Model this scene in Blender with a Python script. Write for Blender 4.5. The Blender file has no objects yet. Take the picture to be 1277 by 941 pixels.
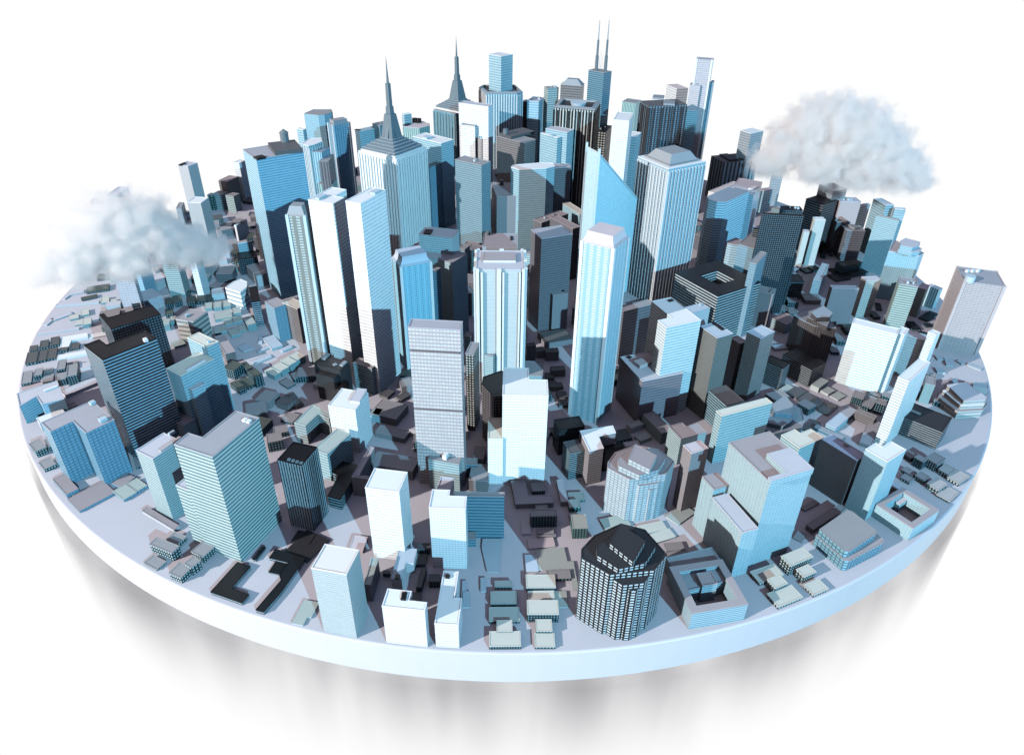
import bpy, bmesh, math, random
from mathutils import Vector, Matrix, Euler
C = bpy.context.scene.collection
SC = bpy.context.scene
# ---------------------------------------------------------------- camera
cam_d = bpy.data.cameras.new('camera')
cam_d.sensor_width = 36.0
cam_d.lens = 900.78362 / 1277.0 * 36.0
cam_d.clip_start = 1.0
cam_d.clip_end = 5000.0
cam = bpy.data.objects.new('camera', cam_d)
C.objects.link(cam)
cam.location = (-(-1.17592), -153.78822, 75.6255)
cam.rotation_euler = (Matrix.Rotation(math.pi/2-0.58678, 3, 'X') @ Matrix.Rotation(0.01701, 3, 'Z')).to_euler()
SC.camera = cam
# ---------------------------------------------------------------- light: a white studio with a cool white lamp left and a blue lamp right
AMB_LEFT = (0.380, 0.305, 0.300)
AMB_RIGHT = (0.085, 0.175, 0.350)
AMB_NEAR = (0.38, 0.33, 0.37)
AMB_LOW = (1.01, 1.01, 1.01)
SC.view_settings.view_transform = 'Standard'
SC.view_settings.look = 'None'
SC.view_settings.exposure = 0.0
SC.view_settings.gamma = 1.0
W = bpy.data.worlds.new('World'); SC.world = W; W.use_nodes = True
nt = W.node_tree; nt.nodes.clear()
wo = nt.nodes.new('ShaderNodeOutputWorld'); bg = nt.nodes.new('ShaderNodeBackground')
tc = nt.nodes.new('ShaderNodeTexCoord'); sx = nt.nodes.new('ShaderNodeSeparateXYZ')
mr = nt.nodes.new('ShaderNodeMapRange'); mr.interpolation_type = 'SMOOTHSTEP'
mr.inputs['From Min'].default_value = -0.01; mr.inputs['From Max'].default_value = 0.03
mx = nt.nodes.new('ShaderNodeMix'); mx.data_type = 'RGBA'
mx.inputs[6].default_value = AMB_LOW + (1,)
side = nt.nodes.new('ShaderNodeMix'); side.data_type = 'RGBA'     # ambient tint added to colour shaded faces: warm at left, blue at right
side.inputs[6].default_value = AMB_LEFT + (1,); side.inputs[7].default_value = AMB_RIGHT + (1,)
ms = nt.nodes.new('ShaderNodeMapRange'); ms.inputs['From Min'].default_value = -0.7; ms.inputs['From Max'].default_value = 0.7
nt.links.new(sx.outputs['X'], ms.inputs['Value']); nt.links.new(ms.outputs[0], side.inputs[0]); nt.links.new(side.outputs[2], mx.inputs[7])
nt.links.new(tc.outputs['Generated'], sx.inputs[0]); nt.links.new(sx.outputs['Z'], mr.inputs['Value'])
back = nt.nodes.new('ShaderNodeMapRange'); back.interpolation_type = 'SMOOTHSTEP'   # world white behind the city, dimmed on the near side to darken front walls
back.inputs['From Min'].default_value = -0.30; back.inputs['From Max'].default_value = -0.02
nt.links.new(sx.outputs['Y'], back.inputs['Value'])
low = nt.nodes.new('ShaderNodeMix'); low.data_type = 'RGBA'; low.inputs[6].default_value = AMB_NEAR + (1,); low.inputs[7].default_value = AMB_LOW + (1,)
nt.links.new(back.outputs[0], low.inputs[0]); nt.links.new(low.outputs[2], mx.inputs[6])
nt.links.new(mr.outputs[0], mx.inputs[0]); nt.links.new(mx.outputs[2], bg.inputs['Color']); nt.links.new(bg.outputs[0], wo.inputs[0])
def lamp(name, az, el, dist, power, col, size):
    l = bpy.data.lights.new(name, 'AREA'); l.shape = 'DISK'; l.size = size; l.energy = power; l.color = col
    o = bpy.data.objects.new(name, l); C.objects.link(o)
    a, e = math.radians(az), math.radians(el)
    o.location = (dist*math.cos(e)*math.cos(a), dist*math.cos(e)*math.sin(a), dist*math.sin(e))
    o.rotation_euler = (-Vector(o.location)).to_track_quat('-Z', 'Y').to_euler()
    return o
KD = 900.0
lamp('studio_lamp_white', 215.5, 22.0, KD, 4.15*math.pi*KD*KD, (1.0, 0.945, 0.91), 9)
lamp('studio_lamp_blue', -64.0, 23.0, KD, 3.3*math.pi*KD*KD, (0.33, 0.75, 0.99), 9)
SC.cycles.max_bounces = 10; SC.cycles.diffuse_bounces = 0; SC.cycles.glossy_bounces = 2
SC.cycles.volume_bounces = 8; SC.cycles.volume_step_rate = 1.0
# ---------------------------------------------------------------- materials
MATS = {}
def base_mat(name):
    m = bpy.data.materials.new(name); m.use_nodes = True; n = m.node_tree
    p = n.nodes['Principled BSDF']
    return m, n, p
def N(n, t, **kw):
    x = n.nodes.new(t)
    for k, v in kw.items(): setattr(x, k, v)
    return x
def math_(n, op, a, b=None, c=None):
    x = n.nodes.new('ShaderNodeMath'); x.operation = op
    for i, v in enumerate((a, b, c)):
        if v is None: continue
        if isinstance(v, (int, float)): x.inputs[i].default_value = v
        else: n.links.new(v, x.inputs[i])
    return x.outputs[0]
def mixc(n, f, a, b):
    x = n.nodes.new('ShaderNodeMix'); x.data_type = 'RGBA'
    if isinstance(f, (int, float)): x.inputs[0].default_value = f
    else: n.links.new(f, x.inputs[0])
    for i, v in ((6, a), (7, b)):
        if isinstance(v, tuple): x.inputs[i].default_value = v[:3] + (1,)
        else: n.links.new(v, x.inputs[i])
    return x.outputs[2]
def wear(n, col, amt, scale=.35):
    "slight uneven tone of a real coat of paint"
    t = N(n, 'ShaderNodeTexCoord'); z = N(n, 'ShaderNodeTexNoise'); z.inputs['Scale'].default_value = scale; z.inputs['Detail'].default_value = 4
    n.links.new(t.outputs['Object'], z.inputs['Vector'])
    f = math_(n, 'MULTIPLY_ADD', z.outputs['Fac'], amt*2, 1-amt)
    x = N(n, 'ShaderNodeVectorMath', operation='SCALE')
    if isinstance(col, tuple): x.inputs[0].default_value = col[:3]
    else: n.links.new(col, x.inputs[0])
    n.links.new(f, x.inputs['Scale'])
    return x.outputs[0]
def plain(name, col, rough=.6, amt=.05, metal=0):
    if name in MATS: return MATS[name]
    m, n, p = base_mat(name)
    n.links.new(wear(n, tuple(col), amt), p.inputs['Base Color'])
    p.inputs['Roughness'].default_value = rough; p.inputs['Metallic'].default_value = metal
    p.inputs['Specular IOR Level'].default_value = .35
    MATS[name] = m; return m
def facade(name, pat, wall, win, f=.5, fu=.6, rough=.55, wrough=.22, amt=.04):
    m, n, p = base_mat(name)
    uv = N(n, 'ShaderNodeUVMap'); s = N(n, 'ShaderNodeSeparateXYZ'); n.links.new(uv.outputs[0], s.inputs[0])
    U, V = s.outputs['X'], s.outputs['Y']
    fv = math_(n, 'FRACT', V); fx = math_(n, 'FRACT', U)
    def win1(x, w):   # 1 inside a centred slot of width w, slightly soft so that tiny windows do not shimmer
        d = math_(n, 'ABSOLUTE', math_(n, 'SUBTRACT', x, .5))
        r = N(n, 'ShaderNodeMapRange'); n.links.new(d, r.inputs[0]); r.inputs[1].default_value = w/2+.03; r.inputs[2].default_value = w/2-.03
        return r.outputs[0]
    if pat == 'band': mk = win1(fv, f)
    elif pat == 'rib': mk = win1(fx, fu)
    elif pat == 'grid': mk = math_(n, 'MULTIPLY', win1(fv, f), win1(fx, fu))
    elif pat == 'dot':   # faint band with darker dots
        mk = math_(n, 'MULTIPLY', win1(fv, f), math_(n, 'MULTIPLY_ADD', win1(fx, fu), .65, .35))
    elif pat == 'col':   # window slots only in every other bay
        b2 = win1(math_(n, 'FRACT', math_(n, 'MULTIPLY', U, .5)), .5)
        mk = math_(n, 'MULTIPLY', win1(fv, f), b2)
    elif pat == 'pair':  # paired small windows between wide piers
        b2 = win1(math_(n, 'FRACT', math_(n, 'MULTIPLY', U, .3334)), .66)
        mk = math_(n, 'MULTIPLY', math_(n, 'MULTIPLY', win1(fv, f), win1(fx, fu)), b2)
    c = mixc(n, mk, wall, win)
    # each floor / bay very slightly different, as blinds and panes are
    wn = N(n, 'ShaderNodeTexWhiteNoise'); wn.noise_dimensions = '2D'
    cb = N(n, 'ShaderNodeCombineXYZ'); n.links.new(math_(n, 'FLOOR', U), cb.inputs[0]); n.links.new(math_(n, 'FLOOR', V), cb.inputs[1]); n.links.new(cb.outputs[0], wn.inputs['Vector'])
    k = math_(n, 'MULTIPLY_ADD', math_(n, 'MULTIPLY', wn.outputs['Value'], mk), -.16, 1.0)
    x = N(n, 'ShaderNodeVectorMath', operation='SCALE'); n.links.new(c, x.inputs[0]); n.links.new(k, x.inputs['Scale'])
    n.links.new(wear(n, x.outputs[0], amt), p.inputs['Base Color'])
    n.links.new(math_(n, 'MULTIPLY_ADD', mk, wrough-rough, rough), p.inputs['Roughness'])
    p.inputs['Specular IOR Level'].default_value = .4
    bp = N(n, 'ShaderNodeBump'); bp.inputs['Strength'].default_value = .25; bp.inputs['Distance'].default_value = .04; bp.invert = True
    n.links.new(mk, bp.inputs['Height']); n.links.new(bp.outputs[0], p.inputs['Normal'])
    MATS[name] = m; return m
K = (.008, .008, .01)
FAC = {  # name: pattern, wall, window, band height, slot width, bay/floor ratio
 'kband': ('band', K, (.32,.44,.52), .46, 1, 1), 'kband2': ('band', K, (.35,.5,.55), .34, 1, 1), 'kband3': ('band', K, (.07,.08,.09), .4, 1, 1),
 'kband4': ('band', (.012,.012,.014), (.58,.64,.66), .42, 1, 1), 'kband5': ('band', K, (.34,.5,.56), .5, 1, 1), 'kband6': ('band', K, (.36,.37,.38), .4, 1, 1),
 'kband7': ('band', K, (.42,.44,.46), .36, 1, 1), 'kband8': ('band', (.012,.01,.012), (.24,.2,.21), .36, 1, 1), 'kslab': ('band', K, (.4,.5,.55), .3, 1, 1),
 'kgrid': ('grid', K, (.13,.2,.25), .5, .6, 1), 'kgridp': ('grid', K, (.42,.34,.34), .45, .55, 1.1), 'kgridw': ('grid', (.02,.02,.02), (.62,.6,.55), .5, .55, 1),
 'kfin': ('rib', K, (.4,.46,.48), 1, .66, 1), 'kribw': ('rib', K, (.66,.64,.6), 1, .5, 1.1), 'kcol': ('grid', (.05,.05,.055), (.26,.38,.48), .6, .5, 1.5), 'kcol2': ('col', (.04,.05,.055), (.42,.56,.66), .85, 1, 1.2),
 'kwin': ('grid', (.009,.009,.011), (.66,.72,.74), .5, .66, 1.5), 'dcol': ('grid', (.13,.115,.115), (.05,.05,.055), .6, .6, 1.1), 'gwin': ('grid', (.3,.34,.38), (.62,.7,.72), .55, .74, 1.5),
 'gwinb': ('grid', (.2,.24,.28), (.34,.44,.5), .5, .7, 1.8), 'cwin': ('grid', (.5,.58,.62), (.38,.5,.56), .5, .6, 1), 'winc': ('grid', (.13,.17,.2), (.42,.58,.62), .62, .74, 1.4), 'winw': ('col', (.34,.56,.66), (.8,.84,.86), .55, 1, 1.35),
 'mintb': ('band', (.56,.6,.59), (.3,.36,.38), .5, 1, 1), 'mintb2': ('band', (.6,.64,.58), (.22,.27,.27), .5, 1, 1), 'mintbr': ('band', (.45,.45,.44), (.3,.29,.29), .45, 1, 1), 'mintd': ('band', (.62,.66,.62), (.2,.26,.28), .5, 1, 1),
 'cyanb': ('band', (.5,.58,.62), (.36,.46,.52), .5, 1, 1), 'cyanb2': ('band', (.5,.62,.68), (.36,.47,.56), .5, 1, 1), 'cyanb3': ('band', (.55,.62,.63), (.34,.4,.43), .5, 1, 1), 'cyanf3': ('band', (.52,.56,.6), (.26,.36,.42), .42, 1, 1),
 'cyanfine': ('dot', (.54,.6,.63), (.45,.52,.56), .5, .7, 1.6), 'cyanfine2': ('dot', (.52,.62,.66), (.44,.55,.6), .45, .7, 1.2), 'cyangrid': ('grid', (.3,.34,.36), (.4,.5,.54), .5, .5, 1),
 'teal': ('band', (.24,.33,.37), (.12,.19,.24), .5, 1, 1), 'bluegrid': ('grid', (.17,.25,.31), (.42,.52,.6), .55, .7, 1.2), 'bluecol': ('pair', (.46,.66,.74), (.16,.3,.4), .42, .62, 1.0),
 'bluewin': ('col', (.23,.26,.25), (.6,.64,.62), .5, 1, 1.3), 'bluewin2': ('grid', (.2,.26,.32), (.48,.58,.66), .55, .6, 1.3), 'brickb': ('dot', (.38,.44,.5), (.26,.33,.4), .5, .7, 1.6),
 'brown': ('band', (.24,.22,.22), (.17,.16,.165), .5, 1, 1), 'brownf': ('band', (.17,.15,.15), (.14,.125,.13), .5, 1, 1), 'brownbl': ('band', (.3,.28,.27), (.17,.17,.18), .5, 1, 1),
 'browncy': ('band', (.4,.42,.44), (.3,.34,.38), .5, 1, 1), 'browncy2': ('band', (.42,.46,.48), (.34,.4,.44), .5, 1, 1), 'cream': ('dot', (.66,.66,.6), (.4,.42,.42), .5, .7, 1), 'creamt': ('dot', (.5,.55,.55), (.42,.48,.5), .45, .8, 1),
 'glassd': ('grid', (.72,.78,.8), (.9,.95,1.0), .5, .5, 1.6), 'greyb': ('band', (.36,.38,.39), (.26,.28,.3), .5, 1, 1), 'gridb': ('grid', (.34,.42,.46), (.6,.68,.72), .5, .6, 1), 'housec': ('grid', (.3,.34,.33), (.4,.52,.54), .5, .5, 1),
 'houseg': ('grid', (.03,.06,.05), (.4,.52,.5), .45, .45, 1), 'housek': ('grid', (.014,.02,.02), (.4,.52,.55), .42, .42, 1),
 'olive': ('band', (.2,.21,.2), (.17,.18,.175), .4, 1, 1), 'pastel': ('band', (.9,.9,.84), (.66,.78,.85), .5, 1, 1), 'pinkdot': ('dot', (.44,.39,.39), (.7,.65,.65), .52, .62, .8), 'pinkfine': ('dot', (.62,.58,.62), (.5,.5,.55), .5, .7, 1.4),
 'pinkfine2': ('dot', (.56,.5,.5), (.42,.38,.4), .5, .8, 2), 'ribb': ('rib', (.5,.6,.66), (.26,.36,.42), 1, .5, 1), 'ribd': ('rib', (.2,.2,.22), (.12,.12,.14), 1, .5, 1), 'ribg': ('rib', (.6,.6,.52), (.24,.32,.3), 1, .5, 1),
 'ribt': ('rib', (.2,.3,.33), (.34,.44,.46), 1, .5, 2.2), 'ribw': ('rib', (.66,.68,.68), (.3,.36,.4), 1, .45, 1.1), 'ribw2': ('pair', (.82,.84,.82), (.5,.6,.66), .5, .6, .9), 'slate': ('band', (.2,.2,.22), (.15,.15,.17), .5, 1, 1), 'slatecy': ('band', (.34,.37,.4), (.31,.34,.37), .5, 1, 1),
 'stepc': ('band', (.66,.64,.6), (.34,.42,.44), .4, 1, 1), 'stepg': ('band', (.5,.5,.48), (.2,.2,.2), .42, 1, 1), 'stepw': ('band', (.84,.86,.86), (.36,.44,.5), .36, 1, 1), 'stripeb': ('band', (.56,.62,.68), (.42,.5,.56), .5, 1, 1),
 'stripebig': ('band', (.55,.58,.6), (.46,.48,.5), .5, 1, 1), 'stripebl': ('band', (.34,.44,.5), (.14,.2,.25), .5, 1, 1), 'stripew': ('band', (.78,.78,.8), (.46,.54,.62), .5, 1, 1), 'warmg': ('band', (.62,.6,.58), (.5,.5,.5), .5, 1, 1),
 'whiteb': ('band', (.78,.82,.84), (.62,.7,.76), .5, 1, 1), 'whitebut': ('band', (.6,.63,.64), (.5,.53,.54), .35, 1, 1), 'whitecol': ('grid', (.46,.6,.68), (.28,.42,.52), .55, .5, 1.2), 'whitecy': ('band', (.74,.82,.84), (.5,.62,.68), .5, 1, 1),
 'whitecy2': ('band', (.86,.9,.9), (.52,.6,.64), .45, 1, 1), 'whitedot': ('dot', (.9,.9,.92), (.7,.75,.8), .36, .55, 1), 'whitef': ('band', (.78,.77,.8), (.73,.72,.75), .25, 1, 1), 'whitegrid': ('dot', (.86,.87,.89), (.62,.68,.74), .4, .55, 1),
 'whitepk': ('band', (.62,.55,.58), (.5,.5,.54), .5, 1, 1), 'whites': ('band', (.92,.91,.9), (.76,.79,.83), .42, 1, 1), 'bandp': ('band', (.3,.26,.29), (.2,.18,.21), .5, 1, 1), 'bandpk': ('band', (.4,.37,.38), (.27,.25,.27), .5, 1, 1),
}
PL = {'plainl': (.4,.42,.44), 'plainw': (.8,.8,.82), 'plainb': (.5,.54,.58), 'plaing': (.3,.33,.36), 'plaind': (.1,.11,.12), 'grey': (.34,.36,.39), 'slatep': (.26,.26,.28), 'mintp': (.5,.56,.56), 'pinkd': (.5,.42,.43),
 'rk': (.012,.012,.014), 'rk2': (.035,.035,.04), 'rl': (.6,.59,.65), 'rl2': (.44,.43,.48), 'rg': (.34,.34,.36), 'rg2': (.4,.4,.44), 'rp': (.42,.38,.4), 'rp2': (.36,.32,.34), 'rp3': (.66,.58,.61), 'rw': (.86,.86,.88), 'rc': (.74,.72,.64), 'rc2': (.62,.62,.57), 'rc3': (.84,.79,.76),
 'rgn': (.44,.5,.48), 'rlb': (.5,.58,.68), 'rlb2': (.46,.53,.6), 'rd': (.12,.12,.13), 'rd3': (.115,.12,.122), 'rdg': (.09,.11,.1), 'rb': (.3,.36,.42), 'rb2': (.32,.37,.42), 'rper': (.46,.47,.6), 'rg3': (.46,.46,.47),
 'unitw': (.82,.83,.86), 'unitb': (.5,.62,.7), 'unitg': (.3,.33,.36), 'unitd': (.15,.18,.2), 'unitp': (.5,.46,.48), 'k': (.01,.01,.012), 'spire': (.13,.18,.21), 'pane': (.42,.56,.6), 'gap': (.12,.11,.12), 'stone': (.74,.76,.78)}
def mat(s):
    if s in MATS: return MATS[s]
    if s in FAC:
        a = FAC[s]; return facade(s, a[0], a[1], a[2], a[3], a[4])
    return plain(s, PL[s], .5 if s not in ('k', 'rk') else .4, .06)
# ---------------------------------------------------------------- mesh helpers
def link(name, bm, m, parent=None):
    me = bpy.data.meshes.new(name)
    bm.normal_update(); bm.to_mesh(me); bm.free()
    for x in (m if isinstance(m, list) else [m]): me.materials.append(x)
    o = bpy.data.objects.new(name, me); C.objects.link(o)
    if parent is not None: o.parent = parent
    return o
def prism_walls(bm, P, z0, z1, pitch, ratio=1, uvl=None, P2=None, cap=False, mi=0):
    uvl = bm.loops.layers.uv.verify(); n = len(P); P2 = P2 or P
    lo = [bm.verts.new((x, y, z0)) for x, y in P]
    zt = z1 if isinstance(z1, (list, tuple)) else [z1]*n
    hi = [bm.verts.new((P2[i][0], P2[i][1], zt[i])) for i in range(n)]
    nf = max(1, round((max(zt)-z0)/pitch))
    for i in range(n):
        j = (i+1) % n
        L = math.hypot(P[i][0]-P[j][0], P[i][1]-P[j][1]); nu = max(1, round(L/(pitch*ratio)))
        f = bm.faces.new((lo[i], lo[j], hi[j], hi[i])); f.material_index = mi
        vs = [0, 0, nf*(zt[j]-z0)/(max(zt)-z0), nf*(zt[i]-z0)/(max(zt)-z0)]
        for l, (a, b) in zip(f.loops, ((0, vs[0]), (nu, vs[1]), (nu, vs[2]), (0, vs[3]))): l[uvl].uv = (a, b)
    if cap: f = bm.faces.new(hi); f.material_index = mi
    return lo, hi
def offset(P, d):
    "inset a CCW polygon by d (negative grows it)"
    n = len(P); out = []
    for i in range(n):
        a, b, c = Vector(P[i-1]), Vector(P[i]), Vector(P[(i+1) % n])
        e1 = (b-a).normalized() if (b-a).length > 1e-6 else Vector((1, 0)); e2 = (c-b).normalized() if (c-b).length > 1e-6 else e1
        n1 = Vector((-e1.y, e1.x)); n2 = Vector((-e2.y, e2.x))
        s = n1+n2; k = s.dot(n1)
        m = s/k if abs(k) > .3 else n1
        out.append((b.x+m.x*d, b.y+m.y*d))
    return out
def minw(P):
    return min(math.hypot(P[i][0]-P[i-1][0], P[i][1]-P[i-1][1]) for i in range(len(P)))
def roof_bm(P, z, lip=.1, lipw=.12):
    "flat roof with a raised lip"
    bm = bmesh.new(); lipw = min(lipw, minw(P)*.2)
    out = offset(P, -.025); inn = offset(P, lipw)
    n = len(P)
    a = [bm.verts.new((x, y, z-.02)) for x, y in out]; b = [bm.verts.new((x, y, z+lip)) for x, y in out]
    c = [bm.verts.new((x, y, z+lip)) for x, y in inn]; d = [bm.verts.new((x, y, z+.02)) for x, y in inn]
    for i in range(n):
        j = (i+1) % n
        bm.faces.new((a[i], a[j], b[j], b[i])); bm.faces.new((b[i], b[j], c[j], c[i])); bm.faces.new((c[i], c[j], d[j], d[i]))
    bm.faces.new(d)
    return bm
def slab_bm(P, z0, z1):
    bm = bmesh.new(); lo, hi = prism_walls(bm, P, z0, z1, 1, cap=True); return bm
def cone_bm(c, r0, r1, z0, z1, n=24, rot=0):
    bm = bmesh.new(); P = [(c[0]+r0*math.cos(2*math.pi*i/n+rot), c[1]+r0*math.sin(2*math.pi*i/n+rot)) for i in range(n)]
    Q = [(c[0]+r1*math.cos(2*math.pi*i/n+rot), c[1]+r1*math.sin(2*math.pi*i/n+rot)) for i in range(n)]
    prism_walls(bm, P, z0, z1, 1, P2=Q, cap=r1 > .02); return bm
def scaled(P, f):
    cx = sum(p[0] for p in P)/len(P); cy = sum(p[1] for p in P)/len(P)
    return [(cx+(x-cx)*f, cy+(y-cy)*f) for x, y in P]
def pier_walls(bm, P, z0, z1, step, w, dpt, mi=1):
    "ribs standing proud of each face"
    n = len(P)
    for i in range(n):
        a, b = Vector(P[i]), Vector(P[(i+1) % n]); L = (b-a).length
        if L < step*.8: continue
        e = (b-a)/L; nn = Vector((e.y, -e.x)); k = max(2, round(L/step))
        for t in range(k+1):
            s = a + e*(w/2+(L-w)*t/k)
            Q = [s-e*w/2-nn*.05, s-e*w/2+nn*dpt, s+e*w/2+nn*dpt, s+e*w/2-nn*.05]
            Q = [(q.x, q.y) for q in Q]
            ar = sum(Q[k2][0]*Q[(k2+1) % 4][1]-Q[(k2+1) % 4][0]*Q[k2][1] for k2 in range(4))
            if ar < 0: Q = Q[::-1]
            prism_walls(bm, Q, z0, z1, 1, cap=True, mi=mi)
for _k, _a in list(FAC.items()):   # painted metal and glass of the blue and mint towers
    if _k[0] == 'k' or _k.startswith('brown') or _k in ('pastel', 'olive', 'dcol', 'winw', 'gwin', 'pinkfine', 'pinkfine2', 'cream', 'slate', 'ribd', 'bandpk', 'bandp', 'pinkdot', 'creamt', 'bluewin', 'whitepk', 'stepg', 'stepc'): g1, g2 = (.9, .9, .9), (.85, .95, 1)
    elif _k.startswith('white') or _k.startswith('stepw') or _k == 'ribw2': g1, g2 = (.96, .97, .97), (.88, .96, 1)
    elif _k.startswith('mint'): g1, g2 = (.78, .88, .88), (.6, .85, .95)
    elif _k in ('cyanfine', 'cyanfine2', 'cyanb3', 'cyanf3', 'cyanb'): g1, g2 = (.74, .94, .98), (.68, .9, .97)
    else: g1, g2 = (.66, .92, 1.0), (.55, .85, 1.0)
    FAC[_k] = (_a[0], tuple(c*g for c, g in zip(_a[1], g1)), tuple(c*g for c, g in zip(_a[2], g2))) + _a[3:]
RATIO = {s: FAC[s][5] for s in FAC}
PIERS = {'ribw2': (.95, .34, .22, 'stone', 1), 'ribt': (1.2, .4, .3, 'ribt_p', 1), 'whitecol': (.95, .24, .2, 'stone', 1), 'kfin': (.42, .07, .05, 'k', 1), 'kribw': (1.0, .26, .2, 'k', 1), 'ribw': (.8, .22, .16, 'stone', 1), 'kcol': (1.2, .3, .2, 'kc_p', 1), 'glassd': None}
PL['ribt_p'] = (.18, .27, .3); PL['kc_p'] = (.045, .045, .05)
def B(r):
    P = [tuple(p) for p in r['P']]; h = r['h']; q = r['q']; st = r['s']
    cx = sum(p[0] for p in P)/len(P); cy = sum(p[1] for p in P)/len(P)
    t = bpy.data.objects.new(r['n'], None); C.objects.link(t); t.location = (cx, cy, 0); t.empty_display_size = .5
    t['label'] = r['l']; t['category'] = r.get('c', 'building')
    if 'g' in r: t['group'] = 'low houses and blocks between the towers'
    P = [(x-cx, y-cy) for x, y in P]
    loc = lambda pts: [(x-cx, y-cy) for x, y in pts]
    m = mat(st); ratio = RATIO.get(st, 1)
    rz = h
    if r.get('win'): return house(t, P, r)
    bm = bmesh.new(); ml = [m]
    if 'court' in r:
        Q = scaled(P, r['court']); prism_walls(bm, P, 0, h, q, ratio)
        b2 = bmesh.new(); prism_walls(b2, Q[::-1], 0, h, q, ratio)
        link('wall', bm, m, t); link('court_wall', b2, m, t)
        b3 = bmesh.new(); n = len(P)
        o1 = offset(P, -.03)
        A = [b3.verts.new((x, y, h)) for x, y in o1]; A2 = [b3.verts.new((x, y, h+.12)) for x, y in o1]; D = [b3.verts.new((x, y, h+.12)) for x, y in Q]; D2 = [b3.verts.new((x, y, h)) for x, y in Q]
        for i in range(n):
            j = (i+1) % n
            b3.faces.new((A[i], A[j], A2[j], A2[i])); b3.faces.new((A2[i], A2[j], D[j], D[i])); b3.faces.new((D[i], D[j], D2[j], D2[i]))
        link('roof', b3, mat(r['r']), t)
    elif 'segs' in r:
        zs = [0]+[h*(1-s) for s in sorted(r['segs'], reverse=True)]+[h]; g = .32
        for i in range(len(zs)-1):
            a = zs[i]+(g if i else 0); b = zs[i+1]
            w = bmesh.new(); prism_walls(w, P, a, b, q, ratio, cap=True); link('wall', w, m, t)
            if i:
                w = bmesh.new(); prism_walls(w, scaled(P, .93), zs[i]-.02, zs[i]+g+.02, 1); link('recess', w, mat('gap'), t)
                w = bmesh.new(); bot = [w.verts.new((x, y, a)) for x, y in P]; w.faces.new(bot[::-1]); link('ledge', w, mat('gap'), t)
        link('roof', roof_bm(P, h), mat(r['r']), t)
    elif 'zs' in r:
        prism_walls(bm, P, 0, r['zs'], q, ratio, cap=False)
        link('wall', bm, m, t)
        b2 = bmesh.new(); zs = r['zs']; o = offset(P, -.12)
        prism_walls(b2, o, [0][0]+min(zs)*0+0, zs, 1) if False else None
        up = [b2.verts.new((o[i][0], o[i][1], zs[i]+.25)) for i in range(4)]; dn = [b2.verts.new((o[i][0], o[i][1], zs[i]-.1)) for i in range(4)]
        b2.faces.new(up)
        for i in range(4):
            j = (i+1) % 4; b2.faces.new((dn[i], dn[j], up[j], up[i]))
        link('roof', b2, mat('unitb'), t)
        for i in (0, 1, 3):
            w = .45; x, y = P[i]; link('corner_pylon', slab_bm([(x-w/2, y-w/2), (x+w/2, y-w/2), (x+w/2, y+w/2), (x-w/2, y+w/2)], 0, r['zs'][i]+(.9 if i != 1 else .4)), mat('unitb'), t)
    else:
        prism_walls(bm, P, 0, h, q, ratio)
        pr = PIERS.get(st)
        if pr and h > 5 and st != 'housek':
            pier_walls(bm, P, 0, h-(.25 if st == 'kfin' else .5), pr[0], pr[1], pr[2]); ml.append(mat(pr[3]))
        link('wall', bm, ml, t)
        if h < .4: link('roof', roof_bm(P, h, .03, .05), mat(r['r']), t)
        else: link('roof', roof_bm(P, h, .1 if h > 2 else .06, .12 if h > 2 else .08), mat(r['r']), t)
    if r.get('rim'):
        b2 = bmesh.new(); n = len(P); a = r['rim']; o = offset(P, -.05); i_ = offset(P, a)
        z = h+.1
        for i in range(n):
            j = (i+1) % n
            v = [b2.verts.new((o[i][0], o[i][1], z)), b2.verts.new((o[j][0], o[j][1], z)), b2.verts.new((o[j][0], o[j][1], z+.25)), b2.verts.new((o[i][0], o[i][1], z+.25)),
                 b2.verts.new((i_[i][0], i_[i][1], z+.5)), b2.verts.new((i_[j][0], i_[j][1], z+.5)), b2.verts.new((i_[i][0], i_[i][1], z)), b2.verts.new((i_[j][0], i_[j][1], z))]
            b2.faces.new((v[0], v[1], v[2], v[3])); b2.faces.new((v[3], v[2], v[5], v[4])); b2.faces.new((v[4], v[5], v[7], v[6]))
        link('roof_frame', b2, mat('unitg' if st != 'ribw' else 'rb'), t)
    if r.get('edge'):
        for i in range(len(P)):
            x, y = scaled(P, 1.0)[i]; w = .42
            a = math.atan2(P[(i+1) % len(P)][1]-y, P[(i+1) % len(P)][0]-x); cs, sn = math.cos(a), math.sin(a)
            Q = [(x+cs*u-sn*v, y+sn*u+cs*v) for u, v in ((-.12, -.12), (w, -.12), (w, w), (-.12, w))]
            link('corner_pier', slab_bm(Q, 0, h+.12), mat('stone' if st in ('bluecol', 'winw', 'whitepk') else 'unitp' if st == 'pinkfine2' else 'unitb'), t)
    if r.get('butt'):
        n = len(P)
        for i in range(n):
            a, b = Vector(P[i]), Vector(P[(i+1) % n]); L = (b-a).length; e = (b-a)/L; nn = Vector((e.y, -e.x))
            for f, w in ((.03, .5), (.115, .35), (.47, .75), (.56, .3), (.9, .3), (.97, .45)):
                s = a+e*L*f; Q = [s-e*w/2-nn*.05, s-e*w/2+nn*.42, s+e*w/2+nn*.42, s+e*w/2-nn*.05]; Q = [(v.x, v.y) for v in Q]
                ar = sum(Q[k][0]*Q[(k+1) % 4][1]-Q[(k+1) % 4][0]*Q[k][1] for k in range(4))
                link('buttress', slab_bm(Q if ar > 0 else Q[::-1], 0, h+.3 if w > .4 else h-.3), mat('stone'), t)
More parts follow.
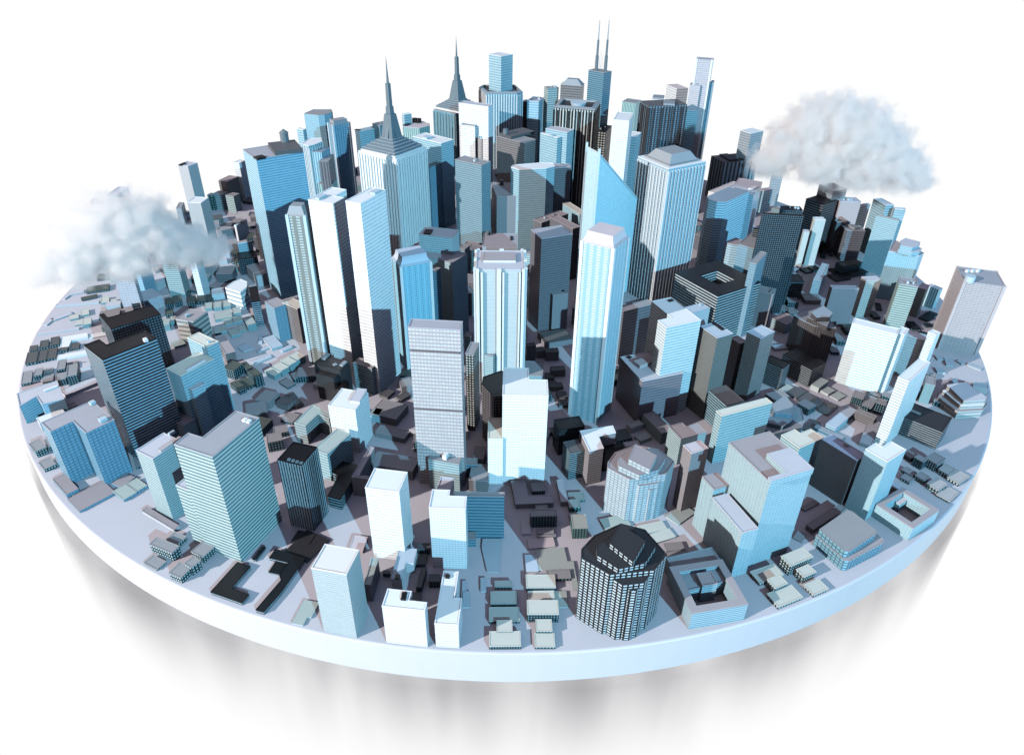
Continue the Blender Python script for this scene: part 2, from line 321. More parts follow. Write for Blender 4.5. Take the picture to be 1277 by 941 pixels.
    for e in r.get('x', []):
        k, nm = e[0], e[1]
        if k == 't':
            Q = loc(e[2]); b2 = bmesh.new(); prism_walls(b2, Q, e[3]+.02, e[4], min(q, max(.2, e[4]-e[3])), RATIO.get(e[5], 1), cap=False)
            o = link(nm, b2, mat(e[5]), t); link('roof', roof_bm(Q, e[4], .05, .1), mat(e[6]), o)
        elif k == 'f':
            Q = loc(e[2]); f = e[7]; b2 = bmesh.new(); prism_walls(b2, Q, e[3]+.1, e[4]+.1, 1, P2=scaled(Q, f), cap=True); link(nm, b2, mat(e[5]), t)
        elif k == 'u':
            Q = loc(e[2]); z = max(e[4], h+.12); o = link(nm, slab_bm(Q, e[3]+.03, z), mat(e[5]), t)
        elif k == 'c':
            c = (e[2][0]-cx, e[2][1]-cy); link(nm, cone_bm(c, e[3], e[4], e[5]+.03, e[6], e[8]), mat(e[7]), t)
        elif k == 'curve':
            b2 = bmesh.new(); pr_ = [(.97, .1, .97, .35), (.92, .35, .84, .75), (.84, .75, .79, 1.2), (.79, 1.2, .77, 1.7)]
            for a, z0, b, z1 in pr_: prism_walls(b2, scaled(P, a), h+z0, h+z1, 1, P2=scaled(P, b), cap=True)
            link(nm, b2, mat(r['r']), t)
    if 'spire' in r:
        s = r['spire']; c = (s['c'][0]-cx, s['c'][1]-cy); hw = s['hw']; n = s['n']; z0, z1 = h+.1, s['z1']
        def sq(f):
            a = s['a']; cs, sn = math.cos(a)*hw*f, math.sin(a)*hw*f
            return [(c[0]+cs*u-sn*v, c[1]+sn*u+cs*v) for u, v in ((-1, -1), (1, -1), (1, 1), (-1, 1))]
        link('stone_collar', slab_bm(sq(.93), h, h+.55), mat('stone'), t); z0 = h+.55
        for i in range(n):
            f = s['f0']+(s['f1']-s['f0'])*i/(n-1); a = z0+(z1-z0)*i/n; b = z0+(z1-z0)*(i+1)/n
            o = link('stepped_roof', slab_bm(sq(f), a, b-.12), mat('spire'), t); link('ledge', slab_bm(sq(f+.02), b-.12, b), mat('rb'), o)  # ledges get a lighter colour that stands in for lit step tops
        sh = s['sh']
        for i in range(len(sh)-1):
            b2 = bmesh.new(); prism_walls(b2, sq(sh[i][0]), sh[i][1], sh[i+1][1], 1, P2=sq(sh[i+1][0]*(1 if i % 2 else 1)), cap=True)
            o = link('spire_shaft', b2, mat('spire'), t)
        # cross fins that broaden the lower shaft
        for ang in (0, math.pi/2):
            b2 = bmesh.new(); w = hw*.36; d = hw*.09; cs, sn = math.cos(s['a']+ang), math.sin(s['a']+ang)
            A = [(c[0]+cs*u-sn*v, c[1]+sn*u+cs*v) for u, v in ((-w, -d), (w, -d), (w, d), (-w, d))]
            w2 = hw*.17; Z = sh[0][1]+(sh[1][1]-sh[0][1])*.75
            D = [(c[0]+cs*u-sn*v, c[1]+sn*u+cs*v) for u, v in ((-w2, -d), (w2, -d), (w2, d), (-w2, d))]
            prism_walls(b2, A, sh[0][1], Z, 1, P2=D, cap=True); link('spire_fin', b2, mat('spire'), t)
        link('needle', cone_bm(c, hw*.055, .01, sh[-1][1], s['tip'], 8), mat('spire'), t)
    if 'masts' in r:
        for x, y, z in r['masts']:
            x -= cx; y -= cy; H = z-h
            link('antenna_mast', cone_bm((x, y), .55, .5, h+.1, h+H*.3, 8), mat('spire'), t)
            link('antenna_mast', cone_bm((x, y), .36, .32, h+H*.3, h+H*.62, 8), mat('spire'), t)
            link('antenna_tip', cone_bm((x, y), .2, .1, h+H*.62, z, 6), mat('rb'), t)
        xs = [m_[0]-cx for m_ in r['masts']]; ym = r['masts'][0][1]-cy
        for k in (.3, .45, .6): link('thin_aerial', cone_bm((xs[0]+(xs[1]-xs[0])*k, ym), .06, .02, h+.1, h+(z-h)*.4, 5), mat('rb'), t)
    return t
def house(t, P, r):
    "small house: dark wall, a lipped roof and every window a pane of its own"
    h = r['h']; bm = bmesh.new(); prism_walls(bm, P, 0, h, 1); link('wall', bm, mat('house_wall'), t)
    n = len(P)
    fl = max(1, round(h/.45)); fh = h/fl; pane = mat('pane')
    for i in range(n):
        a, b = Vector(P[i]), Vector(P[(i+1) % n]); L = (b-a).length; e = (b-a)/L; nn = Vector((e.y, -e.x))
        wn = nn
        if wn.y > .55: continue      # the blank rear wall
        k = max(2, round(L/.42)); bw = L/k
        for f in range(fl):
            for c in range(k):
                s = a+e*bw*(c+.5); w = bw*.27; z0 = fh*(f+.28); z1 = fh*(f+.74)
                Q = [s-e*w-nn*.01, s-e*w+nn*.018, s+e*w+nn*.018, s+e*w-nn*.01]; Q = [(v.x, v.y) for v in Q]
                ar = sum(Q[k2][0]*Q[(k2+1) % 4][1]-Q[(k2+1) % 4][0]*Q[k2][1] for k2 in range(4))
                link('window', slab_bm(Q if ar > 0 else Q[::-1], z0, z1), pane, t)
    link('roof', roof_bm(offset(P, -.05), h, .07, .1), mat(r['r']), t)
    return t
PL['house_wall'] = (.012, .022, .02)
# ---------------------------------------------------------------- setting: the round base
def disc():
    n = 256; R = 100.0; T = 5.6
    gm = plain('ground_white', (.59, .565, .615), .5, .04); em = plain('platform_edge', (.6, .575, .6), .4, .03)
    bm = bmesh.new()
    prof = [(R-.35, -.005), (R-.12, -.04), (R, -.16), (R, -T+.1), (R-.1, -T)]
    rings = [[bm.verts.new((r*math.cos(2*math.pi*i/n), r*math.sin(2*math.pi*i/n), z)) for i in range(n)] for r, z in prof]
    for k in range(len(rings)-1):
        for i in range(n):
            j = (i+1) % n; f = bm.faces.new((rings[k+1][i], rings[k+1][j], rings[k][j], rings[k][i])); f.smooth = k < 2; f.material_index = 1 if k >= 2 else 0
    bm.faces.new(rings[0]); bm.faces.new(rings[-1][::-1])
    o = link('ground', bm, [gm, em], None); o['kind'] = 'structure'; o['label'] = 'round pale lavender platform the whole city stands on'
disc()
# ---------------------------------------------------------------- the city (metres; P = footprint, h = height, q = storey pitch)
B({"n":"office_tower","l":"black tower with pale blue floor bands and notched roof, nearer of two at left","P":[[-52.87,-59.71],[-55.68,-57.36],[-59.44,-61.85],[-61.27,-60.32],[-62.75,-62.08],[-58.1,-65.97]],"h":19.05,"s":"kband","r":"rk","q":0.515,"x":[["u","rooftop_unit",[[-53.64,-60.72],[-54.18,-60.16],[-54.56,-60.52],[-54.02,-61.08]],19.05,19.55,"unitw"]]})
B({"n":"office_tower","l":"black tower with rows of tiny windows behind the black banded tower at left","P":[[-63.53,-37.52],[-66.59,-34.09],[-72.4,-39.26],[-73.88,-37.6],[-74.51,-38.16],[-69.97,-43.25]],"h":10.91,"s":"kgrid","r":"rk","q":0.52})
B({"n":"office_tower","l":"narrow black slab rising behind the two black towers at left","P":[[-75.79,-20.85],[-80.72,-12.92],[-82.53,-14.05],[-77.6,-21.97]],"h":4.38,"s":"kband","r":"rk","q":0.547})
B({"n":"office_tower","l":"pale tower at the far left standing in the cloud, the leftmost tower top","P":[[-76.6,-18.98],[-79.97,-19.77],[-79.46,-21.92],[-76.09,-21.12]],"h":26.23,"s":"pinkfine","r":"rw","q":0.504})
B({"n":"office_tower","l":"pale tower with blue right side poking out of the top of the left cloud","P":[[-79.76,-6.75],[-81.75,-6.72],[-81.82,-11.59],[-79.83,-11.62]],"h":23.96,"s":"stripeb","r":"rl","q":0.521})
B({"n":"office_block","l":"low pink gridded block at the foot of the tower in the left cloud","P":[[-74.96,-14.38],[-78.57,-11.02],[-81.25,-13.9],[-77.64,-17.26]],"h":2.62,"s":"pinkfine","r":"rl","q":0.524})
B({"n":"office_tower","l":"wide mint striped tower emerging below the left cloud","P":[[-72.39,-6.34],[-75.62,-6.62],[-75.33,-10.09],[-72.1,-9.82]],"h":12.41,"s":"mintb","r":"rl","q":0.477,"x":[["u","roof_vent",[[-74.38,-7.93],[-74.99,-7.99],[-74.95,-8.48],[-74.34,-8.42]],12.41,12.89,"unitb"],["u","roof_vent",[[-73.23,-7.36],[-74.03,-7.43],[-73.98,-8.02],[-73.18,-7.95]],12.41,12.87,"unitb"]]})
B({"n":"office_tower","l":"slender smooth white tower with blue side right of the left cloud","P":[[-75.91,21.78],[-79.47,22.2],[-79.94,18.19],[-76.39,17.76]],"h":11.56,"s":"plainl","r":"rw","q":0.608})
B({"n":"office_tower","l":"slim pale striped tower showing under the right end of the left cloud","P":[[-67.54,-7.34],[-68.98,-7.19],[-69.28,-9.92],[-67.83,-10.07]],"h":14.33,"s":"whiteb","r":"rw","q":0.551})
B({"n":"office_tower","l":"tall slender white tower with blue side behind the left cloud, highest at the left edge","P":[[-85.18,40.9],[-88.37,42.26],[-89.74,39.04],[-86.55,37.68]],"h":14.28,"s":"plainl","r":"rl","q":0.649,"x":[["u","rooftop_unit",[[-87.85,40.13],[-88.64,40.35],[-89.23,38.28],[-88.44,38.06]],14.28,14.58,"k"]]})
B({"n":"office_block","l":"small tilted grey block at the upper edge of the left cloud","P":[[-88.37,31.9],[-89.29,36.33],[-90.55,36.07],[-89.63,31.64]],"h":4.79,"s":"grey","r":"rg","q":0.684})
B({"n":"office_block","l":"small pale blue block at the upper right edge of the left cloud","P":[[-88.39,37.11],[-90.49,38.34],[-91.72,36.25],[-89.62,35.02]],"h":1.95,"s":"stripeb","r":"rl","q":0.65})
B({"n":"office_tower","l":"dark brown square tower in the back left beyond the low roofs","P":[[-78.96,51.44],[-81.75,52.38],[-83.37,47.58],[-80.58,46.64]],"h":7.17,"s":"brown","r":"rp","q":0.552})
B({"n":"office_block","l":"mint striped block in front of the dark brown back tower","P":[[-80.6,46.01],[-83.53,47.01],[-84.44,44.36],[-81.51,43.36]],"h":4.46,"s":"mintb","r":"rg","q":0.557})
B({"n":"office_block","l":"right one of the two mint striped blocks before the dark brown back tower","P":[[-76.56,43.76],[-79.19,44.77],[-80.09,42.44],[-77.47,41.42]],"h":4.83,"s":"mintb","r":"rg","q":0.537})
B({"n":"low_building","l":"small dark gridded block left of the mint striped blocks","P":[[-83.69,45.03],[-85.34,45.4],[-85.73,43.63],[-84.08,43.26]],"h":4.33,"s":"houseg","r":"rg","q":0.722})
B({"n":"office_tower","l":"white and cyan tower directly left of the big blue tower top","P":[[-77.14,55.43],[-79.02,56.12],[-80.16,53.0],[-78.27,52.31]],"h":10.76,"s":"whiteb","r":"rw","q":0.598})
B({"n":"office_block","l":"small white tower with dark side and two roof vents amid low roofs at left","P":[[-68.92,25.87],[-69.47,26.08],[-70.99,21.98],[-70.44,21.78]],"h":4.23,"s":"whitegrid","r":"rw","q":0.604,"x":[["u","rooftop_unit",[[-69.62,24.66],[-70.08,24.62],[-70.0,23.58],[-69.53,23.62]],4.23,4.43,"k"],["u","rooftop_unit",[[-68.97,24.68],[-69.35,24.66],[-69.3,23.62],[-68.91,23.64]],4.23,4.43,"k"]]})
B({"n":"office_block","l":"cubic block with bright front and brown shaded side left of the big blue tower","P":[[-64.74,6.44],[-64.54,6.07],[-61.62,7.67],[-61.82,8.04]],"h":6.0,"s":"stripebig","r":"rw","q":0.6})
B({"n":"office_block","l":"plain blue grey block at the foot of the big blue tower","P":[[-55.47,-2.89],[-59.51,2.37],[-61.53,0.81],[-57.5,-4.44]],"h":2.85,"s":"plainb","r":"rg","q":0.57})
B({"n":"round_block","l":"white faceted block with bold setback lines among the low roofs at left","P":[[-56.72,-12.79],[-57.5,-10.31],[-59.41,-9.02],[-60.56,-10.57],[-61.29,-13.32],[-57.35,-15.4]],"h":4.27,"s":"stepw","r":"rw","q":1.067})
B({"n":"office_tower","l":"slim black striped tower left of the brown and blue brick tower","P":[[-53.46,-15.26],[-55.01,-15.85],[-52.52,-22.44],[-50.97,-21.85]],"h":5.69,"s":"kband","r":"rk","q":0.474})
B({"n":"office_tower","l":"tower with brown left side and blue brick right side below the big blue tower","P":[[-43.76,-26.9],[-46.42,-24.22],[-48.33,-26.1],[-45.67,-28.79]],"h":7.81,"s":"brickb","r":"rp","q":0.39})
B({"n":"office_block","l":"brown block with a cream roof tucked behind the blue brick tower","P":[[-39.63,-27.01],[-43.2,-24.57],[-44.62,-26.65],[-41.05,-29.09]],"h":7.88,"s":"brown","r":"rc","q":0.525})
B({"n":"round_block","l":"faceted low tower with bold bands and a brown roof behind the cream stepped tower","P":[[-60.5,-25.65],[-64.42,-24.71],[-65.58,-28.96],[-61.78,-29.86]],"h":5.12,"s":"stepg","r":"rp","q":1.024,"x":[["u","roof_vent",[[-63.34,-27.3],[-63.7,-27.21],[-63.8,-27.53],[-63.43,-27.62]],5.12,5.52,"unitb"],["u","roof_vent",[[-63.53,-27.64],[-63.99,-27.53],[-64.1,-27.89],[-63.64,-28.0]],5.12,5.6,"unitb"],["u","roof_vent",[[-63.46,-27.9],[-63.97,-27.78],[-64.11,-28.24],[-63.59,-28.36]],5.12,5.48,"unitg"]]})
B({"n":"office_block","l":"dark brown block in shade right of the cream stepped tower","P":[[-51.91,-36.33],[-56.24,-30.02],[-57.78,-31.08],[-53.45,-37.39]],"h":2.38,"s":"brown","r":"rp","q":0.476})
B({"n":"stepped_tower","l":"tall cream roofed part tower with pale blue stripes, left of the dark houses","P":[[-47.42,-51.52],[-51.78,-48.59],[-53.04,-50.46],[-48.67,-53.39]],"h":13.71,"s":"cyanb","r":"rc","q":0.527,"x":[["u","roof_vent",[[-48.64,-51.83],[-49.03,-51.57],[-49.24,-51.89],[-48.86,-52.15]],13.71,14.15,"unitb"]]})
B({"n":"office_block","l":"cream roofed wing with a long white roof bar joining the cream stepped tower","P":[[-47.68,-54.05],[-50.81,-52.0],[-54.23,-57.22],[-51.09,-59.27]],"h":11.92,"s":"cyanb","r":"rc","q":0.518,"x":[["u","rooftop_unit",[[-48.73,-54.83],[-49.1,-54.63],[-50.86,-57.9],[-50.49,-58.1]],11.92,12.27,"unitw"]]})
B({"n":"office_block","l":"low lavender roofed cube against the front of the cream roofed wing","P":[[-48.54,-57.62],[-50.46,-56.23],[-51.77,-58.03],[-49.85,-59.42]],"h":9.32,"s":"cyanb","r":"rl","q":0.518})
B({"n":"office_block","l":"low mint walled block with pinkish roof before the black banded tower","P":[[-52.86,-55.93],[-55.14,-54.45],[-58.14,-59.06],[-55.86,-60.55]],"h":4.73,"s":"cyanb","r":"rl","q":0.473})
B({"n":"office_block","l":"slab with pink shaded roof and mint striped front above the large left towers","P":[[-50.7,-59.27],[-55.95,-56.22],[-57.13,-58.27],[-51.88,-61.31]],"h":3.52,"s":"mintb","r":"rp","q":0.44})
B({"n":"office_tower","l":"tower with mint left side and blue right side, second from the front left corner","P":[[-45.14,-74.79],[-48.21,-73.09],[-50.41,-77.07],[-47.35,-78.77]],"h":11.47,"s":"mintb","r":"rl","q":0.382,"x":[["u","rooftop_unit",[[-45.12,-74.37],[-45.55,-74.16],[-47.14,-77.27],[-46.71,-77.49]],11.47,11.87,"unitp"],["u","rooftop_unit",[[-46.52,-73.08],[-46.82,-72.9],[-47.3,-73.7],[-47.0,-73.88]],11.47,11.97,"unitb"]]})
B({"n":"office_tower","l":"big notched tower with mint left side and blue striped right side at front left","P":[[-31.77,-78.43],[-35.27,-77.01],[-37.6,-82.72],[-39.69,-81.87],[-40.62,-84.17],[-35.04,-86.45]],"h":18.49,"s":"mintd","r":"rg2","q":0.578,"x":[["u","rooftop_unit",[[-33.03,-78.99],[-33.53,-78.78],[-33.74,-79.29],[-33.25,-79.5]],18.49,18.84,"unitw"],["u","rooftop_unit",[[-32.45,-79.2],[-32.95,-79.05],[-33.12,-79.6],[-32.63,-79.76]],18.49,18.84,"unitw"]]})
B({"n":"tower_wing","l":"lower mint striped wing at the left foot of the big notched tower","P":[[-39.87,-82.04],[-42.17,-80.99],[-42.95,-82.71],[-40.65,-83.76]],"h":10.35,"s":"mintd","r":"rl","q":0.609})
B({"n":"office_tower","l":"pair of blue gridded glass blocks under one lavender roof at the left rim","P":[[-63.74,-68.91],[-60.44,-71.71],[-57.85,-68.37],[-63.4,-63.71],[-68.22,-69.4],[-65.68,-71.5]],"h":10.05,"s":"bluegrid","r":"rl2","q":0.503,"x":[["u","rooftop_unit",[[-58.71,-68.5],[-59.38,-67.94],[-60.04,-68.73],[-59.36,-69.29]],10.05,10.55,"unitb"],["u","rooftop_unit",[[-62.47,-64.36],[-63.06,-63.99],[-63.47,-64.63],[-62.87,-65.01]],10.05,10.55,"unitb"]]})
B({"n":"podium","l":"small terrace block on the left of the blue twin block base","P":[[-63.68,-73.29],[-67.5,-70.0],[-68.63,-71.33],[-64.81,-74.61]],"h":0.7,"s":"bluegrid","r":"rp2","q":0.35})
B({"n":"podium","l":"narrow terrace strip before the blue twin block","P":[[-60.52,-71.63],[-61.4,-70.87],[-64.3,-74.23],[-63.41,-74.99]],"h":0.24,"s":"bluegrid","r":"rp2","q":0.24})
B({"n":"podium","l":"lowest and largest terrace slab before the blue twin block near the rim","P":[[-58.1,-73.53],[-61.12,-71.08],[-64.45,-75.18],[-61.42,-77.64]],"h":0.36,"s":"bluegrid","r":"rp2","q":0.36})
B({"n":"podium","l":"grey green flat roofed annex right of the blue twin block","P":[[-54.87,-73.52],[-57.4,-71.78],[-58.56,-73.47],[-56.04,-75.21]],"h":0.42,"s":"bluegrid","r":"rgn","q":0.42})
B({"n":"podium","l":"smaller grey green annex further right of the blue twin block","P":[[-53.97,-72.01],[-56.25,-70.38],[-57.19,-71.69],[-54.91,-73.33]],"h":0.43,"s":"bluegrid","r":"rgn","q":0.43})
B({"n":"podium","l":"thin terrace between the blue twin block and the green annexes","P":[[-56.67,-70.11],[-58.52,-69.3],[-59.53,-71.6],[-57.67,-72.41]],"h":0.37,"s":"bluegrid","r":"rp2","q":0.37})
B({"n":"office_block","l":"lavender roofed block with blue front at the left rim","P":[[-79.81,-53.86],[-77.61,-56.08],[-74.71,-54.46],[-78.81,-49.08],[-83.55,-53.16],[-80.97,-56.82]],"h":3.63,"s":"stripeb","r":"rl","q":0.454,"x":[["u","rooftop_unit",[[-77.52,-51.04],[-77.96,-50.62],[-79.46,-52.2],[-79.01,-52.62]],3.63,3.93,"unitw"]]})
B({"n":"office_block","l":"flat white roofed slab behind the blue gridded twin block","P":[[-74.37,-55.9],[-75.65,-54.63],[-78.47,-57.5],[-77.19,-58.76]],"h":1.74,"s":"plainb","r":"rw","q":0.435})
B({"n":"office_block","l":"small pink roofed shed behind the blue gridded twin block","P":[[-74.68,-52.12],[-75.79,-51.06],[-77.52,-52.88],[-76.41,-53.93]],"h":0.58,"s":"grey","r":"rp","q":0.58})
B({"n":"long_shed","l":"long low shed lying beside the mint and blue tower","P":[[-45.75,-80.38],[-51.87,-76.68],[-52.35,-77.48],[-46.23,-81.17]],"h":0.5,"s":"plainb","r":"rp2","q":0.5})
B({"n":"house","l":"largest front left house, grey roof over three rows of small windows","P":[[-43.68,-85.15],[-47.28,-83.65],[-47.8,-84.88],[-44.19,-86.38]],"h":1.55,"s":"housek","r":"rg","q":0.388,"win":1})
B({"n":"house","l":"house half shaded behind the largest front left house","P":[[-43.84,-82.6],[-45.71,-81.76],[-46.36,-83.2],[-44.5,-84.05]],"h":0.74,"s":"housek","r":"rg","q":0.37,"win":1})
B({"n":"house","l":"low grey house nearest the rim at the front left","P":[[-45.1,-86.81],[-47.22,-85.73],[-47.91,-87.08],[-45.79,-88.17]],"h":0.29,"s":"housek","r":"rg","q":0.29,"win":1})
B({"n":"house","l":"grey house touching the foot of the big notched tower","P":[[-39.13,-84.88],[-41.0,-83.97],[-41.87,-85.76],[-40.01,-86.68]],"h":1.17,"s":"housek","r":"rg","q":0.39,"win":1})
B({"n":"house","l":"low link house between the two grey houses at front left","P":[[-39.92,-87.59],[-41.05,-86.87],[-41.83,-88.08],[-40.69,-88.8]],"h":1.46,"s":"housek","r":"rg","q":0.487,"win":1})
B({"n":"house","l":"grey house at front left nearest the black L shaped slab","P":[[-40.86,-88.34],[-42.67,-87.59],[-43.42,-89.41],[-41.61,-90.16]],"h":1.08,"s":"housek","r":"rg","q":0.54,"win":1})
B({"n":"flat_slab","l":"black L shaped slab nearest the front left rim","P":[[-32.15,-92.15],[-34.75,-91.21],[-33.42,-87.53],[-35.42,-86.81],[-37.24,-91.87],[-32.65,-93.52]],"h":0.47,"s":"kslab","r":"rk","q":0.47})
B({"n":"flat_slab","l":"black hooked slab with thin blue lines right of the black L shaped slab","P":[[-28.17,-91.78],[-26.48,-86.06],[-30.94,-84.39],[-31.37,-85.98],[-30.42,-86.22],[-28.55,-86.72],[-29.13,-89.02],[-28.71,-89.82],[-30.57,-94.56],[-29.49,-94.88]],"h":0.52,"s":"kslab","r":"rk","q":0.52})
B({"n":"flat_slab","l":"small black slab tucked in the crook of the black hooked slab","P":[[-28.84,-86.43],[-30.37,-86.08],[-30.85,-88.22],[-29.32,-88.57]],"h":0.22,"s":"kslab","r":"rk","q":0.22})
B({"n":"flat_slab","l":"short black bar right against the foot of the big notched tower","P":[[-32.4,-83.99],[-32.95,-83.83],[-33.63,-86.14],[-33.08,-86.3]],"h":0.35,"s":"kslab","r":"rk","q":0.35})
B({"n":"flat_slab","l":"black plate right in front of the black finned tower","P":[[-26.19,-81.21],[-28.81,-80.61],[-29.28,-82.64],[-26.66,-83.25]],"h":0.3,"s":"kslab","r":"rk2","q":0.3})
B({"n":"flat_slab","l":"long black plate between the hooked slab and the white front tower","P":[[-24.08,-82.22],[-27.64,-80.44],[-29.72,-84.6],[-26.16,-86.38]],"h":0.24,"s":"kslab","r":"rk2","q":0.24})
B({"n":"flat_slab","l":"pale mint notched slab left of the cream topped front tower","P":[[-23.96,-95.29],[-23.45,-95.39],[-23.0,-93.04],[-24.99,-92.66],[-25.67,-96.22],[-24.19,-96.51]],"h":0.23,"s":"plainb","r":"rgn","q":0.23})
B({"n":"office_tower","l":"black finned tower with pale vertical ribs in front of the cream roofs","P":[[-25.45,-76.55],[-29.01,-75.46],[-30.19,-79.33],[-26.63,-80.41]],"h":12.16,"s":"kfin","r":"rk","q":0.434,"x":[["u","roof_vent",[[-28.37,-79.18],[-28.75,-79.1],[-28.83,-79.47],[-28.45,-79.55]],12.16,12.41,"unitg"],["u","roof_vent",[[-27.76,-79.42],[-28.14,-79.34],[-28.22,-79.71],[-27.84,-79.79]],12.16,12.41,"unitg"],["u","roof_vent",[[-27.16,-79.65],[-27.54,-79.57],[-27.62,-79.94],[-27.24,-80.02]],12.16,12.41,"unitg"],["u","roof_vent",[[-26.56,-79.88],[-26.93,-79.8],[-27.01,-80.17],[-26.64,-80.25]],12.16,12.41,"unitg"]]})
B({"n":"office_block","l":"L shaped block with brown shaded end and grey green roof behind the black finned tower","P":[[-30.84,-57.72],[-28.74,-59.07],[-28.6,-57.66],[-32.39,-55.2],[-34.17,-60.29],[-32.14,-61.04]],"h":3.81,"s":"mintbr","r":"rgn","q":0.544})
B({"n":"office_tower","l":"small bright white tower with a raised roof slab beyond the black finned tower","P":[[-22.03,-58.16],[-26.51,-57.07],[-27.68,-61.89],[-23.2,-62.98]],"h":8.56,"s":"whitegrid","r":"rw","q":0.571,"x":[["t","roof_slab",[[-22.28,-57.85],[-23.86,-57.61],[-24.39,-61.08],[-22.8,-61.32]],8.56,9.06,"plainw","rl",None]]})
B({"n":"office_block","l":"mint striped block leaning behind the black low slab building","P":[[-23.94,-64.83],[-26.31,-63.65],[-28.84,-68.73],[-26.46,-69.91]],"h":5.35,"s":"mintb","r":"rgn","q":0.535})
B({"n":"low_building","l":"low black building with thin cyan floor lines right of the black finned tower","P":[[-22.67,-71.86],[-22.53,-68.38],[-24.92,-67.55],[-26.0,-70.16],[-24.9,-70.79],[-25.6,-75.39],[-23.55,-76.07]],"h":2.02,"s":"kband2","r":"rk","q":0.505})
B({"n":"office_tower","l":"brilliant white striped tower at front centre left, taller of the white front pair","P":[[-12.32,-81.87],[-16.77,-81.21],[-17.33,-85.01],[-12.89,-85.68]],"h":12.57,"s":"whites","r":"rw","q":0.503})
B({"n":"office_tower","l":"white tower with dotted windows at front centre left beside the teal ribbed slab","P":[[-4.4,-84.62],[-6.69,-84.56],[-6.66,-83.47],[-8.99,-83.41],[-9.07,-86.77],[-4.45,-86.88]],"h":11.01,"s":"whitegrid","r":"rw","q":0.408})
B({"n":"office_block","l":"narrow white block peeking behind the white dotted front tower","P":[[-7.01,-74.82],[-8.93,-74.64],[-9.19,-77.36],[-7.26,-77.54]],"h":5.45,"s":"plainw","r":"rl","q":0.454})
B({"n":"office_slab","l":"wide teal ribbed slab right of the white dotted front tower","P":[[0.41,-80.46],[-6.52,-80.46],[-6.52,-81.29],[0.41,-81.3]],"h":8.0,"s":"teal","r":"rg","q":0.571})
B({"n":"office_tower","l":"squat mint tower behind the narrow white block, under the pale ribbed tower","P":[[-5.81,-69.29],[-10.5,-68.24],[-11.13,-71.02],[-6.43,-72.07]],"h":5.69,"s":"mintb","r":"rg","q":0.474,"x":[["u","rooftop_unit",[[-8.07,-70.25],[-8.67,-70.05],[-8.99,-71.01],[-8.39,-71.21]],5.69,6.49,"unitw"]]})
B({"n":"office_block","l":"small teal block at the right side of the squat mint tower","P":[[-3.98,-66.99],[-6.04,-66.91],[-6.1,-68.45],[-4.04,-68.53]],"h":2.61,"s":"teal","r":"rg","q":0.522})
B({"n":"office_block","l":"grey roofed block with brown front between squat mint tower and white central tower","P":[[-1.95,-68.02],[-4.8,-67.81],[-5.08,-71.57],[-2.22,-71.77]],"h":2.2,"s":"brown","r":"rg","q":0.44})
B({"n":"office_block","l":"small grey block behind the grey roofed brown block","P":[[-2.78,-63.25],[-4.54,-63.07],[-4.85,-66.13],[-3.09,-66.3]],"h":1.87,"s":"plainb","r":"rg","q":0.468})
B({"n":"office_tower","l":"tall pale pinkish ribbed tower with two dark recessed bands in the centre","P":[[-5.63,-68.18],[-12.69,-67.68],[-12.85,-69.95],[-5.79,-70.45]],"h":27.61,"s":"pinkdot","r":"rl2","q":0.6,"segs":[0.135,0.49]})
B({"n":"office_tower","l":"bright white central tower with pale blue dots and notched roof","P":[[6.4,-65.44],[3.68,-65.45],[3.67,-62.36],[-0.15,-62.37],[-0.13,-69.52],[6.41,-69.5]],"h":16.5,"s":"whitedot","r":"rw","q":0.458})
B({"n":"tower_wing","l":"lower white wing on the left of the white central tower","P":[[-0.12,-64.73],[-2.35,-64.78],[-2.25,-69.86],[-0.02,-69.82]],"h":8.85,"s":"whitedot","r":"rc","q":0.466})
B({"n":"office_tower","l":"black faceted tower with pinkish windows behind the white central tower","P":[[0.02,-61.59],[1.14,-55.8],[-0.61,-54.42],[-3.5,-56.38],[-3.61,-58.34],[-1.62,-61.92]],"h":10.81,"s":"kgridp","r":"rk","q":0.54})
B({"n":"office_block","l":"mint fronted block behind the black faceted tower","P":[[-1.47,-43.65],[-3.69,-42.93],[-4.42,-45.19],[-2.2,-45.91]],"h":8.27,"s":"mintb","r":"rg","q":0.376})
B({"n":"office_block","l":"dark gridded tower with white top windows right of the pale ribbed tower","P":[[-4.25,-53.01],[-5.61,-52.75],[-6.3,-56.45],[-4.94,-56.7]],"h":15.21,"s":"kgridw","r":"rg","q":0.475})
B({"n":"office_block","l":"low grey roofed block directly behind the white central tower roof","P":[[7.06,-40.2],[-1.44,-39.55],[-1.8,-44.31],[6.7,-44.96]],"h":3.64,"s":"cyangrid","r":"rg","q":0.52})
B({"n":"office_block","l":"small teal block between the pale ribbed tower and the white buttressed tower","P":[[-6.45,-33.71],[-7.76,-33.5],[-8.04,-35.21],[-6.73,-35.42]],"h":5.94,"s":"teal","r":"rg","q":0.54})
B({"n":"office_tower","l":"white buttressed tower with pale ribs and a ragged crown at the very centre","P":[[2.81,-37.29],[-5.25,-37.5],[-5.05,-45.1],[3.0,-44.89]],"h":24.49,"s":"whitebut","r":"rl","q":0.258,"butt":True,"x":[["t","roof_slab",[[1.38,-38.69],[-4.04,-38.83],[-3.95,-42.29],[1.48,-42.14]],24.49,24.89,"plainw","rp",None]]})
B({"n":"office_block","l":"grey flat roofed block just behind the white buttressed tower","P":[[1.84,9.8],[-6.16,9.83],[-6.2,1.51],[1.8,1.48]],"h":8.24,"s":"grey","r":"rl2","q":0.634,"x":[["c","water_tank",[-5.15,8.89],0.5,0.5,8.24,9.24,"unitd",24],["u","rooftop_unit",[[0.83,8.03],[0.19,8.02],[0.23,5.75],[0.87,5.76]],8.24,8.44,"k"]]})
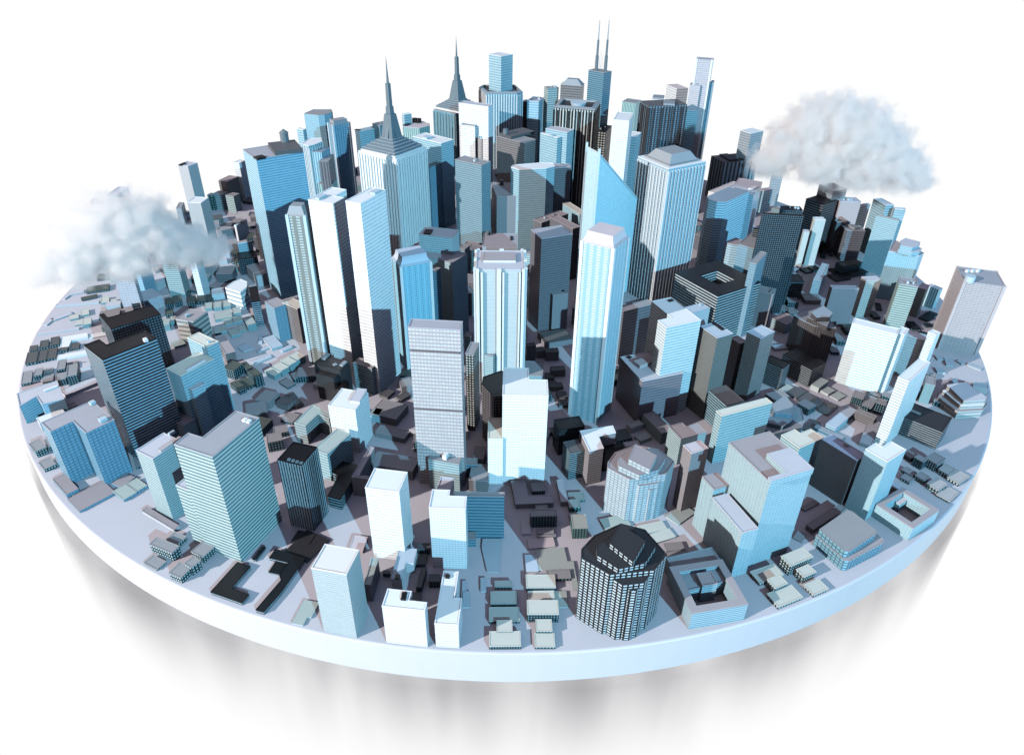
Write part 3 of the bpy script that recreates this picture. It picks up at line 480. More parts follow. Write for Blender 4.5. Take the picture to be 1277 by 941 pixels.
B({"n":"office_tower","l":"dark slate tower with a bent lavender roof right of the white buttressed tower","P":[[12.59,-19.64],[10.61,-15.11],[4.44,-17.81],[6.43,-22.34]],"h":20.5,"s":"slate","r":"rl2","q":0.5})
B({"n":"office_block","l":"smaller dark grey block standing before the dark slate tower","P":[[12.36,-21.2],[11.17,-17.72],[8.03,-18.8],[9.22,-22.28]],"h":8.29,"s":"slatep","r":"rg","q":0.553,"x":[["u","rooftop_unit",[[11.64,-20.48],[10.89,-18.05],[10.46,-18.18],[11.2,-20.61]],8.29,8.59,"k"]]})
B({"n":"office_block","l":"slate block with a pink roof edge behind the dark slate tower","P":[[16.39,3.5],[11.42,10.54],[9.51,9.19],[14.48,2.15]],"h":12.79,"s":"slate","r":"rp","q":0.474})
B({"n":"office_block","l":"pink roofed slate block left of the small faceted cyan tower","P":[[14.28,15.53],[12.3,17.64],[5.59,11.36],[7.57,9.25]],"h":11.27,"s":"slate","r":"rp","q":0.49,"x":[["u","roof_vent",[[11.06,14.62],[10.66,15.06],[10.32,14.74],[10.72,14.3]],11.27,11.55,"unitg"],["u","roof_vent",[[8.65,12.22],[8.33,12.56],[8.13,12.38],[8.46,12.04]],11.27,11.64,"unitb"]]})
B({"n":"office_block","l":"cyan striped block with tan roof wedged left of the slanted glass tower","P":[[19.05,17.52],[15.19,24.95],[13.34,23.99],[17.2,16.56]],"h":10.79,"s":"cyanb","r":"rc","q":0.469})
B({"n":"office_block","l":"small striped block among the pink roofed slate blocks","P":[[13.61,13.03],[11.9,14.72],[9.09,11.86],[10.8,10.17]],"h":9.9,"s":"cyanb","r":"rg","q":0.45,"x":[["u","roof_vent",[[12.09,13.68],[11.7,14.06],[11.43,13.79],[11.82,13.41]],9.9,10.18,"unitg"],["u","roof_vent",[[11.69,12.28],[11.27,12.7],[10.86,12.3],[11.29,11.87]],9.9,10.22,"unitg"],["u","roof_vent",[[11.53,13.32],[11.26,13.59],[11.04,13.37],[11.32,13.1]],9.9,10.16,"unitg"]]})
B({"n":"round_tower","l":"small faceted cyan tower with a brownish top before the round ended blue tower","P":[[8.21,25.45],[8.89,27.35],[7.62,28.62],[5.46,28.52],[4.46,27.14],[6.57,25.05]],"h":9.3,"s":"cyanb","r":"rp","q":0.489})
B({"n":"round_tower","l":"round ended blue striped tower with a white roof in the centre back","P":[[8.68,20.52],[10.76,22.16],[10.67,24.56],[7.7,25.01],[0.61,22.8],[0.07,20.99],[2.02,18.99]],"h":20.8,"s":"cyanb","r":"rw","q":0.547})
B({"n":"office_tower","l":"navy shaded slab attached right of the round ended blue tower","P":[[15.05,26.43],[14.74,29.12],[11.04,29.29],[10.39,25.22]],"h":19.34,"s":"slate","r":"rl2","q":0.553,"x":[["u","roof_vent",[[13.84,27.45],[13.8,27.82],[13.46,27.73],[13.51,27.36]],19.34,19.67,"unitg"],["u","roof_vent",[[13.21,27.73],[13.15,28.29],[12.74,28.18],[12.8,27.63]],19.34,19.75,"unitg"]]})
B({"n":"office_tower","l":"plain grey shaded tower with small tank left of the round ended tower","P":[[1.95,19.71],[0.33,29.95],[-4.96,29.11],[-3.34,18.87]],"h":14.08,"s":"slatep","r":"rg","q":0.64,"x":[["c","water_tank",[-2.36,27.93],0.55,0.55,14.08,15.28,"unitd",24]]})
B({"n":"office_tower","l":"grey striped slab tower behind the faceted small grey tower, centre left","P":[[-4.78,18.0],[-11.3,22.2],[-13.37,18.98],[-6.84,14.78]],"h":23.02,"s":"greyb","r":"rg","q":0.523,"x":[["u","roof_vent",[[-8.39,17.85],[-8.77,18.1],[-8.93,17.85],[-8.55,17.6]],23.02,23.51,"unitb"],["u","roof_vent",[[-8.0,19.41],[-8.45,19.7],[-8.68,19.34],[-8.23,19.05]],23.02,23.28,"unitg"]]})
B({"n":"round_tower","l":"small faceted grey and cyan tower before the grey striped slab tower","P":[[-9.59,27.17],[-10.49,29.17],[-13.26,29.49],[-13.81,27.87],[-11.87,26.28]],"h":10.86,"s":"cyanb","r":"rg","q":0.517})
B({"n":"office_block","l":"thin brown block right of the small faceted grey tower","P":[[-7.56,20.6],[-8.45,21.3],[-9.33,20.2],[-8.44,19.5]],"h":10.04,"s":"brown","r":"rg","q":0.627})
B({"n":"office_block","l":"thin grey annex right of the warm grey stepped tower","P":[[-9.27,4.62],[-11.04,5.4],[-12.09,3.0],[-10.32,2.22]],"h":7.23,"s":"greyb","r":"rg","q":0.603})
B({"n":"stepped_tower","l":"warm grey stepped tower base with two setbacks beside the curved top blue tower","P":[[-7.93,-23.87],[-17.72,-18.1],[-20.3,-22.48],[-10.51,-28.26]],"h":17.81,"s":"warmg","r":"rg2","q":0.424,"x":[["u","roof_vent",[[-13.4,-22.4],[-13.89,-22.11],[-14.12,-22.5],[-13.63,-22.79]],17.81,18.3,"unitg"],["u","roof_vent",[[-15.31,-21.18],[-15.78,-20.9],[-16.01,-21.28],[-15.53,-21.56]],17.81,18.14,"unitb"]]})
B({"n":"stepped_tower","l":"upper shaft of warm grey tower with a black vent on its lavender roof","P":[[-9.64,-20.37],[-16.37,-18.81],[-17.3,-22.82],[-10.58,-24.38]],"h":21.22,"s":"warmg","r":"rg2","q":0.424,"x":[["u","rooftop_unit",[[-14.68,-20.88],[-16.06,-20.7],[-16.33,-22.83],[-14.95,-23.01]],21.22,21.52,"k"]]})
B({"n":"office_tower","l":"light blue tower with columns of dark dots and a curved cap","P":[[-13.47,-35.98],[-15.53,-31.93],[-20.72,-34.57],[-18.66,-38.62]],"h":21.57,"s":"bluecol","r":"rlb","q":0.366,"edge":True,"x":[["curve","cap"]]})
B({"n":"office_block","l":"narrow blue striped block right of the blue dotted tower with curved cap","P":[[-12.71,-28.54],[-13.95,-28.07],[-14.58,-29.75],[-13.33,-30.22]],"h":16.92,"s":"stripebl","r":"rg","q":0.385})
B({"n":"office_tower","l":"left one of the two tall white twin towers","P":[[-27.66,-35.91],[-29.41,-35.21],[-28.07,-31.9],[-30.85,-30.77],[-33.41,-37.12],[-28.89,-38.95]],"h":32.97,"s":"whites","r":"rw","q":0.659,"x":[["u","rooftop_unit",[[-30.65,-35.29],[-31.39,-34.98],[-32.24,-36.98],[-31.5,-37.29]],32.97,33.37,"unitb"]]})
B({"n":"office_tower","l":"right one of the two tall white twin towers with wide blue side","P":[[-19.84,-39.52],[-22.38,-38.39],[-25.29,-44.92],[-22.75,-46.05]],"h":35.71,"s":"whites","r":"rw","q":0.626,"x":[["u","rooftop_unit",[[-20.44,-40.23],[-21.32,-39.89],[-22.03,-41.72],[-21.15,-42.06]],35.71,36.11,"unitb"]]})
B({"n":"podium","l":"low podium with a tan roof at the feet of the white twin towers","P":[[-22.84,-44.78],[-26.47,-43.05],[-27.34,-44.89],[-23.71,-46.62]],"h":5.7,"s":"mintb","r":"rp","q":0.518})
B({"n":"office_block","l":"black stepped block with thin lines at the foot of the left white twin","P":[[-27.32,-47.11],[-32.28,-45.04],[-33.42,-47.77],[-28.46,-49.84]],"h":7.36,"s":"kband3","r":"rk","q":0.335,"x":[["u","rooftop_unit",[[-31.2,-45.01],[-31.96,-44.78],[-32.47,-46.48],[-31.71,-46.7]],7.36,7.71,"unitg"],["u","rooftop_unit",[[-27.66,-47.43],[-28.28,-47.2],[-28.79,-48.54],[-28.17,-48.77]],7.36,7.71,"unitg"],["u","rooftop_unit",[[-29.2,-48.21],[-29.63,-47.69],[-30.15,-48.11],[-29.73,-48.64]],7.36,7.56,"unitg"],["t","front_step",[[-28.96,-49.48],[-32.27,-48.23],[-32.8,-49.63],[-29.5,-50.89]],3.86,6.46,"kband3","rk",None]]})
B({"n":"office_tower","l":"grey blue tower with pale square windows and olive side left of the white twins","P":[[-34.28,-33.42],[-37.62,-33.2],[-37.83,-36.33],[-34.49,-36.56]],"h":29.89,"s":"bluewin","r":"rp","q":0.498,"edge":True,"x":[["f","crown",[[-34.42,-33.54],[-37.49,-33.33],[-37.69,-36.21],[-34.62,-36.43]],29.89,31.29,"plaing","rp",0.67]]})
B({"n":"office_tower","l":"big blue striped tower with a dark terrace and small tank on its roof","P":[[-42.61,-4.31],[-47.39,2.2],[-55.37,-3.66],[-50.59,-10.17]],"h":31.25,"s":"cyanb2","r":"rl2","q":0.512,"x":[["t","terrace",[[-42.58,-4.87],[-45.83,1.35],[-50.77,-1.23],[-47.52,-7.45]],31.25,32.05,"plaind","rd",None],["u","rooftop_unit",[[-48.82,-9.32],[-50.01,-8.09],[-51.39,-9.44],[-50.21,-10.67]],31.25,31.65,"k"],["c","water_tank",[-47.47,-0.07],0.9,0.9,32.05,33.85,"unitd",12],["c","tank_roof",[-47.47,-0.07],1.0,0.05,33.85,34.65,"unitd",12]]})
B({"n":"round_tower","l":"eight sided gridded tower with grey roof behind the big blue tower","P":[[-56.4,69.41],[-54.61,72.63],[-55.64,75.92],[-61.02,75.54],[-62.7,70.25],[-58.05,68.76]],"h":20.45,"s":"gridb","r":"rg","q":0.584})
B({"n":"office_tower","l":"gridded blue glass tower with a small stepped cap left of the nearer spire","P":[[-45.45,53.68],[-47.41,56.16],[-51.54,52.9],[-49.58,50.42]],"h":22.38,"s":"bluewin2","r":"rg","q":0.589,"edge":True,"x":[["t","crown",[[-46.12,53.59],[-47.65,55.53],[-50.87,52.99],[-49.34,51.05]],22.38,23.38,"plaing","rg",None]]})
B({"n":"round_tower","l":"white topped ribbed tower stepping down right of the big blue tower","P":[[-51.91,38.17],[-50.59,41.07],[-51.61,44.63],[-54.65,43.71],[-55.41,38.66],[-53.15,36.72]],"h":20.51,"s":"ribw","r":"rw","q":0.662})
B({"n":"office_tower","l":"middle blue step of the ribbed tower group right of the big blue tower","P":[[-48.79,41.21],[-51.5,41.79],[-52.55,36.87],[-49.84,36.29]],"h":19.0,"s":"ribb","r":"rb","q":0.655,"x":[["u","roof_vent",[[-49.99,39.66],[-50.68,39.81],[-50.75,39.46],[-50.07,39.31]],19.0,19.39,"unitg"],["u","roof_vent",[[-49.92,40.09],[-50.61,40.24],[-50.71,39.81],[-50.01,39.66]],19.0,19.3,"unitb"]]})
B({"n":"office_tower","l":"lowest shaded step of the ribbed tower group right of the big blue tower","P":[[-47.72,40.52],[-50.04,40.56],[-50.14,34.39],[-47.82,34.35]],"h":17.31,"s":"ribd","r":"rg","q":0.666,"x":[["u","roof_vent",[[-48.21,38.55],[-48.71,38.56],[-48.72,38.1],[-48.22,38.09]],17.31,17.67,"unitg"]]})
B({"n":"office_block","l":"little ribbed block with a pinkish roof just behind the left white twin","P":[[-47.14,38.31],[-51.05,38.73],[-51.45,35.02],[-47.54,34.59]],"h":11.0,"s":"ribg","r":"rp","q":0.688})
B({"n":"office_block","l":"white roofed cyan block just left of the nearer spire","P":[[-43.8,84.28],[-45.61,86.11],[-50.3,81.5],[-48.49,79.66]],"h":12.92,"s":"cyanb","r":"rw","q":0.68,"x":[["u","rooftop_unit",[[-48.32,81.41],[-49.9,82.27],[-50.46,81.23],[-48.88,80.37]],12.92,13.12,"k"]]})
B({"n":"office_block","l":"faint cyan block left of the eight sided gridded tower","P":[[-62.73,71.16],[-64.95,72.34],[-65.73,70.87],[-63.52,69.69]],"h":15.8,"s":"cyanb","r":"rw","q":0.718})
B({"n":"low_building","l":"low dark roofed block directly behind the nearer spire","P":[[-39.41,84.46],[-42.24,87.14],[-45.1,84.12],[-42.27,81.44]],"h":14.35,"s":"greyb","r":"rg","q":0.755,"x":[["u","roof_vent",[[-42.33,84.98],[-42.66,85.29],[-42.83,85.1],[-42.51,84.79]],14.35,14.73,"unitg"],["u","roof_vent",[[-42.05,83.47],[-42.49,83.89],[-42.88,83.48],[-42.44,83.06]],14.35,14.69,"unitg"]]})
B({"n":"low_building","l":"small cyan cube between the two spires","P":[[-33.01,89.26],[-34.01,90.59],[-36.17,88.96],[-35.17,87.64]],"h":16.36,"s":"cyanb","r":"rw","q":0.779})
B({"n":"round_block","l":"pink topped faceted drum with two black tanks between the spires","P":[[-26.94,86.7],[-27.19,89.11],[-30.0,92.18],[-34.71,89.95],[-35.55,85.22],[-29.98,83.38]],"h":13.28,"s":"ribg","r":"rp3","q":0.781,"x":[["c","water_tank",[-32.24,90.69],0.9,0.9,13.28,14.58,"k",24],["c","water_tank",[-30.92,90.39],0.9,0.9,13.28,14.58,"k",24],["u","rooftop_unit",[[-33.11,88.0],[-34.4,88.72],[-35.69,86.39],[-34.4,85.67]],13.28,13.58,"k"]]})
B({"n":"office_tower","l":"blue striped tower with white roof between the nearer spire and white gridded tower","P":[[-15.09,36.56],[-23.18,42.76],[-26.05,39.01],[-17.96,32.81]],"h":22.86,"s":"cyanb","r":"rw","q":0.558,"x":[["u","rooftop_unit",[[-20.56,37.52],[-22.05,38.87],[-23.43,37.34],[-21.94,35.99]],22.86,23.36,"unitb"]]})
B({"n":"office_block","l":"darker blue lined block with a dark roof right of the nearer spire tower","P":[[-17.2,34.1],[-18.57,35.13],[-22.1,30.43],[-20.74,29.4]],"h":17.85,"s":"stripebl","r":"rd","q":0.435})
B({"n":"spire_tower","l":"white fluted tower carrying the nearer slate spire","P":[[-20.46,22.78],[-30.46,29.18],[-36.49,19.76],[-26.48,13.36]],"h":24.51,"s":"ribw2","r":"rw","q":0.598,"spire":{"c":[-28.47,21.27],"hw":5.77,"a":2.572,"n":5,"f0":0.86,"f1":0.34,"z1":27.64,"sh":[[0.3,27.64],[0.17,32.85],[0.12,33.02],[0.11,34.55],[0.085,34.62],[0.075,39.63]],"tip":45.56}})
B({"n":"spire_tower","l":"teal fluted tower carrying the farther slate spire","P":[[-10.12,89.85],[-17.36,95.08],[-25.22,84.19],[-17.97,78.96]],"h":18.97,"s":"ribt","r":"rg","q":0.759,"spire":{"c":[-17.67,87.02],"hw":5.7,"a":2.516,"n":5,"f0":0.86,"f1":0.38,"z1":21.79,"sh":[[0.34,21.79],[0.18,27.32],[0.13,27.45],[0.12,29.01],[0.09,29.1],[0.08,34.18]],"tip":40.14}})
B({"n":"round_tower","l":"white ribbed tower with a round dish on its roof behind the white gridded tower","P":[[1.25,86.95],[3.03,88.57],[0.46,98.75],[-10.21,97.46],[-11.19,94.01],[-8.52,86.01]],"h":23.53,"s":"ribw","r":"rd","q":0.759,"rim":0.8,"x":[["c","roof_dish",[-4.54,92.88],1.9,2.3,23.53,24.43,"unitb",32]]})
B({"n":"office_tower","l":"tall pale blue tower rising behind the white ribbed dish tower","P":[[-0.29,92.8],[-4.27,96.37],[-7.86,92.37],[-3.88,88.79]],"h":34.13,"s":"cyanb","r":"rw","q":0.758})
B({"n":"office_tower","l":"white gridded tower in front of the farther spire","P":[[-5.98,72.76],[-15.14,77.18],[-16.42,74.53],[-7.26,70.11]],"h":23.41,"s":"whitegrid","r":"rl","q":0.732})
B({"n":"tower_wing","l":"lower front bay of the white gridded tower in the back","P":[[-10.31,73.61],[-14.65,75.11],[-15.7,72.05],[-11.36,70.56]],"h":17.6,"s":"whitegrid","r":"rg","q":0.733})
B({"n":"tower_wing","l":"thin pale rib block at the right of the white gridded tower bay","P":[[-8.57,72.46],[-9.56,73.02],[-10.47,71.41],[-9.48,70.85]],"h":14.55,"s":"ribw","r":"rw","q":0.766})
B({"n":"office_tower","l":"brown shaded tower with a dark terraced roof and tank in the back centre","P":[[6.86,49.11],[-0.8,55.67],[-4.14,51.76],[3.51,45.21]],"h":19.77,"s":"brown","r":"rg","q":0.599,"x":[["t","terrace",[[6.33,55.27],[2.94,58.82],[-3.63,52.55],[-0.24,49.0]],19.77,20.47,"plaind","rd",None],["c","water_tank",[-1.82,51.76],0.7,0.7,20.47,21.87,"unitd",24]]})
B({"n":"office_tower","l":"rear one of two joined blue striped towers in the back centre","P":[[16.7,45.2],[11.05,48.92],[9.1,45.95],[14.75,42.23]],"h":23.65,"s":"cyanb","r":"rl","q":0.622})
B({"n":"office_tower","l":"front one of two joined blue striped towers in the back centre","P":[[15.28,45.11],[10.84,49.46],[7.74,46.29],[12.18,41.94]],"h":22.3,"s":"cyanb","r":"rw","q":0.637,"x":[["u","rooftop_unit",[[12.01,44.08],[11.18,44.86],[10.06,43.67],[10.89,42.89]],22.3,22.6,"unitb"]]})
B({"n":"office_tower","l":"black tower with white ribs and a pale round dish on its roof","P":[[24.29,55.44],[13.56,58.02],[11.27,48.53],[22.0,45.94]],"h":28.49,"s":"kribw","r":"rk","q":0.663,"rim":1.0,"x":[["c","roof_dish",[17.93,51.11],1.8,2.2,28.49,29.49,"unitb",32]]})
B({"n":"office_block","l":"partly hidden black block with dish behind the black ribbed dish tower","P":[[22.48,91.32],[21.71,93.62],[14.41,91.2],[15.17,88.89]],"h":20.97,"s":"kribw","r":"rg","q":0.777,"x":[["c","roof_dish",[20.83,92.0],1.4,1.8,20.97,21.87,"unitb",32]]})
B({"n":"antenna_tower","l":"striped blue tower crowned by two tall white antenna masts","P":[[30.87,88.65],[26.43,92.84],[23.7,89.95],[28.14,85.76]],"h":30.41,"s":"teal","r":"rg","q":0.608,"masts":[[26.09,89.89,44.68],[28.97,90.13,44.7]]})
B({"n":"office_tower","l":"pale green gridded tower left of the twin antenna tower","P":[[14.71,92.87],[13.53,95.48],[10.03,93.89],[11.22,91.28]],"h":24.41,"s":"mintb","r":"rg","q":0.678,"x":[["u","roof_vent",[[12.51,93.13],[12.31,93.57],[11.97,93.41],[12.17,92.97]],24.41,24.67,"unitb"],["u","roof_vent",[[13.94,93.24],[13.62,93.94],[12.96,93.64],[13.28,92.93]],24.41,24.91,"unitb"]]})
B({"n":"office_tower","l":"brown tower with a low slanted top left of the twin antenna tower","P":[[22.89,92.69],[16.19,94.48],[15.15,90.58],[21.85,88.79]],"h":25.82,"s":"brown","r":"rp","q":0.759,"x":[["f","crown",[[22.7,92.64],[16.33,94.34],[15.34,90.63],[21.71,88.93]],25.82,27.42,"plaing","rg",0.53]]})
B({"n":"office_block","l":"blue striped block left of the pale green back tower","P":[[10.2,94.88],[6.5,96.09],[4.58,90.25],[8.28,89.03]],"h":20.8,"s":"stripeb","r":"rl","q":0.77,"x":[["u","roof_vent",[[8.86,92.76],[8.2,92.97],[8.01,92.4],[8.67,92.18]],20.8,21.29,"unitb"],["u","roof_vent",[[6.64,92.01],[5.94,92.24],[5.72,91.55],[6.42,91.32]],20.8,21.08,"unitg"]]})
B({"n":"office_block","l":"thin brownish block left of the blue striped back block","P":[[5.62,94.66],[4.03,95.69],[2.76,93.73],[4.35,92.7]],"h":19.91,"s":"brown","r":"rl","q":0.796})
B({"n":"office_block","l":"small dark block with white window grid right of the black ribbed dish tower","P":[[32.33,87.94],[29.1,89.05],[26.43,81.24],[29.66,80.14]],"h":13.94,"s":"kgridw","r":"rk","q":0.774,"x":[["u","roof_vent",[[28.54,83.63],[27.96,83.83],[27.86,83.54],[28.44,83.34]],13.94,14.38,"unitg"],["u","roof_vent",[[30.24,86.27],[29.9,86.39],[29.81,86.13],[30.15,86.01]],13.94,14.2,"unitg"]]})
B({"n":"office_tower","l":"white tower with a stepped top left of the white fluted tower","P":[[30.96,36.69],[27.15,37.7],[25.04,29.76],[28.85,28.75]],"h":30.21,"s":"whitegrid","r":"rw","q":0.539})
B({"n":"office_tower","l":"narrow pale blue neighbour attached to the white stepped top tower","P":[[34.82,44.84],[32.39,45.9],[30.41,41.35],[32.83,40.29]],"h":23.28,"s":"cyanb","r":"rw","q":0.665})
B({"n":"office_tower","l":"green and white ribbed block behind the dark windowed tower","P":[[40.88,87.79],[36.9,89.85],[34.67,85.57],[38.66,83.5]],"h":22.08,"s":"ribg","r":"rg","q":0.502})
B({"n":"office_tower","l":"dark tower with blue window columns and grey roof boxes in the back right","P":[[48.25,54.43],[46.6,60.6],[35.83,57.71],[37.48,51.55]],"h":28.53,"s":"kcol","r":"rd","q":0.582,"x":[["u","rooftop_unit",[[45.21,56.9],[42.2,57.42],[41.48,53.27],[44.48,52.75]],28.53,29.03,"unitg"],["u","rooftop_unit",[[43.45,63.29],[40.37,63.98],[39.52,60.2],[42.6,59.51]],28.53,29.03,"unitg"]]})
B({"n":"office_block","l":"pale cyan block behind the dark windowed tower","P":[[52.65,75.4],[50.54,81.07],[46.89,79.72],[48.99,74.05]],"h":28.49,"s":"whiteb","r":"rw","q":0.731})
B({"n":"office_tower","l":"tallest slim white tower with a rounded top in the back right","P":[[56.75,67.31],[52.53,68.64],[51.55,65.56],[55.78,64.23]],"h":38.32,"s":"whitepk","r":"rl2","q":0.547,"edge":True})
B({"n":"tower_wing","l":"shorter front part of the tallest slim white tower","P":[[54.56,67.09],[51.77,68.15],[50.66,65.24],[53.46,64.17]],"h":31.55,"s":"whitepk","r":"rl2","q":0.554,"x":[["u","roof_vent",[[52.71,67.21],[52.29,67.37],[52.2,67.13],[52.62,66.98]],31.55,32.02,"unitg"],["u","roof_vent",[[53.26,65.64],[52.55,65.91],[52.3,65.26],[53.02,64.99]],31.55,32.01,"unitg"],["u","roof_vent",[[52.9,66.19],[52.41,66.37],[52.24,65.94],[52.74,65.75]],31.55,31.86,"unitb"]]})
B({"n":"tower_wing","l":"thin blue side fin of the tallest slim white tower","P":[[58.1,67.52],[57.46,67.8],[56.33,65.16],[56.97,64.89]],"h":32.3,"s":"ribb","r":"rg","q":0.702})
B({"n":"office_tower","l":"pale blue slab at the foot of the tallest slim white tower","P":[[54.43,66.51],[50.97,67.18],[50.49,64.73],[53.96,64.06]],"h":24.58,"s":"cyanb","r":"rl","q":0.572})
B({"n":"office_tower","l":"large white fluted tower with columns of windows and a slate truncated cap","P":[[40.43,-4.76],[35.39,3.34],[26.79,-2.01],[31.83,-10.11]],"h":30.71,"s":"whitecol","r":"rw","q":0.521,"x":[["t","cap_base",[[38.79,-4.43],[34.96,1.73],[28.43,-2.34],[32.26,-8.5]],30.71,31.01,"plaing","rg",None],["f","roof_cap",[[38.66,-4.4],[34.93,1.59],[28.56,-2.37],[32.29,-8.36]],31.01,32.61,"plaing","rg2",0.68]]})
B({"n":"office_tower","l":"tower with brown left and cyan right side standing left of the right cloud","P":[[73.29,61.95],[71.05,65.11],[66.51,61.89],[68.75,58.73]],"h":19.85,"s":"browncy","r":"rw","q":0.709})
B({"n":"office_block","l":"dark framed blue glass block with pipes on its roof left of the right cloud","P":[[72.14,60.55],[69.82,67.04],[59.67,63.41],[61.99,56.93]],"h":11.89,"s":"kcol2","r":"rd","q":0.566,"x":[["u","rooftop_unit",[[66.58,59.31],[64.93,65.15],[62.24,64.4],[63.89,58.55]],11.89,12.29,"k"],["u","rooftop_unit",[[69.13,59.37],[68.61,62.72],[67.1,62.49],[67.62,59.13]],11.89,12.29,"k"]]})
B({"n":"office_block","l":"small pink topped block before the dark framed glass block","P":[[66.06,71.43],[64.9,72.43],[61.24,68.17],[62.4,67.18]],"h":6.27,"s":"cyanb","r":"rp","q":0.784})
B({"n":"office_block","l":"small tower with brown and blue sides under the left end of the right cloud","P":[[79.31,55.27],[79.52,56.22],[76.5,56.88],[76.3,55.92]],"h":8.55,"s":"browncy","r":"rg","q":0.713})
B({"n":"office_block","l":"low white roofed block with dark roof marks behind the faceted blue tower","P":[[65.95,52.29],[64.55,53.7],[55.48,44.68],[56.87,43.28]],"h":7.51,"s":"plainw","r":"rw","q":0.683})
B({"n":"round_tower","l":"faceted tower with white and blue striped sides right of the white fluted tower","P":[[56.91,14.32],[53.11,17.57],[45.73,9.83],[45.96,8.34],[47.48,6.73],[49.42,6.62]],"h":18.1,"s":"stripew","r":"rl","q":0.603})
B({"n":"office_tower","l":"blue striped rear wing of the faceted tower right of the white fluted tower","P":[[64.65,29.09],[59.24,31.76],[54.19,21.52],[59.6,18.85]],"h":15.57,"s":"stripeb","r":"rl","q":0.577,"x":[["u","rooftop_unit",[[62.25,24.59],[61.36,25.41],[59.38,23.28],[60.27,22.45]],15.57,15.87,"unitw"]]})
B({"n":"office_block","l":"pale block right of the rear wing of the faceted tower","P":[[75.38,49.8],[74.7,50.94],[71.5,49.03],[72.19,47.89]],"h":6.73,"s":"stripeb","r":"rl","q":0.673})
B({"n":"round_tower","l":"small faceted striped tower with tan roof before the larger faceted tower","P":[[53.56,0.77],[54.16,2.53],[52.54,4.41],[49.5,1.64],[50.75,0.65],[52.53,0.21]],"h":10.41,"s":"stripew","r":"rp","q":0.578})
B({"n":"office_tower","l":"grey tower with blue side right of the small faceted striped tower","P":[[56.91,-3.61],[54.06,-1.65],[49.01,-9.04],[51.87,-10.99]],"h":14.4,"s":"slatecy","r":"rg","q":0.554})
B({"n":"office_tower","l":"thin grey slab with bright blue side left of the black lattice towers","P":[[52.17,-18.05],[51.03,-17.3],[47.43,-22.82],[48.57,-23.56]],"h":16.54,"s":"slatecy","r":"rg","q":0.534})
B({"n":"office_block","l":"grey cube with a roof hatch right of the thin grey slab","P":[[56.08,-17.36],[53.18,-15.78],[51.77,-18.37],[54.67,-19.95]],"h":8.15,"s":"slatep","r":"rg","q":0.543,"x":[["u","rooftop_unit",[[55.85,-17.72],[55.22,-17.32],[54.21,-18.93],[54.85,-19.33]],8.15,8.35,"unitg"]]})
B({"n":"ring_block","l":"black ring shaped building with bright floor lines around an open court","P":[[51.24,-20.89],[44.76,-10.62],[34.62,-17.02],[41.1,-27.29]],"h":11.33,"s":"kband4","r":"rk","q":0.596,"court":0.42})
B({"n":"office_block","l":"pale blue link block between the white notched tower and black ring building","P":[[39.92,-27.57],[38.7,-25.43],[34.79,-27.66],[36.01,-29.8]],"h":8.85,"s":"plainb","r":"rlb","q":0.553,"x":[["u","roof_vent",[[38.43,-26.67],[38.14,-26.17],[37.82,-26.35],[38.1,-26.85]],8.85,9.18,"unitb"]]})
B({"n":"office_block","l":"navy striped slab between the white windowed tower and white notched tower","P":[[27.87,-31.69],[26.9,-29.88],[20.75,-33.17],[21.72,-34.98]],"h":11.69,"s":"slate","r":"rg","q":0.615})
B({"n":"office_tower","l":"white notched tower with cyan stripes right of the navy striped slab","P":[[32.05,-49.6],[28.53,-41.55],[24.87,-43.16],[27.34,-48.81],[24.91,-49.88],[25.95,-52.27]],"h":18.18,"s":"whitecy","r":"rw","q":0.535,"x":[["u","rooftop_unit",[[28.76,-42.85],[28.41,-42.34],[27.63,-42.87],[27.98,-43.38]],18.18,18.38,"k"]]})
B({"n":"office_block","l":"broad striped lower block in front of the white notched tower","P":[[30.19,-51.11],[27.34,-43.55],[20.04,-46.31],[22.88,-53.86]],"h":8.78,"s":"bandp","r":"rl","q":0.549,"x":[["u","rooftop_unit",[[25.22,-48.66],[24.33,-47.14],[22.02,-48.48],[22.91,-50.0]],8.78,9.48,"unitp"],["u","rooftop_unit",[[22.13,-46.37],[21.67,-45.88],[21.1,-46.41],[21.55,-46.9]],8.78,8.98,"k"]]})
B({"n":"office_tower","l":"dark olive sided tower with blue right face before the black ring building","P":[[37.4,-50.52],[35.35,-46.74],[32.42,-48.33],[34.47,-52.11]],"h":16.34,"s":"olive","r":"rlb","q":0.442,"x":[["u","rooftop_unit",[[36.24,-49.37],[35.0,-46.75],[34.51,-46.98],[35.75,-49.6]],16.34,16.59,"k"]]})
B({"n":"office_tower","l":"brown sided tower with blue lined right face and notched roof","P":[[46.85,-44.05],[45.11,-41.85],[41.93,-44.37],[43.67,-46.56]],"h":13.15,"s":"brownbl","r":"rlb","q":0.424})
B({"n":"office_tower","l":"thin dark brown tower between the olive tower and the brown lined tower","P":[[43.12,-42.23],[41.92,-40.14],[40.46,-40.98],[41.65,-43.07]],"h":9.93,"s":"brown","r":"rg","q":0.496})
B({"n":"office_block","l":"low dark roofed block with cyan and black stripes behind the cream roofed slab","P":[[40.07,-54.93],[38.1,-50.36],[34.81,-51.78],[36.78,-56.35]],"h":5.95,"s":"kband5","r":"rd","q":0.496})
B({"n":"office_slab","l":"cream roofed striped slab right of the pink roofed slab","P":[[42.5,-60.38],[41.9,-58.99],[33.02,-62.8],[33.61,-64.19]],"h":9.48,"s":"cyanb3","r":"rc","q":0.527})
B({"n":"office_block","l":"small mint striped wedge block behind the grey stepped octagon","P":[[28.08,-58.45],[25.68,-53.23],[23.63,-54.17],[26.04,-59.39]],"h":2.22,"s":"mintb","r":"rp","q":0.37})
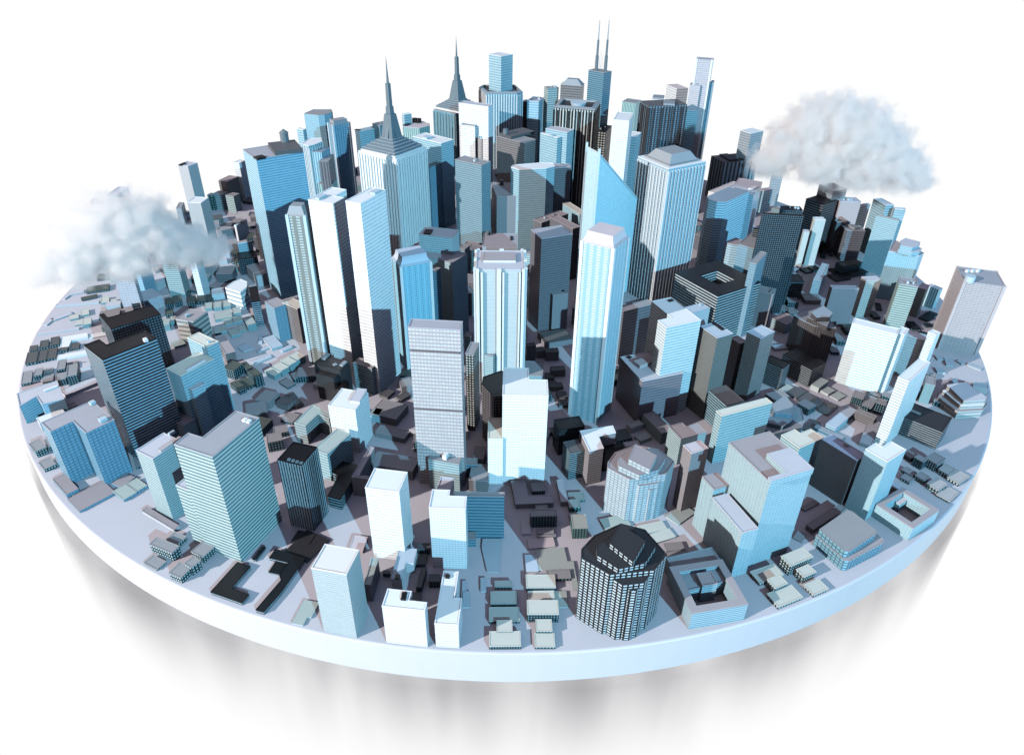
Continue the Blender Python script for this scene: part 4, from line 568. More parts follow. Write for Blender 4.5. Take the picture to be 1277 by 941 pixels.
B({"n":"office_block","l":"notched mint striped block with mauve roof left of the cream roofed slab","P":[[32.22,-62.75],[31.26,-60.49],[29.24,-61.34],[28.81,-60.34],[26.44,-61.34],[27.83,-64.61]],"h":5.25,"s":"mintb","r":"rp","q":0.404})
B({"n":"office_slab","l":"slab with pink roof and bright left edge right of the grey stepped octagon","P":[[29.1,-74.18],[28.24,-72.38],[25.59,-73.64],[26.45,-75.45]],"h":11.23,"s":"bandpk","r":"rp3","q":0.33})
B({"n":"office_block","l":"tiny pink roofed block behind the grey stepped octagon","P":[[22.41,-60.76],[22.14,-59.68],[19.74,-60.28],[20.01,-61.36]],"h":0.95,"s":"plainb","r":"rp3","q":0.475})
B({"n":"office_tower","l":"stepped left shoulder of the large pale blue tower at front right","P":[[31.1,-79.5],[30.07,-76.88],[27.74,-77.8],[28.78,-80.42]],"h":9.12,"s":"cyanfine","r":"rp","q":0.397})
B({"n":"office_tower","l":"middle step of the large pale blue tower at front right","P":[[33.24,-86.81],[30.82,-80.32],[28.53,-81.18],[30.95,-87.67]],"h":8.36,"s":"cyanfine","r":"rl","q":0.38})
B({"n":"office_tower","l":"large pale blue tower with a raised roof block at front right","P":[[39.83,-83.04],[36.54,-75.21],[30.37,-77.79],[33.66,-85.63]],"h":15.2,"s":"cyanfine","r":"rp","q":0.362,"x":[["t","raised_block",[[39.48,-83.88],[37.81,-79.71],[34.33,-81.1],[35.76,-84.68],[33.19,-85.71],[33.43,-86.31]],15.2,16.1,"cyanfine","rl",None]]})
B({"n":"office_slab","l":"dark brown slab with periwinkle roof between the two right front towers","P":[[52.94,-72.02],[49.63,-67.22],[47.72,-68.53],[51.03,-73.34]],"h":8.71,"s":"brownf","r":"rper","q":0.323,"x":[["u","roof_vent",[[51.11,-70.04],[50.8,-69.58],[50.42,-69.84],[50.73,-70.3]],8.71,9.1,"unitg"]]})
B({"n":"office_tower","l":"white roofed L topped tower with cyan and blue sides near the right rim","P":[[57.24,-73.63],[55.9,-71.77],[54.16,-73.03],[53.53,-72.17],[51.48,-73.66],[53.46,-76.38]],"h":11.12,"s":"cyanfine2","r":"rw","q":0.347})
B({"n":"office_block","l":"cream roofed notched block behind the large front right tower","P":[[48.92,-66.61],[47.65,-64.44],[45.68,-65.58],[45.12,-64.63],[42.59,-66.1],[44.41,-69.24]],"h":7.53,"s":"cyanb3","r":"rc","q":0.471})
B({"n":"arena_block","l":"low chamfered glass block with broad grey roof at the right front rim","P":[[52.94,-82.69],[53.24,-82.12],[50.52,-76.87],[49.7,-76.73],[44.03,-81.48],[46.35,-85.98],[47.01,-86.1]],"h":1.93,"s":"winc","r":"rp","q":0.482,"x":[["t","upper_storey",[[51.82,-82.18],[52.12,-81.6],[50.19,-77.9],[49.52,-77.61],[44.24,-81.5],[46.23,-85.43],[46.84,-85.52]],1.93,3.13,"winc","rg",3]]})
B({"n":"ring_block","l":"pale low block around a sunken court with a small cube at the right rim","P":[[63.49,-76.59],[60.23,-71.79],[54.71,-75.53],[57.98,-80.34]],"h":2.4,"s":"cyanfine2","r":"rp","q":0.4,"court":0.72})
B({"n":"office_block","l":"small pink topped cube inside the court block at the right rim","P":[[60.35,-73.71],[59.14,-71.88],[57.72,-72.81],[58.92,-74.65]],"h":1.62,"s":"cyanfine2","r":"rp3","q":0.405})
B({"n":"office_block","l":"low pale block behind the cube of the court block","P":[[61.76,-71.35],[60.15,-69.78],[59.39,-70.56],[60.99,-72.13]],"h":1.48,"s":"plainb","r":"rlb","q":0.493})
B({"n":"ring_block","l":"pale blue banded block around an open court near the front rim","P":[[30.95,-94.46],[29.4,-87.17],[22.16,-88.71],[23.71,-96.0]],"h":2.97,"s":"cyanf3","r":"rp","q":0.371,"court":0.74})
B({"n":"office_block","l":"flat blue grey roofed hall behind the court block at the front rim","P":[[30.39,-90.03],[28.67,-84.57],[22.19,-86.61],[23.91,-92.07]],"h":2.42,"s":"cyanf3","r":"rb2","q":0.403})
B({"n":"office_block","l":"small square tower standing in the court of the front block","P":[[27.83,-91.44],[27.44,-89.44],[25.44,-89.83],[25.83,-91.83]],"h":3.13,"s":"cyanf3","r":"rp","q":0.391})
B({"n":"octagon_tower","l":"black octagonal tower with bright square windows and stepped roof at the front rim","P":[[18.15,-96.12],[19.95,-93.77],[17.92,-89.76],[15.06,-88.8],[11.5,-90.92],[9.81,-93.17],[9.72,-94.47],[12.81,-96.91]],"h":10.79,"s":"kwin","r":"rk2","q":0.469,"x":[["t","middle_storey",[[16.94,-95.89],[18.62,-93.24],[17.38,-91.61],[14.2,-90.69],[11.53,-93.56],[11.46,-94.74],[13.78,-96.81]],10.79,11.64,"kwin","rk2",3.3],["t","top_storey",[[17.22,-93.28],[14.65,-90.56],[12.97,-93.62],[15.41,-96.51]],11.64,12.49,"kwin","rk2",3.3],["t","bay",[[16.9,-97.31],[17.72,-96.11],[15.59,-95.59],[13.29,-96.87],[14.31,-97.73]],0,9.99,"kwin","rk2",3.3],["t","bay",[[16.0,-97.79],[16.94,-96.66],[16.26,-96.46],[14.59,-97.16],[15.3,-97.8]],0,9.19,"kwin","rk2",3.3]]})
B({"n":"octagon_tower","l":"grey blue octagonal tower with pale windows and stepped roof behind the black octagon","P":[[23.14,-76.28],[24.78,-73.63],[22.93,-70.95],[19.73,-69.98],[16.4,-71.82],[15.11,-74.15],[15.0,-75.2],[17.87,-77.62]],"h":8.21,"s":"gwin","r":"rp2","q":0.432,"x":[["t","middle_storey",[[21.92,-76.5],[23.28,-74.02],[22.0,-71.85],[17.85,-72.64],[16.44,-74.53],[16.4,-75.84],[19.09,-77.84]],8.21,9.21,"gwin","rp2",2.8],["t","top_storey",[[21.81,-74.75],[19.1,-72.23],[17.72,-75.52],[20.39,-77.69]],9.21,10.21,"gwin","rp2",2.8],["t","bay",[[22.18,-76.86],[22.67,-76.21],[20.11,-76.11],[18.54,-77.04],[19.38,-77.55]],0,7.01,"gwin","rp2",2.8],["t","bay",[[21.94,-76.86],[22.37,-76.22],[21.31,-76.08],[20.18,-76.75],[21.01,-77.35]],0,6.01,"gwin","rp2",2.8]]})
B({"n":"octagon_tower","l":"brown octagonal tower with stepped crown amid low roofs at right","P":[[61.36,-32.49],[63.26,-32.6],[62.85,-24.38],[59.27,-25.14],[56.61,-27.62],[57.58,-29.42],[59.4,-31.86]],"h":7.55,"s":"dcol","r":"rb2","q":0.419,"x":[["t","middle_storey",[[62.55,-30.68],[62.87,-25.42],[59.6,-27.11],[58.37,-29.92],[60.96,-33.39]],7.55,8.45,"dcol","rb2",2.4],["t","top_storey",[[61.8,-31.5],[63.05,-29.89],[62.26,-26.88],[58.97,-29.79],[59.27,-31.71]],8.45,9.45,"dcol","rb2",2.4]]})
B({"n":"octagon_tower","l":"pale octagonal tower with ringed crown near the right horizon","P":[[89.77,-6.78],[91.54,-5.1],[89.7,-1.04],[88.25,1.9],[83.94,-4.6],[86.03,-5.17],[88.46,-6.03]],"h":11.51,"s":"cwin","r":"rl","q":0.411,"x":[["t","middle_storey",[[89.57,-6.57],[90.99,-4.73],[89.52,-2.3],[87.12,-2.4],[85.49,-5.37],[87.79,-6.89]],11.51,12.41,"cwin","rl",2.2],["t","top_storey",[[90.2,-4.79],[91.05,-3.09],[88.78,-1.06],[86.89,-2.68],[85.7,-5.39],[87.83,-6.52]],12.41,13.31,"cwin","rl",2.2]]})
B({"n":"octagon_tower","l":"low blue grey octagonal block with tiers of windows behind the cream notched block","P":[[49.52,-57.8],[50.64,-55.9],[51.26,-52.43],[49.07,-49.35],[44.6,-54.8],[43.27,-58.59],[44.48,-59.56]],"h":2.7,"s":"gwinb","r":"rb2","q":0.45,"x":[["t","middle_storey",[[47.82,-57.03],[49.92,-54.0],[48.41,-50.94],[44.62,-55.01],[43.77,-57.56],[46.11,-58.52]],2.7,3.5,"gwinb","rb2",3],["t","top_storey",[[49.16,-53.38],[48.56,-50.71],[45.54,-53.48],[45.35,-55.86],[48.02,-56.21]],3.5,4.3,"gwinb","rb2",3]]})
B({"n":"office_block","l":"black banded block left of the black notched block at right","P":[[52.5,-40.75],[49.64,-38.05],[47.79,-40.01],[50.64,-42.71]],"h":4.64,"s":"kband6","r":"rk","q":0.422})
B({"n":"office_block","l":"black block with a bright notch beneath the brown octagonal tower","P":[[59.99,-39.05],[56.18,-33.87],[52.64,-36.47],[56.46,-41.65]],"h":3.8,"s":"kband6","r":"rk","q":0.422})
B({"n":"office_slab","l":"huge white slab with pastel stripes and curved top at right","P":[[69.93,-41.4],[63.4,-37.56],[62.2,-39.61],[68.73,-43.44]],"h":12.59,"s":"pastel","r":"rw","q":0.525})
B({"n":"office_slab","l":"slim white end slab right of the huge white pastel slab","P":[[71.84,-41.13],[70.83,-40.27],[69.07,-42.36],[70.08,-43.21]],"h":12.46,"s":"pastel","r":"rw","q":0.519})
B({"n":"office_slab","l":"second white slab partly shaded behind the bright thin slab","P":[[79.76,-37.27],[75.59,-34.48],[74.22,-36.54],[78.39,-39.32]],"h":8.61,"s":"pastel","r":"rw","q":0.538})
B({"n":"office_slab","l":"slim white end slab right of the second white slab","P":[[78.84,-39.37],[77.96,-38.21],[76.63,-39.21],[77.51,-40.37]],"h":10.85,"s":"pastel","r":"rw","q":0.517})
B({"n":"office_tower","l":"isolated pinkish tower with green left side at the far right rim","P":[[94.84,-28.92],[96.91,-22.1],[90.07,-20.03],[88.0,-26.85]],"h":15.17,"s":"pinkfine2","r":"rg2","q":0.361,"edge":True,"x":[["u","rooftop_unit",[[91.24,-22.5],[90.94,-22.06],[90.27,-22.51],[90.56,-22.95]],15.17,15.67,"unitw"],["u","rooftop_unit",[[92.3,-22.46],[92.01,-22.02],[91.33,-22.47],[91.62,-22.91]],15.17,15.67,"unitw"],["u","rooftop_unit",[[93.37,-22.42],[93.08,-21.98],[92.39,-22.43],[92.68,-22.87]],15.17,15.67,"unitw"],["c","roof_drum",[88.91,-26.76],0.9,0.9,15.17,16.37,"unitb",24]]})
B({"n":"office_tower","l":"mint striped tower left of the isolated right rim tower","P":[[83.44,-20.52],[84.9,-16.9],[81.66,-15.59],[80.2,-19.21]],"h":10.73,"s":"mintb2","r":"rg2","q":0.511,"x":[["u","roof_vent",[[82.1,-19.26],[82.35,-18.62],[81.93,-18.45],[81.67,-19.09]],10.73,11.22,"unitb"],["u","roof_vent",[[83.12,-18.72],[83.34,-18.17],[82.88,-17.98],[82.66,-18.53]],10.73,11.0,"unitb"],["u","roof_vent",[[83.14,-19.28],[83.27,-18.94],[83.05,-18.85],[82.91,-19.19]],10.73,11.22,"unitb"]]})
B({"n":"office_block","l":"smaller mint block attached right of the mint tower at right","P":[[91.48,-11.32],[90.24,-10.32],[88.41,-12.57],[89.65,-13.58]],"h":6.69,"s":"mintb","r":"rp3","q":0.478})
B({"n":"office_block","l":"white and blue block behind the smaller mint block at right","P":[[96.19,-8.84],[94.76,-6.58],[93.59,-7.32],[95.01,-9.58]],"h":4.77,"s":"ribw","r":"rl","q":0.53})
B({"n":"office_tower","l":"pale cream tower with shaded left side left of the mint tower at right","P":[[79.46,-13.48],[79.19,-11.56],[75.82,-12.04],[76.09,-13.96]],"h":8.78,"s":"cream","r":"rl","q":0.439})
B({"n":"office_slab","l":"dazzling thin white slab with striped end and smooth blue side at right","P":[[69.45,-53.57],[68.24,-52.3],[62.17,-58.1],[63.38,-59.36]],"h":13.27,"s":"whitecy2","r":"rw","q":0.51})
B({"n":"office_slab","l":"black slab building with fine pale lines behind the dazzling thin slab","P":[[75.38,-55.59],[70.33,-51.09],[66.81,-55.04],[71.86,-59.54]],"h":3.65,"s":"kband7","r":"rk2","q":0.406,"x":[["u","rooftop_unit",[[70.63,-54.57],[69.47,-53.43],[69.06,-53.84],[70.22,-54.98]],3.65,3.8,"unitg"]]})
B({"n":"hex_block","l":"six sided stepped block with white terraces close to the right rim","P":[[84.24,-50.16],[86.17,-48.05],[85.86,-41.32],[81.23,-42.46],[78.2,-46.42],[79.56,-50.74]],"h":1.49,"s":"stepc","r":"rp","q":0.745,"x":[["t","middle_storey",[[84.57,-49.53],[85.47,-48.45],[85.01,-42.48],[79.35,-45.25],[80.31,-49.97]],1.49,2.19,"stepc","rw",None],["t","top_storey",[[84.81,-49.0],[85.43,-48.19],[84.31,-43.44],[80.34,-44.4],[80.79,-49.57]],2.19,2.89,"stepc","rl",None]]})
B({"n":"office_tower","l":"large black gridded tower in the right back","P":[[59.88,-13.02],[59.93,-12.49],[51.7,-11.68],[51.65,-12.21]],"h":22.55,"s":"kgrid","r":"rk","q":0.434})
B({"n":"office_block","l":"black raised block behind the large black gridded tower","P":[[69.51,11.58],[69.62,14.09],[65.05,14.3],[64.94,11.79]],"h":14.64,"s":"kgrid","r":"rk","q":0.488,"x":[["u","roof_vent",[[67.05,12.99],[67.08,13.59],[66.74,13.6],[66.72,13.0]],14.64,15.04,"unitg"],["u","roof_vent",[[68.31,12.65],[68.33,13.18],[67.93,13.2],[67.91,12.67]],14.64,15.03,"unitb"],["u","roof_vent",[[68.84,12.22],[68.87,12.94],[68.46,12.96],[68.43,12.23]],14.64,15.1,"unitb"]]})
B({"n":"office_tower","l":"black tower with white lines left of the large black gridded tower","P":[[58.13,-5.45],[58.18,-4.89],[53.12,-4.41],[53.07,-4.96]],"h":16.38,"s":"kband6","r":"rk","q":0.42})
B({"n":"office_tower","l":"lower black block in front of the large black gridded tower","P":[[61.87,-9.75],[62.19,-7.49],[57.66,-6.86],[57.35,-9.12]],"h":12.14,"s":"kgrid","r":"rk","q":0.45,"x":[["u","roof_vent",[[61.33,-8.32],[61.43,-7.63],[60.91,-7.56],[60.81,-8.25]],12.14,12.57,"unitg"],["u","roof_vent",[[61.13,-8.61],[61.21,-8.02],[60.75,-7.95],[60.67,-8.54]],12.14,12.61,"unitg"]]})
B({"n":"office_block","l":"pale blue block left of the small brown blue tower","P":[[75.17,49.83],[74.5,51.33],[70.64,49.6],[71.31,48.1]],"h":6.65,"s":"stripeb","r":"rl","q":0.739})
B({"n":"office_tower","l":"cyan tower with terraced cream roof directly under the right cloud","P":[[84.28,23.66],[82.4,28.38],[78.31,26.76],[80.19,22.03]],"h":15.94,"s":"browncy2","r":"rc","q":0.613})
B({"n":"office_tower","l":"dark diagonal striped tower in front of the cyan tower under the right cloud","P":[[81.88,22.03],[78.95,26.12],[74.26,22.76],[77.19,18.67]],"h":13.52,"s":"kband8","r":"rk","q":0.615})
B({"n":"office_tower","l":"pale smooth tower with white roof in front of the dark striped tower","P":[[76.18,12.89],[76.15,14.85],[73.56,14.81],[73.59,12.85]],"h":11.79,"s":"mintp","r":"rw","q":0.621})
B({"n":"office_tower","l":"shorter pale smooth tower left of the taller pale smooth tower","P":[[72.34,11.31],[72.51,12.69],[71.19,12.86],[71.01,11.48]],"h":9.33,"s":"mintp","r":"rl","q":0.622})
B({"n":"office_block","l":"pinkish block with green left edge below the right cloud","P":[[87.8,21.81],[87.67,25.07],[82.43,24.86],[82.56,21.6]],"h":13.31,"s":"pinkd","r":"rl","q":0.634,"x":[["u","roof_vent",[[85.27,22.63],[85.24,23.4],[84.64,23.38],[84.67,22.6]],13.31,13.8,"unitb"],["u","roof_vent",[[84.16,23.04],[84.14,23.57],[83.67,23.55],[83.69,23.02]],13.31,13.6,"unitb"],["u","roof_vent",[[85.86,22.47],[85.83,23.22],[85.39,23.21],[85.42,22.46]],13.31,13.68,"unitb"]]})
B({"n":"office_block","l":"lavender roofed block right of the pinkish block below the cloud","P":[[93.28,27.72],[92.73,28.77],[88.78,26.72],[89.33,25.67]],"h":10.54,"s":"mintb","r":"rl","q":0.62})
B({"n":"office_block","l":"slate block with a roof box before the pinkish block","P":[[88.21,16.28],[88.18,19.84],[83.61,19.79],[83.65,16.24]],"h":7.86,"s":"slate","r":"rg","q":0.605,"x":[["u","rooftop_unit",[[87.09,17.53],[86.19,19.67],[84.82,19.1],[85.71,16.95]],7.86,8.36,"unitg"]]})
B({"n":"office_block","l":"narrow slate block left of the slate block at right","P":[[85.07,20.69],[84.75,21.86],[81.96,21.1],[82.28,19.94]],"h":8.59,"s":"slate","r":"rg","q":0.614})
B({"n":"office_tower","l":"brown sided tower with wide cyan right side near the right horizon","P":[[90.82,7.72],[91.26,8.25],[87.36,11.52],[86.92,10.99]],"h":14.02,"s":"cyanb","r":"rg","q":0.438})
B({"n":"office_tower","l":"cyan tower peak behind the brown and cyan horizon tower","P":[[94.77,19.16],[93.58,23.82],[91.34,23.25],[92.53,18.59]],"h":13.63,"s":"cyanb","r":"rw","q":0.62})
B({"n":"office_tower","l":"rightmost cyan tower below the right cloud","P":[[96.78,16.84],[97.11,18.29],[94.67,18.85],[94.33,17.4]],"h":13.21,"s":"cyanb","r":"rw","q":0.6})
B({"n":"office_slab","l":"small slim white slab before the black gridded towers at right","P":[[76.05,4.63],[74.65,5.42],[69.43,-3.77],[70.83,-4.57]],"h":3.94,"s":"whiteb","r":"rw","q":0.563})
B({"n":"office_block","l":"dark wide block behind the small white blue block at right","P":[[72.81,-18.29],[72.8,-16.9],[67.17,-16.95],[67.19,-18.34]],"h":9.03,"s":"slatep","r":"rl2","q":0.564})
B({"n":"office_block","l":"small white blue block before the dark wide block at right","P":[[73.29,-15.28],[72.21,-13.46],[68.14,-15.87],[69.21,-17.69]],"h":6.16,"s":"whiteb","r":"rw","q":0.56})
B({"n":"office_block","l":"low brown court wall block left of the brown octagonal tower","P":[[57.96,-16.62],[57.94,-16.75],[61.02,-17.18],[61.04,-17.05]],"h":1.2,"s":"brown","r":"rg","q":0.6})
B({"n":"office_block","l":"wide low pale plate left of the brown octagonal tower","P":[[57.93,-28.03],[57.58,-26.54],[53.71,-27.45],[54.06,-28.94]],"h":0.5,"s":"plainb","r":"rlb","q":0.5})
B({"n":"slanted_tower","l":"slanted glass tower whose roof slopes steeply down to the right","P":[[17.38,-12.63],[27.51,-3.05],[25.44,1.3],[15.31,-8.28]],"h":34.35,"s":"glassd","r":"rw","q":0.701,"zs":[34.35,21.81,21.81,34.35]})
B({"n":"office_tower","l":"tall pale tower with white square windows and a curved pink cap right of centre","P":[[18.72,-49.69],[14.05,-46.81],[11.29,-51.3],[15.96,-54.18]],"h":32.42,"s":"winw","r":"rp3","q":0.432,"edge":True,"x":[["curve","cap"]]})
B({"n":"office_tower","l":"cream topped tower with mint front closest to the rim at front left of centre","P":[[-16.47,-94.39],[-20.69,-93.54],[-21.44,-97.24],[-17.22,-98.1]],"h":11.35,"s":"creamt","r":"rc3","q":0.366})
B({"n":"office_block","l":"squat white block with two black roof vents on the front rim","P":[[-8.34,-97.99],[-10.49,-97.76],[-10.34,-96.4],[-13.24,-96.08],[-13.52,-98.63],[-8.47,-99.18]],"h":6.64,"s":"whitef","r":"rw","q":0.474,"x":[["u","roof_vent",[[-10.79,-96.67],[-11.4,-96.59],[-11.46,-97.09],[-10.86,-97.17]],6.64,6.89,"k"],["u","roof_vent",[[-10.8,-97.29],[-11.4,-97.21],[-11.47,-97.71],[-10.86,-97.79]],6.64,6.89,"k"]]})
B({"n":"office_block","l":"long white L shaped block reaching back from the front rim","P":[[-4.47,-95.37],[-5.37,-95.33],[-5.18,-91.2],[-7.09,-91.11],[-7.45,-99.12],[-4.64,-99.25]],"h":4.28,"s":"whitef","r":"rw","q":0.476,"x":[["u","roof_vent",[[-6.18,-91.84],[-6.72,-91.77],[-6.79,-92.3],[-6.25,-92.37]],4.28,4.53,"k"]]})
B({"n":"office_block","l":"blue roofed L shaped block behind the squat white front block","P":[[-12.5,-87.66],[-11.47,-87.72],[-11.31,-85.28],[-13.69,-85.12],[-14.03,-90.4],[-12.68,-90.49]],"h":1.89,"s":"plainb","r":"rlb","q":0.472,"x":[["u","roof_vent",[[-12.92,-89.88],[-13.52,-89.85],[-13.56,-90.54],[-12.96,-90.57]],1.89,2.14,"k"]]})
B({"n":"office_block","l":"narrow grey green roofed block between cream topped and striped white towers","P":[[-16.19,-92.53],[-15.97,-88.13],[-16.88,-88.09],[-17.1,-92.48]],"h":3.11,"s":"slatep","r":"rgn","q":0.444})
B({"n":"office_block","l":"small pink box behind the cream topped front tower","P":[[-18.95,-84.49],[-18.73,-81.8],[-20.68,-81.63],[-20.91,-84.33]],"h":0.45,"s":"pinkd","r":"rp3","q":0.45})
B({"n":"office_block","l":"flat lavender grey hall right of the small bright white tower","P":[[-16.89,-51.57],[-21.64,-49.85],[-23.16,-54.05],[-18.41,-55.77]],"h":1.45,"s":"slatep","r":"rg","q":0.483})
B({"n":"office_block","l":"small teal cube standing on the left edge of the flat grey hall","P":[[-20.94,-52.76],[-22.35,-52.37],[-22.95,-54.53],[-21.54,-54.92]],"h":1.45,"s":"cyanb","r":"rgn","q":0.483})
B({"n":"court_wing","l":"broad grey roofed main wing of the court building in front of the ribbed tower","P":[[-13.17,-66.24],[-20.06,-64.64],[-20.79,-67.78],[-13.9,-69.38]],"h":1.78,"s":"slatep","r":"rg","q":0.445})
B({"n":"court_wing","l":"slim side wing of the court building near the black lined building","P":[[-22.44,-72.82],[-21.38,-72.52],[-20.2,-65.88],[-20.9,-65.52]],"h":3.47,"s":"slatep","r":"rl2","q":0.496})
B({"n":"court_wing","l":"short front wing of the court building beside the white striped tower","P":[[-22.41,-72.91],[-19.54,-73.38],[-19.58,-72.71],[-21.6,-72.49]],"h":3.56,"s":"slatep","r":"rl2","q":0.509})
B({"n":"office_block","l":"small cube rising from the court building main wing","P":[[-16.92,-65.51],[-18.65,-65.13],[-19.17,-67.45],[-17.43,-67.84]],"h":1.33,"s":"mintp","r":"rp","q":0.443})
B({"n":"office_block","l":"low grey slab behind the court building","P":[[-15.75,-58.3],[-20.93,-56.64],[-21.58,-58.67],[-16.4,-60.33]],"h":0.95,"s":"slatep","r":"rg","q":0.475})
B({"n":"office_block","l":"black shaded block at the foot of the white windowed curved cap tower","P":[[12.98,-61.6],[12.25,-58.85],[8.08,-59.95],[8.81,-62.7]],"h":5.12,"s":"kband3","r":"rk","q":0.366})
B({"n":"office_block","l":"small black block with cyan lines left of the bent pink roofed block","P":[[12.51,-67.89],[11.59,-65.2],[9.26,-65.99],[10.18,-68.68]],"h":5.32,"s":"kband2","r":"rd","q":0.38})
B({"n":"office_block","l":"bent L shaped block with white and pink roof left of the grey stepped octagon","P":[[15.16,-69.03],[14.63,-66.12],[17.4,-65.18],[17.13,-63.39],[11.82,-64.88],[12.95,-69.79]],"h":6.71,"s":"bandpk","r":"rw","q":0.479})
B({"n":"office_block","l":"black link block between the bent block and the grey stepped octagon","P":[[18.85,-65.69],[18.6,-64.84],[15.6,-65.71],[15.85,-66.56]],"h":4.49,"s":"kband3","r":"rk","q":0.345})
B({"n":"court_wing","l":"lavender roofed wing of the court building behind the brown slab","P":[[62.14,-50.34],[60.93,-49.05],[55.25,-54.38],[56.46,-55.67]],"h":1.07,"s":"cyanb","r":"rlb","q":0.535})
B({"n":"court_wing","l":"thin brown rear wing of the court building behind the brown slab","P":[[64.46,-52.93],[62.05,-50.59],[61.22,-51.44],[63.64,-53.77]],"h":1.79,"s":"brown","r":"rg","q":0.448})
B({"n":"court_wing","l":"right wing of the court building beside the dazzling thin slab","P":[[65.15,-53.24],[63.55,-52.23],[59.37,-58.8],[60.97,-59.82]],"h":0.71,"s":"slatep","r":"rl2","q":0.71})
B({"n":"office_block","l":"long teal bar behind the brown periwinkle slab","P":[[57.56,-57.6],[53.88,-54.07],[53.16,-54.82],[56.84,-58.35]],"h":0.65,"s":"teal","r":"rb2","q":0.65})
B({"n":"low_house","l":"cream roofed house right of the long white L block, second nearest","P":[[2.79,-99.28],[2.72,-97.16],[-1.06,-97.28],[-1.0,-99.4]],"h":0.62,"s":"housek","r":"rc2","q":0.31,"g":1})
B({"n":"low_house","l":"cream roofed house right of the long white L block, nearest","P":[[1.75,-97.37],[1.69,-95.71],[-0.21,-95.77],[-0.15,-97.43]],"h":0.8,"s":"housek","r":"rc2","q":0.4,"g":1})
B({"n":"low_house","l":"cream roofed house left of the black octagonal tower, fourth nearest","P":[[6.92,-99.16],[6.88,-97.23],[4.47,-97.28],[4.51,-99.21]],"h":0.43,"s":"housek","r":"rc2","q":0.43,"g":1})
B({"n":"low_house","l":"cream roofed house left of the black octagonal tower, second nearest","P":[[6.64,-97.28],[6.6,-95.55],[4.62,-95.6],[4.66,-97.32]],"h":0.88,"s":"housek","r":"rc2","q":0.44,"g":1})
B({"n":"low_house","l":"cream roofed house left of the black octagonal tower, nearest","P":[[7.49,-95.27],[7.45,-93.1],[3.55,-93.17],[3.58,-95.34]],"h":1.49,"s":"housek","r":"rc2","q":0.372,"g":1})
B({"n":"low_house","l":"cream roofed house left of the black octagonal tower, fifth nearest","P":[[7.35,-90.37],[7.3,-88.18],[3.46,-88.27],[3.51,-90.46]],"h":0.62,"s":"housek","r":"rc2","q":0.31,"g":1})
B({"n":"low_house","l":"cream roofed house left of the black octagonal tower, third nearest","P":[[7.17,-92.3],[7.1,-90.73],[3.73,-90.87],[3.8,-92.44]],"h":0.47,"s":"housek","r":"rc2","q":0.47,"g":1})
B({"n":"low_house","l":"grey green roofed house right of the long white L block, nearest","P":[[2.63,-95.52],[2.56,-93.39],[-1.24,-93.51],[-1.17,-95.65]],"h":0.43,"s":"housek","r":"rgn","q":0.43,"g":1})
B({"n":"low_house","l":"grey green roofed house right of the long white L block, second nearest","P":[[2.24,-93.0],[2.18,-91.05],[-1.13,-91.16],[-1.06,-93.11]],"h":0.62,"s":"housek","r":"rgn","q":0.31,"g":1})
B({"n":"low_house","l":"grey green roofed house in front of the teal ribbed slab","P":[[1.64,-90.2],[1.62,-89.22],[-0.65,-89.28],[-0.63,-90.25]],"h":0.47,"s":"housek","r":"rgn","q":0.47,"g":1})
B({"n":"low_block","l":"lavender flat block right of the teal ribbed slab","P":[[5.17,-87.28],[4.97,-84.4],[3.35,-84.51],[3.54,-87.39]],"h":0.27,"s":"plainb","r":"rlb","q":0.27,"g":1})
B({"n":"low_block","l":"grey green flat plate left of the black octagonal tower","P":[[8.8,-93.07],[8.74,-90.54],[7.23,-90.58],[7.29,-93.1]],"h":0.22,"s":"plainb","r":"rgn","q":0.22,"g":1})
B({"n":"low_house","l":"flat brownish block left of the black octagonal tower","P":[[9.46,-88.62],[9.37,-87.15],[6.21,-87.34],[6.3,-88.81]],"h":0.48,"s":"housek","r":"rg","q":0.48,"g":1})
B({"n":"low_house","l":"flat brownish block in front of the small black cyan lined block","P":[[7.78,-81.01],[7.69,-79.47],[5.08,-79.62],[5.17,-81.16]],"h":0.34,"s":"housek","r":"rg","q":0.34,"g":1})
B({"n":"low_block","l":"pinkish flat plate right of the teal ribbed slab","P":[[7.62,-82.74],[7.37,-81.02],[3.7,-81.56],[3.95,-83.28]],"h":0.22,"s":"plainb","r":"rp3","q":0.22,"g":1})
B({"n":"low_block","l":"large angular green plate behind the black octagonal tower","P":[[10.36,-90.19],[9.98,-85.47],[9.15,-85.49],[8.83,-82.97],[4.78,-83.48],[5.17,-87.07],[9.55,-87.15],[9.64,-90.28]],"h":0.24,"s":"plainb","r":"rgn","q":0.24,"g":1})
B({"n":"low_block","l":"large pale blue plate in front of the teal ribbed slab","P":[[0.07,-81.51],[-2.58,-81.57],[-2.61,-83.36],[-1.72,-87.46],[-0.1,-87.53]],"h":0.22,"s":"plainb","r":"rlb2","q":0.22,"g":1})
B({"n":"low_block","l":"thin pale blue bar in front of the white dotted front tower","P":[[-1.71,-90.8],[-1.84,-88.55],[-2.56,-88.59],[-2.43,-90.84]],"h":0.24,"s":"plainb","r":"rlb2","q":0.24,"g":1})
B({"n":"low_block","l":"thin pale blue bar behind the long white L block, second nearest","P":[[-4.26,-92.2],[-4.36,-89.12],[-4.94,-89.14],[-4.84,-92.22]],"h":0.23,"s":"plainb","r":"rlb2","q":0.23,"g":1})
B({"n":"low_block","l":"thin pale blue bar behind the long white L block, nearest","P":[[-3.67,-93.34],[-3.85,-90.82],[-4.81,-90.89],[-4.63,-93.41]],"h":0.22,"s":"plainb","r":"rlb2","q":0.22,"g":1})
B({"n":"low_block","l":"small teal cube left of the teal ribbed slab","P":[[-3.46,-82.84],[-3.58,-81.47],[-4.73,-81.58],[-4.6,-82.94]],"h":1.43,"s":"teal","r":"rg","q":0.477,"g":1})
